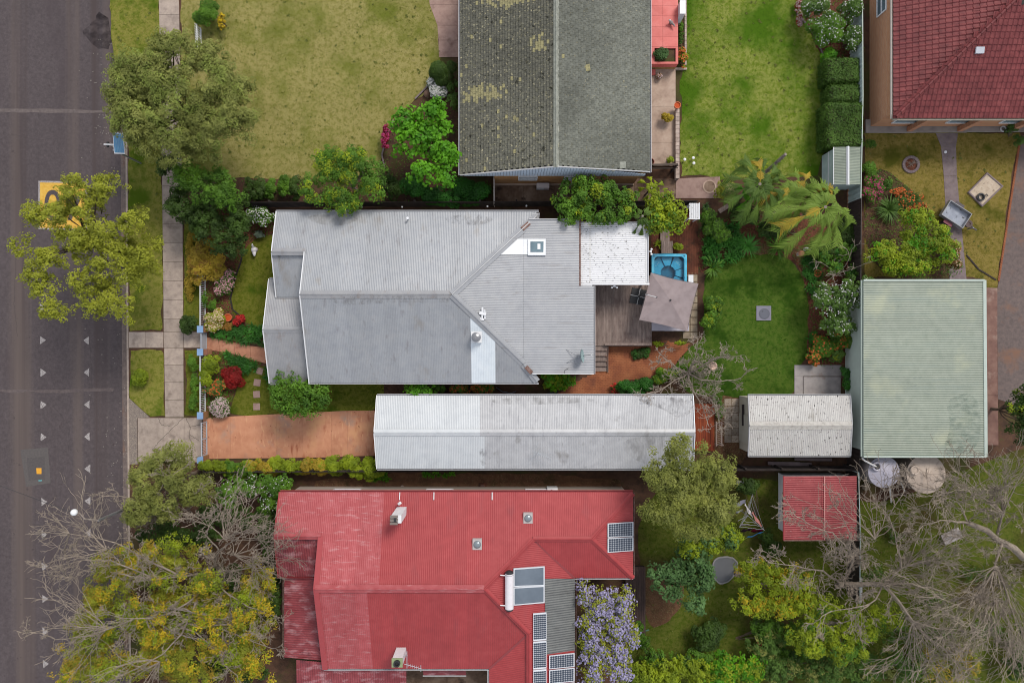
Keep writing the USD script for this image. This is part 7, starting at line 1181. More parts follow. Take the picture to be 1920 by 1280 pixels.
strapbed('dark_leafy_mass', 'dark glossy leafy mass of strap plants by the terrace', 'plant', [(1318, 425), (1378, 420), (1396, 448), (1388, 482), (1345, 500), (1320, 490)], 95, .5, .075, .9, G['strap'], 52)
strapbed('agapanthus_bed', 'band of green strap leaved plants along the path to the verandah', 'plant', [(392, 628), (430, 618), (470, 612), (492, 612), (494, 648), (445, 640), (400, 632)], 70, .42, .045, .5, G['strap'], 53); strapbed('agapanthus_bed', 'green strap leaved clump below the garden path', 'plant', [(418, 660), (450, 668), (480, 680), (476, 697), (450, 700), (425, 680)], 55, .4, .045, .5, G['strap'], 54)
strapbed('clivia_bed', 'dark strap leaved plants along the fence side of the oval lawn', 'plant', [(1506, 478), (1530, 480), (1540, 520), (1530, 560), (1516, 545), (1508, 505)], 60, .42, .05, .5, G['strap'], 55); strapbed('clivia_bed', 'strap leaved plants with orange flowers by the gardenia', 'plant', [(1520, 625), (1545, 630), (1550, 668), (1518, 668)], 40, .4, .05, .5, G['strap'], 56, (F_['orange'], 5, .12))
strapbed('strap_plants', 'strap leaved plants under the small front tree by the verandah', 'plant', [(497, 688), (505, 690), (510, 716), (498, 718)], 14, .35, .045, .4, G['strap'], 57); strapbed('bird_of_paradise', 'wispy plants with orange flower spikes around the aloe', 'plant', [(1690, 352), (1730, 375), (1738, 400), (1705, 385), (1680, 365)], 22, .5, .03, .7, G['hedge'], 58, (F_['orange'], 14, .14))
strapbed('weed_patch', 'tall weeds beside the lower brown dirt strip', 'plant', [(700, 888), (735, 888), (735, 900), (700, 900)], 10, .3, .04, .3, G['bright'], 59); strapbed('weed_patch', 'low weeds at the carport wall above the dirt strip', 'plant', [(790, 887), (850, 887), (850, 894), (790, 894)], 14, .25, .04, .3, G['bright'], 60)
fh = T('palm_flower', 'pale cream feathery flower head beside the yellow shrub', 'flower', P(1368, 352, 1.4)); r_ = np.random.default_rng(9); c = P(1368, 352, 1.4); fh.add('foliage', straps(r_, c, 60, .42, .03, .25, tilt=(.3, 1.2)), mk('cream_plume', [C('#cfae74'), C('#ead2a0')], scale=6, isl=.2)); fh.add('stem', cyl((c[0], c[1], 0), c, .03, .03, 6), bark('grey'))

# ================================================================ FENCES
M['paling'] = mk('dark_paling', [C('#2a221f'), C('#3d3330'), C('#4f443f')], scale=3, stretch=(1, 1, .3), isl=.25, rough=.9); M['dark_sheet'] = mk('dark_fence_sheet', [C('#2a2320'), C('#372e2a')], scale=2, rough=.5, rand=.05); M['pale_sheet'] = mk('pale_fence_sheet', [C('#9fb0ac'), C('#b3c2be')], scale=2, rough=.5, rand=.04)
def fence(label, pts, h, style, mat, cap=None, post=None):
    q = [P(x, y, h) for x, y in pts]; t = T('fence', label, 'fence', (*((q[0]+q[-1])/2)[:2], 0))
    for a, b in zip(q, q[1:]):
        d = (b-a); L = np.linalg.norm(d[:2]); d = d/L; nrm = np.array([-d[1], d[0], 0])
        if style == 'paling':
            n = int(L/.11); ms = []
            rr = random.Random(int(abs(a[0])*100))
            for k in range(n): p = a + d*(k+.5)*L/n; g = rr.uniform(-.02, .02); ms.append(beam([p[0], p[1], .04], [p[0], p[1], h+g], .016, L/n*.96, up=tuple(d)))
            t.add('paling', J(*ms), mat, kind='stuff')
            for z in (.35, h-.3): t.add('rail', beam(a+nrm*.035+[0, 0, z-h], b+nrm*.035+[0, 0, z-h], .05, .07), mat)
            for k in range(int(L/2.4)+1): p = a + d*min(L, k*2.4) + nrm*.1; t.add('post', bx(p[0]-.05, p[1]-.05, 0, p[0]+.05, p[1]+.05, h-.1), mat)
        elif style == 'sheet':
            n = max(1, int(L/2.37))
            for k in range(n):
                p0, p1 = a + d*L*k/n, a + d*L*(k+1)/n; m = 40; s = np.linspace(0, 1, m); base = p0 + (p1-p0)*s[:, None] + nrm*(.018*np.sign(np.sin(s*2*np.pi*10)))[:, None]; V = np.vstack([base*[1, 1, 0]+[0, 0, .05], base*[1, 1, 0]+[0, 0, h-.02]]); i = np.arange(m-1); t.add('sheet', (V, np.vstack([np.stack([i, i+1, i+1+m], 1), np.stack([i, i+1+m, i+m], 1)])), mat)
                t.add('post', bx(p0[0]-.03, p0[1]-.03, 0, p0[0]+.03, p0[1]+.03, h+.01), cap or mat)
            t.add('cap_rail', beam(a, b, .05, .04), cap or mat)
        elif style == 'picket':
            n = int(L/.16)
            for k in range(n): p = a + d*(k+.5)*L/n; t.add('picket', J(beam([p[0], p[1], .06], [p[0], p[1], h], .02, .07, up=tuple(d))), mat)
            for z in (.3, h-.25): t.add('rail', beam(a+nrm*.03+[0, 0, z-h], b+nrm*.03+[0, 0, z-h], .04, .07), mat)
    return t
fence('dark timber paling fence between grey house and tiled house', [(366, 379), (900, 378), (1310, 376)], 1.75, 'paling', M['paling'])
for i, (x, y, nm) in enumerate(((678, 388, 'nearest the street'), (754, 388, 'second from the street'), (914, 387, 'beside the side gate'), (987, 386, 'nearest the rear roof hip'))): lt = P(x, y, 1.5); single('fence_light', lathe([(.0, -.04), (.06, -.03), (.06, .02), (.03, .05), (0, .05)], lt, 12), M['white'], f'tiny white cap light on the dark paling fence, {nm}', 'fence light', 'cap lights on the dark paling fence')
fence('dark metal fence along the rear of the garden', [(1615, 372), (1613, 640), (1612, 880)], 1.8, 'sheet', M['dark_sheet']); fence('dark timber fence between the carport and red roofed house', [(380, 886), (900, 883), (1400, 882)], 1.6, 'paling', M['paling']); fence('dark timber fence behind the garden shed and red shed', [(1400, 882), (1612, 882)], 1.7, 'paling', M['paling'])
fence('pale green metal fence beside the brick house', [(1617, -20), (1618, 180), (1614, 372)], 1.75, 'sheet', M['pale_sheet'], M['pale_green']); fence('grey metal fence running down past the red shed', [(1610, 886), (1613, 1010), (1612, 1130)], 1.8, 'sheet', M['dark_sheet'], M['pale_sheet'])
fence('white picket fence under the big olive tree', [(365, 42), (367, 112)], 1.1, 'picket', M['white']); fence('white topped side fence between tiled house and paling fence', [(925.5, 328), (925.5, 380)], 1.7, 'paling', plain('white_fence', '#d6cbc2', .7))
M['post_blue'] = plain('post_cap_blue', '#7f9fc4', .6); M['fence_grey'] = plain('fence_pale_grey', '#b9bdc4', .5)
ff = T('front_fence', 'low pale metal fence with blue capped brick posts', 'fence', (*W(376, 690), 0))
for y in (517, 617, 660, 779, 862):
    a = P(374.8, y, 1.05); ff.add('post', bx(a[0]-.17, a[1]-.2, 0, a[0]+.17, a[1]+.2, .98), M['brick_tan_y']); ff.add('post_cap', bx(a[0]-.2, a[1]-.23, .982, a[0]+.2, a[1]+.23, 1.05), M['post_blue'])
for ya, yb in ((520, 613), (664, 775)):
    a, b = P(375.2, ya, .95), P(375.2, yb, .95); ff.add('rail', beam(a, b, .05, .04), M['white']); ff.add('rail', beam(a-[0, 0, .75], b-[0, 0, .75], .05, .04), M['white']); n = int(np.linalg.norm(b-a)/.12)
    for k in range(n): p = a+(b-a)*(k+.5)/n; ff.add('picket', bx(p[0]-.012, p[1]-.012, .15, p[0]+.012, p[1]+.012, .93), M['white'])
gt = T('front_gate', 'pale grey metal gate across the garden path', 'gate', (*W(377, 638), 0)); a, b = P(377, 624, .95), P(377, 654, .95); gt.add('frame', J(beam(a, b, .05, .05), beam(a-[0, 0, .8], b-[0, 0, .8], .05, .05), beam(a-[0, 0, .8], a, .05, .05, up=(1, 0, 0)), beam(b-[0, 0, .8], b, .05, .05, up=(1, 0, 0))), M['fence_grey']); gt.add('mesh_panel', beam((a-[-.0, 0, .4]), (b-[0, 0, .4]), .015, .74), M['fence_grey'])
gt2 = T('driveway_gate', 'open grey metal gate standing along the driveway entrance', 'gate', (*W(377, 820), 0)); a, b = P(377.5, 792, .95), P(378, 856, .95); gt2.add('frame', J(beam(a, b, .05, .05), beam(a-[0, 0, .8], b-[0, 0, .8], .05, .05), *[beam(a+(b-a)*u-[0, 0, .8], a+(b-a)*u, .05, .05, up=(1, 0, 0)) for u in (.02, .5, .98)]), M['fence_grey'])
for k in range(22): p = a+(b-a)*(k+.5)/22; gt2.add('bar', bx(p[0]-.008, p[1]-.008, .16, p[0]+.008, p[1]+.008, .93), M['fence_grey'])
lb = T('letterbox', 'brown brick letterbox pillar beside the front gate', 'letterbox', (*W(384, 660), 0)); a = P(384, 660, .8); lb.add('pillar', bx(a[0]-.16, a[1]-.17, 0, a[0]+.16, a[1]+.17, .74), M['brick_x']); lb.add('top', bx(a[0]-.19, a[1]-.2, .742, a[0]+.19, a[1]+.2, .8), plain('brick_brown', '#8a5c48', .8)); lb.add('slot', bx(a[0]-.172, a[1]-.1, .5, a[0]-.161, a[1]+.1, .54), M['black'])
def edging(label, pts, mat, h=.08, w=.09):
    ps = [P(x, y, h/2) for x, y in smooth_poly(pts + pts[-2:0:-1], 0)[:len(pts)]]; t = T('garden_edging', label, 'edging', ps[len(ps)//2] * [1, 1, 0])
    for a, b in zip(ps, ps[1:]):
        n = max(1, int(np.linalg.norm(b-a)/.4))
        for k in range(n): t.add('edging_block', beam(a+(b-a)*(k+.03)/n, a+(b-a)*(k+.97)/n, w, h), mat)
edging('dark edging between mulch and curved front lawn', [(455, 468), (452, 490), (441, 520), (432, 560), (436, 580), (450, 592), (460, 600)], M['dark']); edging('grey stone edging of the bed under the bright maple', [(722, 318), (716, 290), (724, 262), (738, 225)], M['path_grey'], .12); edging('grey timber edging beside the white flowering shrub', [(778, 186), (802, 162)], M['path_grey'], .14, .1); edging('timber edging along the clipped hedge bed', [(1500, 30), (1530, 70), (1544, 105), (1550, 190), (1550, 275)], M['path_grey'], .1)
edging('thin dark edging crossing the olive lawn corner', [(1812, 478), (1835, 505), (1868, 525)], M['dark'], .06)

# ================================================================ THINGS
M['terra'] = plain('terracotta', '#cc6a40', .75); M['terra_in'] = plain('terracotta_soil', '#c2501e', .9)
def pot(label, px, py, r, h, z=0., mat=None, soil=None, seed=0, group=None):
    c = P(px, py, z+h); t = T('terracotta_pot' if mat is None else 'plant_pot', label, 'pot', (c[0], c[1], z), group); o = (c[0], c[1], z); t.add('pot', lathe([(0, 0), (r*.7, 0), (r*.95, h*.85), (r*1.02, h*.86), (r*1.02, h), (r*.84, h), (r*.8, h*.8)], o, 24), mat or M['terra'], smooth=40); t.add('soil', lathe([(r*.82, h*.82), (0, h*.84)], o, 20), soil or M['soil']); return t
pot('wide terracotta bowl in the front bed beside the cream shrub', 427, 595, .26, .4, soil=M['terra_in']); pot('terracotta pot on the end of the low patio wall', 1270.5, 197, .22, .35, .5, soil=M['terra_in']); pot('terracotta pot in the dark strap leaved bed', 1533.5, 512, .25, .35, soil=M['terra_in'])
pot('orange pot at the end of the dark timber deck', 1193, 1165, .2, .4, .0); pot('small pale pot beside the orange pot', 1201, 1161, .12, .3, mat=M['pale_brick']); pot('grey metal pot at the end of the dark timber deck', 1206, 1164, .15, .35, mat=plain('pot_grey', '#a3abad', .5)); pot('tan pot above the orange pot on the dark deck', 1196, 1150, .14, .4, mat=plain('pot_tan', '#b5a48f', .7))
pot('red brown pot at the patio screen', 1221, 303, .22, .45, mat=plain('pot_redbrown', '#8a4434', .7)); pt_ = pot('pale woven pot below the red balcony', 1236, 142, .22, .35, mat=plain('pot_woven', '#a8917a', .85)); pot('pot holding the yellow green patio plant', 1256, 299, .15, .3, mat=plain('pot_brown', '#6e5242', .8))
plant('patio_plant', 'yellow green plant potted against the patio screen', 'plant', G['lime'], [(1256, 299, 8, 8)], .8, .2, l=.12, w=.05, n=5, base=(1256, 300)); plant('patio_plant', 'round mustard yellow shrub on the concrete patio', 'shrub', G['khaki'], [(1252, 221, 13, 9), (1246, 218, 8, 7)], .9, .15, l=.11, w=.06, n=6, lai=3., extra=(G['yellow'], .6))
plant('patio_plant', 'dry flower stalks in the pale woven pot', 'plant', G['bronze'], [(1237, 142, 6, 6)], .6, .2, l=.1, w=.05, n=5, lai=1.5, flowers=(F_['palepink'], .6, .09))
pot('orange square pot on the dirt at the rear of the red yard', 1418, 1222, .18, .3); pot('small round pot beside the edge of the rear lawn', 1406, 1238, .14, .25, mat=plain('pot_rust', '#7c4436', .8)); pot('round pot with red plant above the orange square pot', 1425, 1207, .14, .25)
for i, (x, y) in enumerate(((1284, 299), (1300, 296), (1301, 306))): lt = P(x, y, .25); g_ = T('garden_light', ['white round garden light on the bright lawn nearest the patio wall', 'white round garden light on the bright lawn farthest from the fence', 'white round garden light on the bright lawn beside the other two'][i], 'garden light', (lt[0], lt[1], 0), 'white garden lights on the bright lawn'); g_.add('stake', cyl((lt[0], lt[1], 0), lt, .015, n=6), M['steel']); g_.add('cap', lathe([(0, .0), (.1, .0), (.09, .03), (0, .06)], lt, 16), M['white'])
for n_, (x, y), m_, lab in (('inspection_cap', (1773, 285), M['white'], 'round white cap on the narrow yard path'), ('inspection_cap', (754, 912), M['pale_brick'], 'pale round cap in the dirt strip by the red house')): c = P(x, y, .05); single(n_, lathe([(.1, -.05), (.1, .0), (.07, .02), (0, .02)], c, 16), m_, lab, 'cap')
bd = T('garden_statue', 'white bird statue on the curved front lawn', 'statue', P(480, 468, 0)); c = P(480, 468, 0); M['statue'] = plain('statue_white', '#d8d4d6', .6)
bd.add('body', J(ball(c+[0, -.05, .35], .2, 2, (1, 1, 1)), tube([c+[0, -.2, .35], c+[.02, -.42, .33], c+[.03, -.5, .32]], [.15, .09, .03], 8)), M['statue'], smooth=True); bd.add('neck', tube([c+[0, .08, .45], c+[-.02, .2, .62], c+[.02, .26, .72], c+[.02, .32, .66]], [.09, .06, .06, .02], 8), M['statue'], smooth=True); bd.add('base', lathe([(.16, 0), (.14, .16), (0, .17)], c, 14), M['pale_brick'])
mh = T('manhole', 'square grey concrete surround with round lid in the oval lawn', 'manhole', P(1432, 587, 0)); c = P(1432, 587, .06); mh.add('surround', prism(sbox(c[0]-.5, c[1]-.5, c[0]+.5, c[1]+.5).difference(Point(c[0]+.03, c[1]-.05).buffer(.37)), 0, .07), plain('manhole_grey', '#7f7d88', .8)); mh.add('lid', lathe([(.36, 0), (.36, .06), (.3, .065), (.3, .075), (0, .075)], (c[0]+.03, c[1]-.05, 0), 28), plain('manhole_lid', '#5f616b', .7)); mh.add('handle', beam(c+[-.12, .1, .03], c+[-.05, .17, .03], .03, .02), M['black'])
cr_ = T('concrete_ring', 'round concrete pit ring in the path beside the palms', 'drain', P(1330, 350, 0)); c = P(1330, 350, 0); cr_.add('ring', prism(Point(c[0], c[1]).buffer(.46).difference(Point(c[0], c[1]).buffer(.37)), 0, .06), M['patio']); cr_.add('lid', lathe([(.36, .0), (.36, .05), (0, .055)], c, 24), M['path_brown'])
# spa
spa = T('spa_pool', 'blue acrylic spa pool beside the patio cover', 'spa', P(1255, 503, 0)); zt = .82; a, b = W(1222, 546, zt), W(1288, 476, zt); cx_, cy_ = (a+b)/2
M['spa'] = mk('spa_acrylic', [C('#2f9fc6'), C('#49b5d6'), C('#6ac6e0')], scale=2.5, rough=.25, spec=.6); M['spa_deep'] = mk('spa_acrylic_deep', [C('#12607f'), C('#1d7897')], scale=2, rough=.25, spec=.6)
ou = sbox(a[0], a[1], b[0], b[1]).buffer(-.12).buffer(.12); inn = ou.buffer(-.17).buffer(-.25).buffer(.25)
spa.add('cabinet', prism(sbox(a[0]+.06, a[1]+.06, b[0]-.06, b[1]-.06).difference(sbox(a[0]+.12, a[1]+.12, b[0]-.12, b[1]-.12)), 0, zt-.07), plain('spa_cabinet', '#5d6870', .6)); spa.add('rim', prism(ou.difference(inn), zt-.068, zt), M['spa']); sw = prism(inn.buffer(.012).difference(inn.buffer(-.03)), .12, zt-.07); spa.add('shell', J(sw, prism(inn, .08, .12)), M['spa_deep'])
def seat(ang, w, r0_, r1_, z): g1 = np.linspace(math.radians(ang-w), math.radians(ang+w), 9); return [(cx_+r1_*math.cos(q), cy_+r1_*math.sin(q)) for q in g1] + [(cx_+r0_*math.cos(q), cy_+r0_*math.sin(q)) for q in g1[::-1]]
for ang, w, z in ((45, 24, .42), (0, 18, .48), (95, 20, .5), (140, 24, .4), (180, 16, .5), (270, 30, .45), (320, 18, .42)):
    pl_ = Polygon(seat(ang, w, .5, 1.25, z)).intersection(inn.buffer(-.035)).buffer(-.05).buffer(.045); s_ = spa.add('seat', prism(pl_ if pl_.geom_type == 'Polygon' else max(pl_.geoms, key=lambda q: q.area), .125, z), M['spa'])
    spa.add('jet', J(*[lathe([(.035, 0), (.03, .012), (0, .012)], (cx_+.95*math.cos(math.radians(ang+k*9)), cy_+.95*math.sin(math.radians(ang+k*9)), z), 8) for k in (-1, 0, 1)]), M['trim'], under=s_)
spa.add('water', sheet(inn.buffer(-.032), zt-.2), usdkit.material(stage, '/World/Looks/spa_water', {"t": ("transparent_bsdf", {"color": (.72, .9, .95)}), "gl": ("glossy_bsdf", {"roughness": .04, "color": (.9, .95, 1)}), "f": ("fresnel", {"IOR": 1.33}), "n": ("noise_texture", {"scale": 5.0}), "g": ("geometry", {}), "b": ("bump", {"distance": .02}), "m": ("mix_closure", {})}, [("g.position", "n.vector"), ("n.fac", "b.height"), ("b.normal", "gl.normal"), ("f.fac", "m.fac"), ("t.BSDF", "m.closure1"), ("gl.BSDF", "m.closure2")], surface="m.closure"))
for k, (x, y) in enumerate(((1283, 480), (1283, 520), (1226, 480))): spa.add('cup_ring', lathe([(.06, 0), (.055, .012), (.03, .014), (.03, .004), (0, .004)], P(x, y, zt), 14), M['spa_deep'])
# cantilever umbrella and its slab base
um = T('cantilever_umbrella', 'taupe square cantilever umbrella over deck and spa', 'umbrella', P(1196, 557, .75)); zc = 2.35; cs_ = [P(1220.5, 511, zc), P(1309.5, 532, zc), P(1288.5, 621, zc), P(1198.5, 599.5, zc)]; apx = P(1257, 562.5, 2.52)
M['canvas'] = mk('taupe_canvas', [C('#8f8180'), C('#998b8a'), C('#a09291')], scale=2.2, rough=.95, spec=.1)
def canopy(off):
    V, Fc = [], []; m = 10
    for i in range(4):
        A_, B_ = cs_[i], cs_[(i+1) % 4]; n0 = len(V)
        for u in range(m+1):
            for v in range(m+1):
                e = A_*(1-v/m) + B_*(v/m); e = e + (apx-e)*[.03, .03, 0]*4*(v/m)*(1-v/m); p = apx*(1-u/m) + e*(u/m); p[2] -= .1*math.sin(math.pi*v/m)*(u/m)*math.sin(math.pi*min(1, u/m*.7)); V.append(p + [0, 0, off])
        for u in range(m):
            for v in range(m): q = n0+u*(m+1)+v; Fc += [(q, q+1, q+m+2), (q, q+m+2, q+m+1)]
    return np.array(V), np.array(Fc)
cv = canopy(0); n_ = np.cross(cv[0][cv[1][40, 1]]-cv[0][cv[1][40, 0]], cv[0][cv[1][40, 2]]-cv[0][cv[1][40, 0]])[2]; cf = cv[1] if n_ > 0 else cv[1][:, ::-1]; um.add('canopy', (cv[0], cf), M['canvas'], smooth=25)
um.add('valance', J(*[(np.array([cs_[i], cs_[(i+1) % 4], cs_[(i+1) % 4]-[0, 0, .12], cs_[i]-[0, 0, .12]]), np.array([(0, 1, 2), (0, 2, 3)])) for i in range(4)]), M['canvas'])
for q in cs_: um.add('rib', beam(apx-[0, 0, .07], q-[0, 0, .04], .03, .03), M['steel'])
um.add('hub', lathe([(.06, .02), (.06, .06), (.03, .1), (0, .1)], apx, 12), M['black']); mb = P(1197, 556, .78); mt_ = mb*[1, 1, 0]+[0, 0, 2.75]; um.add('mast', tube([mb, mt_, mt_+[.15, 0, .28]], [.05, .045, .035], 10), M['black']); um.add('arm', tube([mt_+[.05, 0, .2], P(1231, 557, 2.85)], .025, 8), M['trim']); um.add('arm_joint', ball(P(1231, 557, 2.82), .06), M['black'])
ub = T('umbrella_base', 'black cross base with four square weight slabs on the deck', 'umbrella base', P(1197, 556, .72)); c0 = P(1197, 556, .72)
for i, (dx_, dy_) in enumerate(((-.27, .27), (.27, .27), (-.27, -.27), (.27, -.27))): q = rot_mesh(obox(c0[0]+dx_, c0[1]+dy_, .725, .79, .5, .5), c0, -12); ub.add('slab', q, M['black'])
ub.add('cross', J(rot_mesh(bx(c0[0]-.56, c0[1]-.02, .76, c0[0]+.56, c0[1]+.02, .8), c0, -12), rot_mesh(bx(c0[0]-.02, c0[1]-.56, .761, c0[0]+.02, c0[1]+.56, .801), c0, -12)), M['trim'])
bn = T('storage_bench', 'pale grey storage bench with blue grey front beneath the umbrella', 'bench', P(1257, 612, 0)); q0, q1 = W(1222, 620, .75), W(1292, 596, .75); bn.add('top', bx(q0[0], q0[1], .7, q1[0], q1[1], .75), plain('bench_pale', '#b0abb5', .5)); bn.add('box', bx(q0[0]+.03, q0[1]+.03, .0, q1[0]-.03, q1[1]-.03, .698), plain('bench_blue', '#5f6d7d', .6)); bn.add('handle', beam([q0[0]+.9, q0[1]-.01, .6], [q0[0]+1.5, q0[1]-.01, .6], .02, .03), M['steel'])
cb = T('spa_steps', 'white box step beside the spa pool and pavers', 'step', P(1295, 523, 0)); a = P(1295, 523, .5); cb.add('box', bx(a[0]-.13, a[1]-.26, 0, a[0]+.16, a[1]+.26, .46), M['white']); cb.add('lid', bx(a[0]-.15, a[1]-.28, .462, a[0]+.18, a[1]+.28, .5), M['white'])
lt_ = T('lean_to', 'small lean to with white ribbed roof at the paling fence', 'shelter', P(1302, 396, 0)); qL = Plane(1302, 410, 1.6, 'N', .08); sheets(lt_, qL, [(1292, 381), (1311, 381), (1311, 410), (1292, 410)], M['white_dirty'], pitch=.12); barge(lt_, qL, (1311.5, 380), (1311.5, 411), M['white'], .05, .1); barge(lt_, qL, (1291, 410.5), (1312, 410.5), M['white'], .05, .1)
for x in (1293, 1310): a = W(x, 408, 1.5); lt_.add('post', bx(a[0]-.04, a[1]-.04, 0, a[0]+.04, a[1]+.04, 1.55), M['white'])
lt_.add('back_wall', bx(*W(1292, 382, 1.5)-[0, .02], .0, *W(1311, 382, 1.5), 1.5), M['white'])
# rear garden ornaments
orb = T('garden_ornament', 'round terracotta topped ornament in the red mulch', 'ornament', P(1496, 477, 0)); c = P(1496, 477, 0); orb.add('pedestal', lathe([(.16, 0), (.12, .1), (.1, .4), (.16, .45), (0, .45)], c, 16), M['pale_brick']); orb.add('top', ball(c+[0, 0, .58], .19, 2), plain('ornament_terracotta', '#c98267', .8), smooth=True)
st = T('garden_statue', 'pale figurines standing among the palm fronds', 'statue', P(1518, 470, 0))
for k in range(3): c = P(1508+8*k, 468+2*k, 0); st.add('figure', J(lathe([(.12, 0), (.1, .2), (.13, .3), (.05, .42), (0, .43)], c, 12), ball(c+[0, 0, .5], .09, 2)), M['statue'], smooth=True)
wb = T('plank', 'weathered grey plank lying under the palm', 'plank', P(1357, 391, .4)); wb.add('board', obox(*P(1357, 391, .4)[:2], .36, .42, .75, .3, 32), M['deck']); wb.add('leg', J(obox(*P(1352, 393, .3)[:2], 0, .358, .06, .2, 32), obox(*P(1362, 389, .3)[:2], 0, .358, .06, .2, 32)), M['deck'])
bl2 = T('stone_ornament', 'pinkish stone ball ornament beneath the bare frangipani', 'ornament', P(1333, 685, 0)); c = P(1333, 685, 0); bl2.add('base', lathe([(.18, 0), (.14, .3), (0, .3)], c, 14), M['pale_brick']); bl2.add('bowl', lathe([(.1, .3), (.26, .42), (.28, .5), (.22, .5), (.12, .42), (0, .42)], c, 18), plain('ornament_pink', '#cfae9c', .85))
hose = T('garden_hose', 'dark coiled hose lying between house and carport', 'hose', P(955, 730, 0)); hose.add('hose', tube([P(930, 726, .04), P(942, 734, .04), P(958, 737, .04), P(968, 733, .04)], .02, 6), plain('hose_grey', '#6f7c88', .5))
wr_ = T('wire_basket', 'dark wrought iron stand on the brick paving by the carport', 'stand', P(1034, 737, 0)); wr_.add('frame', J(tube([P(1026, 738, .3), P(1034, 736, .42), P(1046, 733, .3)], .02, 5), tube([P(1028, 739, 0), P(1028, 738, .3)], .02, 5), tube([P(1045, 734, 0), P(1045, 734, .3)], .02, 5)), M['black']); wr_.add('shelf', beam(P(1027, 738, .3), P(1045, 734, .3), .12, .02), M['black'])
wd = T('timber_stack', 'low stack of weathered sheets behind the garden shed', 'timber stack', P(1470, 871, 0))
for k, (x0, x1, y0, y1, z) in enumerate(((1440, 1500, 865, 872, .3), (1448, 1522, 866, 874, .22), (1490, 1560, 858, 864, .28))): wd.add('sheet', quadbox(WP([(x0, y0), (x1, y0+1), (x1, y1), (x0, y1-1)], z), z-.05, z), M['path_grey'])
wd.add('bearer', J(*[obox(*W(x, 869, .1), 0, .165, .12, .3) for x in (1450, 1495)]), M['dark'])
# metal garden shed by the palms
ms = T('metal_shed', 'small pale green metal garden shed with white ridge', 'shed', (*W(1588, 312), 0)); k1 = Plane(1563, 310, 1.85, 'E', .22); k2_ = Plane(1613, 310, 1.85, 'W', .22); sheets(ms, k1, [(1563.5, 276), (1590, 276), (1590, 346), (1563.5, 346)], M['green_sheet'], pitch=.1); sheets(ms, k2_, [(1613, 276), (1590, 276), (1590, 346), (1613, 346)], M['green_sheet'], pitch=.1); capx(ms, k1, (1589.5, 275), (1589.5, 347), M['white'], .1, dz=.03)
s0, s1 = W(1565, 344, 1.85), W(1612, 278, 1.85); walls(ms, [(s0[0], s0[1]), (s1[0], s0[1]), (s1[0], s1[1]), (s0[0], s1[1])], 0, 1.85, M['pale_sheet'], t=.04); ms.add('wall_rail', bx(s0[0]-.03, s0[1], .95, s0[0]-.002, s1[1], 1.0), M['white']); barge(ms, k1, (1563, 276), (1563, 346), M['white'], .04, .06)
# trailer, sand pit, hose, ring bed
tr_ = T('box_trailer', 'grey box trailer with wet tray on the olive lawn', 'trailer', P(1793, 402, 0)); tc_ = P(1793, 402, .75); q = lambda m: rot_mesh(m, tc_, -33); M['tray'] = mk('wet_tray', [C('#7f8490'), C('#989da8'), C('#b4b8c0')], scale=1.6, rough=.25, spec=.6, spots=[(4., .6, .68, C('#3e3f42'), (1, 1, 1))]); M['trailer'] = plain('trailer_frame', '#4b4347', .6)
hx_, hy_ = .86, .58; cx, cy = tc_[0], tc_[1]
tr_.add('tray_floor', q(bx(cx-hx_, cy-hy_, .5, cx+hx_, cy+hy_, .54), ), M['tray'])
for x0, y0, x1, y1 in ((-hx_, -hy_, hx_, -hy_+.04), (-hx_, hy_-.04, hx_, hy_), (-hx_, -hy_+.042, -hx_+.04, hy_-.042), (hx_-.04, -hy_+.042, hx_, hy_-.042)): tr_.add('side_wall', q(bx(cx+x0, cy+y0, .545, cx+x1, cy+y1, .82)), M['steel'])
for sg in (-1, 1):
    w_ = q(tube([(cx-.1, cy+sg*(hy_+.08), .3), (cx-.1, cy+sg*(hy_+.24), .3)], .29, 18)); wh = tr_.add('wheel', w_, M['black']); tr_.add('mudguard', q(bx(cx-.42, cy+sg*(hy_+.15)-.12, .62, cx+.22, cy+sg*(hy_+.15)+.12, .65)), M['trailer'] if sg > 0 else plain('guard_red', '#7a3a44', .6))
tr_.add('drawbar', J(q(beam((cx+hx_, cy-.25, .45), (cx+hx_+.75, cy, .45), .06, .06)), q(beam((cx+hx_, cy+.25, .45), (cx+hx_+.75, cy, .45), .06, .06)), q(beam((cx+hx_+.7, cy, .45), (cx+hx_+1.0, cy, .47), .08, .08))), M['trailer']); tr_.add('spare_wheel', rot_mesh(lathe([(.1, .0), (.25, .0), (.27, .06), (.25, .14), (.12, .14), (.1, .1), (0, .1)], (cx+hx_+.25, cy, .5), 20), tc_, -33), plain('spare_brown', '#54403c', .7)); tr_.add('jockey_wheel', q(cyl((cx+hx_+.6, cy-.12, .1), (cx+hx_+.6, cy-.12, .75), .04)), M['steel'])
snd = T('sand_pit', 'diamond shaped sand pit edged with grey timber', 'sand pit', P(1845, 355, 0)); dm = WP([(1849, 324), (1879, 350), (1840, 388), (1813, 361)]); dp = Polygon(dm); snd.add('frame', prism(dp.difference(dp.buffer(-.08, join_style=2)), 0, .14), M['path_grey']); snd.add('sand', sheet(dp.buffer(-.082, join_style=2), .09), mk('pale_sand', [C('#a8957f'), C('#c2b09a'), C('#d2c2ae')], scale=5, detail=8, nrough=.75, rough=.95, spots=[(8., .6, .68, C('#7d6a58'), (1, 1, 1))], bump=(20, .03)))
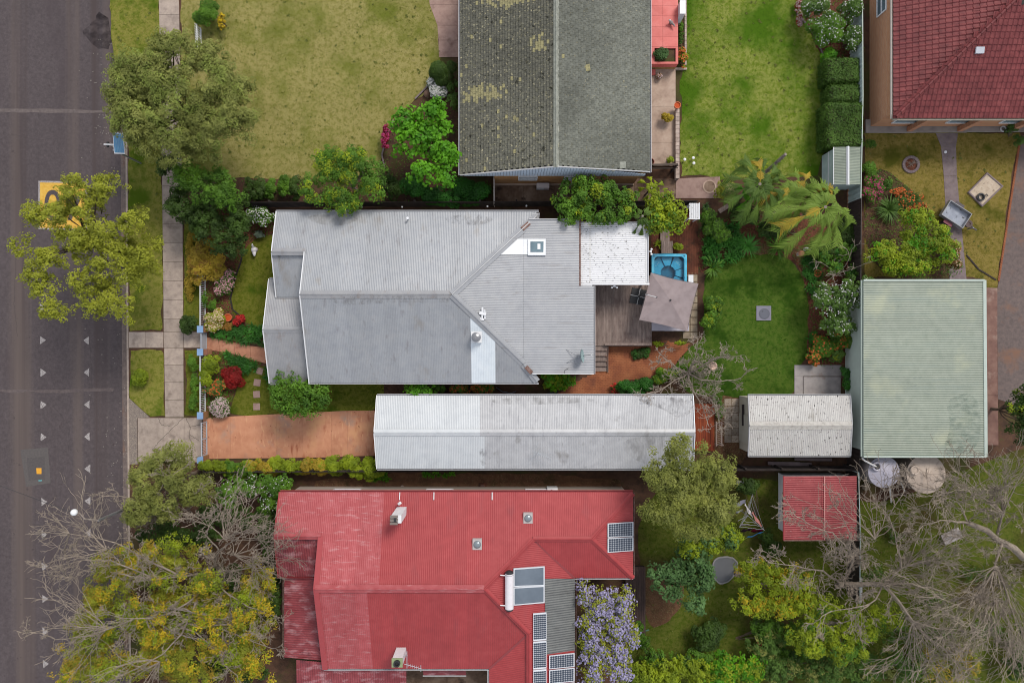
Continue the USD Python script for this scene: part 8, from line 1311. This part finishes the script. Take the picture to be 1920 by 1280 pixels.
hc = T('coiled_hose', 'thick black coiled hose lying in the sand pit', 'hose', P(1838, 370, .1)); c = P(1838, 370, .12); g = np.linspace(0, 2*np.pi*5, 120); hc.add('coil', tube(np.column_stack([c[0]+(.2+.035*np.sin(g*.37)+.03*g/31)*np.cos(g), c[1]+(.2+.035*np.sin(g*.37)+.03*g/31)*np.sin(g), c[2]+.03*g/6.28*.8]), .035, 6), M['black'], smooth=60); hc.add('tail', tube([c+[.25, .1, .1], c+[.4, .2, .05], c+[.5, .08, .03]], .03, 6), M['black'])
rg_ = T('ring_bed', 'round brick edged bed with a dry stump on the olive lawn', 'garden bed', P(1707, 309, 0)); c = P(1707, 309, 0)
for k in range(20): a = 2*math.pi*k/20; rg_.add('edging_brick', rot_mesh(bx(c[0]+.5-.09, c[1]-.075, 0, c[0]+.5+.09, c[1]+.075, .12), c, math.degrees(a)), M['path_grey'])
rg_.add('soil', lathe([(.42, .0), (.4, .06), (0, .08)], c, 24), M['mulch']); r_ = np.random.default_rng(3); out = []
for k in range(9): grow(r_, c+[.1, .05, .05], np.array([*rnd_dirs(r_, 1)[0][:2], .9]), .35, .02, 1, out, minr=.01, kids=(2, 3))
rg_.add('twigs', J(*[tube(a, b, 4, cap=False) for a, b in out]), bark('pale'), kind='stuff')
for i, (x, y, r0) in enumerate(((1880, 242, .17), (1893, 241, .2))): c = P(x, y, .12); single('tyre_ring', tube([c+[r0*math.cos(a), r0*math.sin(a), .06] for a in np.linspace(0, 2*np.pi, 22)], .05, 8), M['trim'] if i == 0 else M['black'], ['pale coiled ring on the brick house porch', 'dark coiled ring on the brick house porch'][i], 'coil', smooth=True)
# clothesline with washing, tarp, nesting box
cl = T('rotary_clothesline', 'rotary clothesline with folded arms and wires', 'clothesline', P(1402, 966, 0)); c = P(1402, 966, 1.75); cl.add('post', cyl((c[0], c[1], 0), c, .03, n=8), M['steel'])
arm = [(1411, 927), (1432, 994), (1388, 986), (1400, 945)]
for x, y in ((1411, 926), (1434, 994), (1386, 988), (1384, 976)): cl.add('arm', tube([c, P(x, y, 1.95)], .018, 6), M['steel'])
cl.add('line', J(*[tube([c+(P(*a, 1.95)-c)*u, c+(P(*b, 1.95)-c)*u], .006, 3) for u in (.5, .7, .95) for a, b in (((1411, 926), (1434, 994)), ((1434, 994), (1386, 988)), ((1386, 988), (1411, 926)))]), M['trim'])
def cloth(label, a, b, drop, hexc, seed, skew=(0, 0)):
    r = np.random.default_rng(seed); m, k = 10, 6; A_, B_ = P(*a, 1.9), P(*b, 1.9); V = []
    for i in range(m+1):
        for j in range(k+1): u, v = i/m, j/k; p = A_*(1-u)+B_*u; V.append(p + [skew[0]*v + .04*math.sin(9*u+3*v), skew[1]*v + .04*math.cos(8*u), -drop*v - .03*math.sin(math.pi*u)])
    Fc = [(i*(k+1)+j, i*(k+1)+j+1, (i+1)*(k+1)+j+1) for i in range(m) for j in range(k)] + [(i*(k+1)+j, (i+1)*(k+1)+j+1, (i+1)*(k+1)+j) for i in range(m) for j in range(k)]
    single('washing', (np.array(V), np.array(Fc)), plain('cloth_' + str(seed), hexc, .95, .1), label, 'washing', 'washing on the rotary clothesline', smooth=True)
cloth('dusty pink cloth hanging on the clothesline', (1409, 962), (1427, 990), .7, '#b5766c', 1, (.35, -.05)); cloth('white shirt hanging on the clothesline', (1396, 947), (1412, 974), .6, '#c9c4c6', 2, (.25, .05)); cloth('bright blue towel hanging lowest on the clothesline', (1402, 1006), (1432, 996), .6, '#4a8fc4', 3, (.05, -.3)); cloth('dark red garment hanging on the clothesline', (1412, 992), (1430, 994), .55, '#7a1430', 4, (.0, -.3)); cloth('black garment hanging on the clothesline', (1393, 992), (1412, 990), .6, '#3a2430', 5, (0, -.35)); cloth('pale lilac cloth hanging on the clothesline', (1391, 984), (1405, 984), .5, '#b9a3ad', 6, (0, -.15)); cloth('grey sheet spread near the clothesline', (1376, 944), (1398, 936), .2, '#8b8994', 7, (.1, -.3)); cloth('small white cloth pegged near the clothesline post', (1380, 958), (1393, 955), .3, '#b8b6c2', 8, (.05, -.2)); cloth('neon green vest hanging at the tree side of the clothesline', (1386, 1020), (1402, 1008), .5, '#b9d81e', 9, (-.1, -.2))
tp_ = T('pond', 'grey edged pond liner half hidden beneath the trees', 'pond', P(1352, 1075, 0)); pp = wobble(WP(smooth_poly([(1335, 1045), (1365, 1040), (1388, 1052), (1376, 1082), (1362, 1093), (1342, 1092), (1334, 1070)], 2)), .03, .2, 5); tp_.add('rim', prism(pp.difference(pp.buffer(-.08)), 0, .1), plain('pond_rim', '#8f8c8a', .7)); tp_.add('liner', sheet(pp.buffer(-.081), .06), plain('pond_liner', '#66676a', .5))
nb_ = T('timber_box', 'small brown timber box on a post beside the pond', 'box', P(1387, 1077, 0)); c = P(1387, 1077, 1.1); nb_.add('roof', obox(c[0], c[1], 1.1, 1.14, .62, .36, -15), plain('box_lid', '#8d7b6e', .8)); nb_.add('box', obox(c[0]-.03, c[1], .75, 1.098, .5, .28, -15), plain('box_brown', '#5f4c40', .85)); nb_.add('post', cyl((c[0], c[1], 0), (c[0], c[1], .75), .05), M['deck'])
for i, (x, y, a, w_, h_) in enumerate(((1785, 1005, 25, 1.3, .75), (1612, 1105, 88, 1.7, .35), (1388, 905, -10, .5, .3))): single('metal_sheet', obox(*W(x, y, .3), .27, .3, w_, h_, a), M['zinc_old'] if i else M['pad'], ['grey sheet lying on the rough lawn under bare branches', 'white sheet leaning along the grey metal fence', 'pale offcut lying beside the gum tree'][i], 'sheet')
single('stone', ball(P(1624, 912, .08), .25, 2, (1.2, 1, .5)), M['sandstone'], 'pale flat stone beside the lilac water tank', 'stone', smooth=True); single('stone', ball(P(802, 175, .1), .3, 2, (1, 1, .6)) if False else ball(P(802, 176, .1), .28, 2), plain('stone_brown', '#7a5e4c', .9), 'rounded brown stone by the white flowering shrub', 'stone', smooth=True)
gh = T('garden_pole', 'thin green pole lying beside the dark deck pots', 'pole', P(1203, 1183, .3)); gh.add('pole', tube([P(1190, 1187, .35), P(1217, 1180, .35)], .05, 8), plain('pole_green', '#3f6a58', .6)); gh.add('foot', J(cyl(P(1193, 1186, 0), P(1193, 1186, .32), .03), cyl(P(1214, 1181, 0), P(1214, 1181, .32), .03)), M['dark'])
lad = T('drain_surround', 'small square terracotta drain surround at the red house wall', 'drain', P(905, 912, 0)); c = P(905, 912, 0); lad.add('surround', bx(c[0]-.28, c[1]-.28, 0, c[0]+.28, c[1]+.28, .08), M['brick_dark']); lad.add('ring', lathe([(.16, .08), (.17, .14), (.12, .14), (.1, .09), (0, .09)], c, 16), M['rust'])
hw_ = T('meter_box', 'white box fixed under the red roof eave beside the dirt strip', 'box', P(1036, 918, 0)); c = P(1036, 918.5, 1.2); hw_.add('box', bx(c[0]-.35, c[1]-.1, .5, c[0]+.35, c[1]+.12, 1.2), M['white']); hw_.add('leg', J(bx(c[0]-.3, c[1]-.05, 0, c[0]-.24, c[1]+.05, .5), bx(c[0]+.24, c[1]-.05, 0, c[0]+.3, c[1]+.05, .5)), M['steel'])
# street furniture
sg_ = T('solar_sign', 'street sign mast topped by a tilted blue solar panel', 'street sign', P(262, 304, 0)); b0 = P(264, 306, 0); tp0 = P(224, 271, 3.4); tp0 = np.array([b0[0], b0[1], 3.2]); sg_.add('mast', tube([b0, tp0], .06, 10), M['steel'])
fr_ = np.array([P(211, 248, 3.3), P(231.5, 249.5, 3.5), P(234, 289, 3.5), P(214, 288, 3.3)]); off = tp0 - fr_.mean(0); off = np.array([0, 0, 0.])
def slab4(p, t): return np.vstack([p-[0, 0, t], p]), BOXF
o_ = fr_; cen = o_.mean(0); w4 = (np.cross(o_[1]-o_[0], o_[3]-o_[0])[2] < 0); o_ = o_[::-1] if w4 else o_
pn_ = sg_.add('panel_frame', slab4(o_, .05), M['white']); inn4 = cen + (o_-cen)*.9; sg_.add('solar_sheet', slab4(inn4+[0, 0, .006], .004), mk('blue_solar', [C('#3f7fa8'), C('#4f92ba')], scale=3, rough=.2, spec=.6), under=pn_)
for k in range(1, 6): u = k/6; sg_.add('grid_line', beam(inn4[0]+(inn4[1]-inn4[0])*u+[0, 0, .012], inn4[3]+(inn4[2]-inn4[3])*u+[0, 0, .012], .012, .004), plain('grid_pale', '#8fb8d0', .5) if k == 1 else stage.GetPrimAtPath('/World/Looks/grid_pale') and UsdShade.Material.Get(stage, '/World/Looks/grid_pale'), under=pn_)
sg_.add('bracket', tube([tp0-[0, 0, .1], cen-[0, 0, .06]], .04, 8), M['steel']); sg_.add('sign_arm', tube([P(234, 272, 3.0), P(195, 271, 3.0)], .05, 8), M['white']); sg_.add('sign_board', bx(*(P(213, 272, 2.9)-[.22, .02, 1.0]), *(P(213, 272, 2.9)+[.3, .02, 0])), M['white']); sg_.add('beacon', J(ball(P(202, 268, 2.95), .09), ball(P(202, 274, 2.95), .09)), M['black'])
sl_p = T('street_lamp', 'street lamp with long curved arm over the road', 'street lamp', P(300, 930, 0)); lb_ = P(300, 925, 0); lt0 = P(139, 960, 7.6); kne = np.array([lb_[0], lb_[1], 7.0]); sl_p.add('pole', tube([lb_, lb_+[0, 0, 3.5], kne], [.11, .09, .07], 10), M['steel'], smooth=60); sl_p.add('arm', tube([kne, kne*.6+lt0*.4+[0, 0, .35], lt0+[.3, 0, .05]], [.05, .045, .04], 8), bark('grey')); sl_p.add('lamp_head', ball(lt0, .2, 2, (1., 1., .5)) if False else (lambda m: (m[0]*[1, 1, 1], m[1]))(ball(lt0, .19, 2)), M['white'], smooth=True)
pw = [P(-300, 800, 7.2), P(-60, 888, 6.9), P(40, 925, 6.9), lt0 + [0, 0, .1]]; single('power_line', tube(np.array([np.array([np.interp(u, [0, .33, .66, 1], [q[k] for q in pw]) for k in range(3)]) for u in np.linspace(0, 1, 14)]), .014, 4), M['black'], 'thin dark power line crossing above the road', 'wire')
# litter on the road
r_ = np.random.default_rng(77); n = 260; xy = np.column_stack([239 - np.abs(r_.normal(0, 34, n)), r_.uniform(60, 1000, n)]); xy[:90, 1] = r_.normal(190, 60, 90); c = np.array([[*W(x, y, GZ), GZ+.012] for x, y in xy]); single('fallen_leaves', quads(c, np.tile([0, 0, 1.], (n, 1)) + r_.normal(0, .2, (n, 3)), .09, .06, r_), mk('pale_litter', [C('#8d8278'), C('#c9c2b8')], scale=9, isl=.3), 'pale fallen petals and leaves scattered along the kerb', 'leaf litter', kind='stuff')
n = 900; xy = np.column_stack([r_.uniform(1300, 1900, n), r_.uniform(860, 1280, n)]); c = np.array([[*W(x, y), .03] for x, y in xy]); single('fallen_leaves', quads(c, np.tile([0, 0, 1.], (n, 1)) + r_.normal(0, .3, (n, 3)), .12, .07, r_), mk('brown_litter', [C('#5a4226'), C('#8d7440')], scale=9, isl=.3), 'brown fallen leaves scattered on the rough lawn', 'leaf litter', kind='stuff')
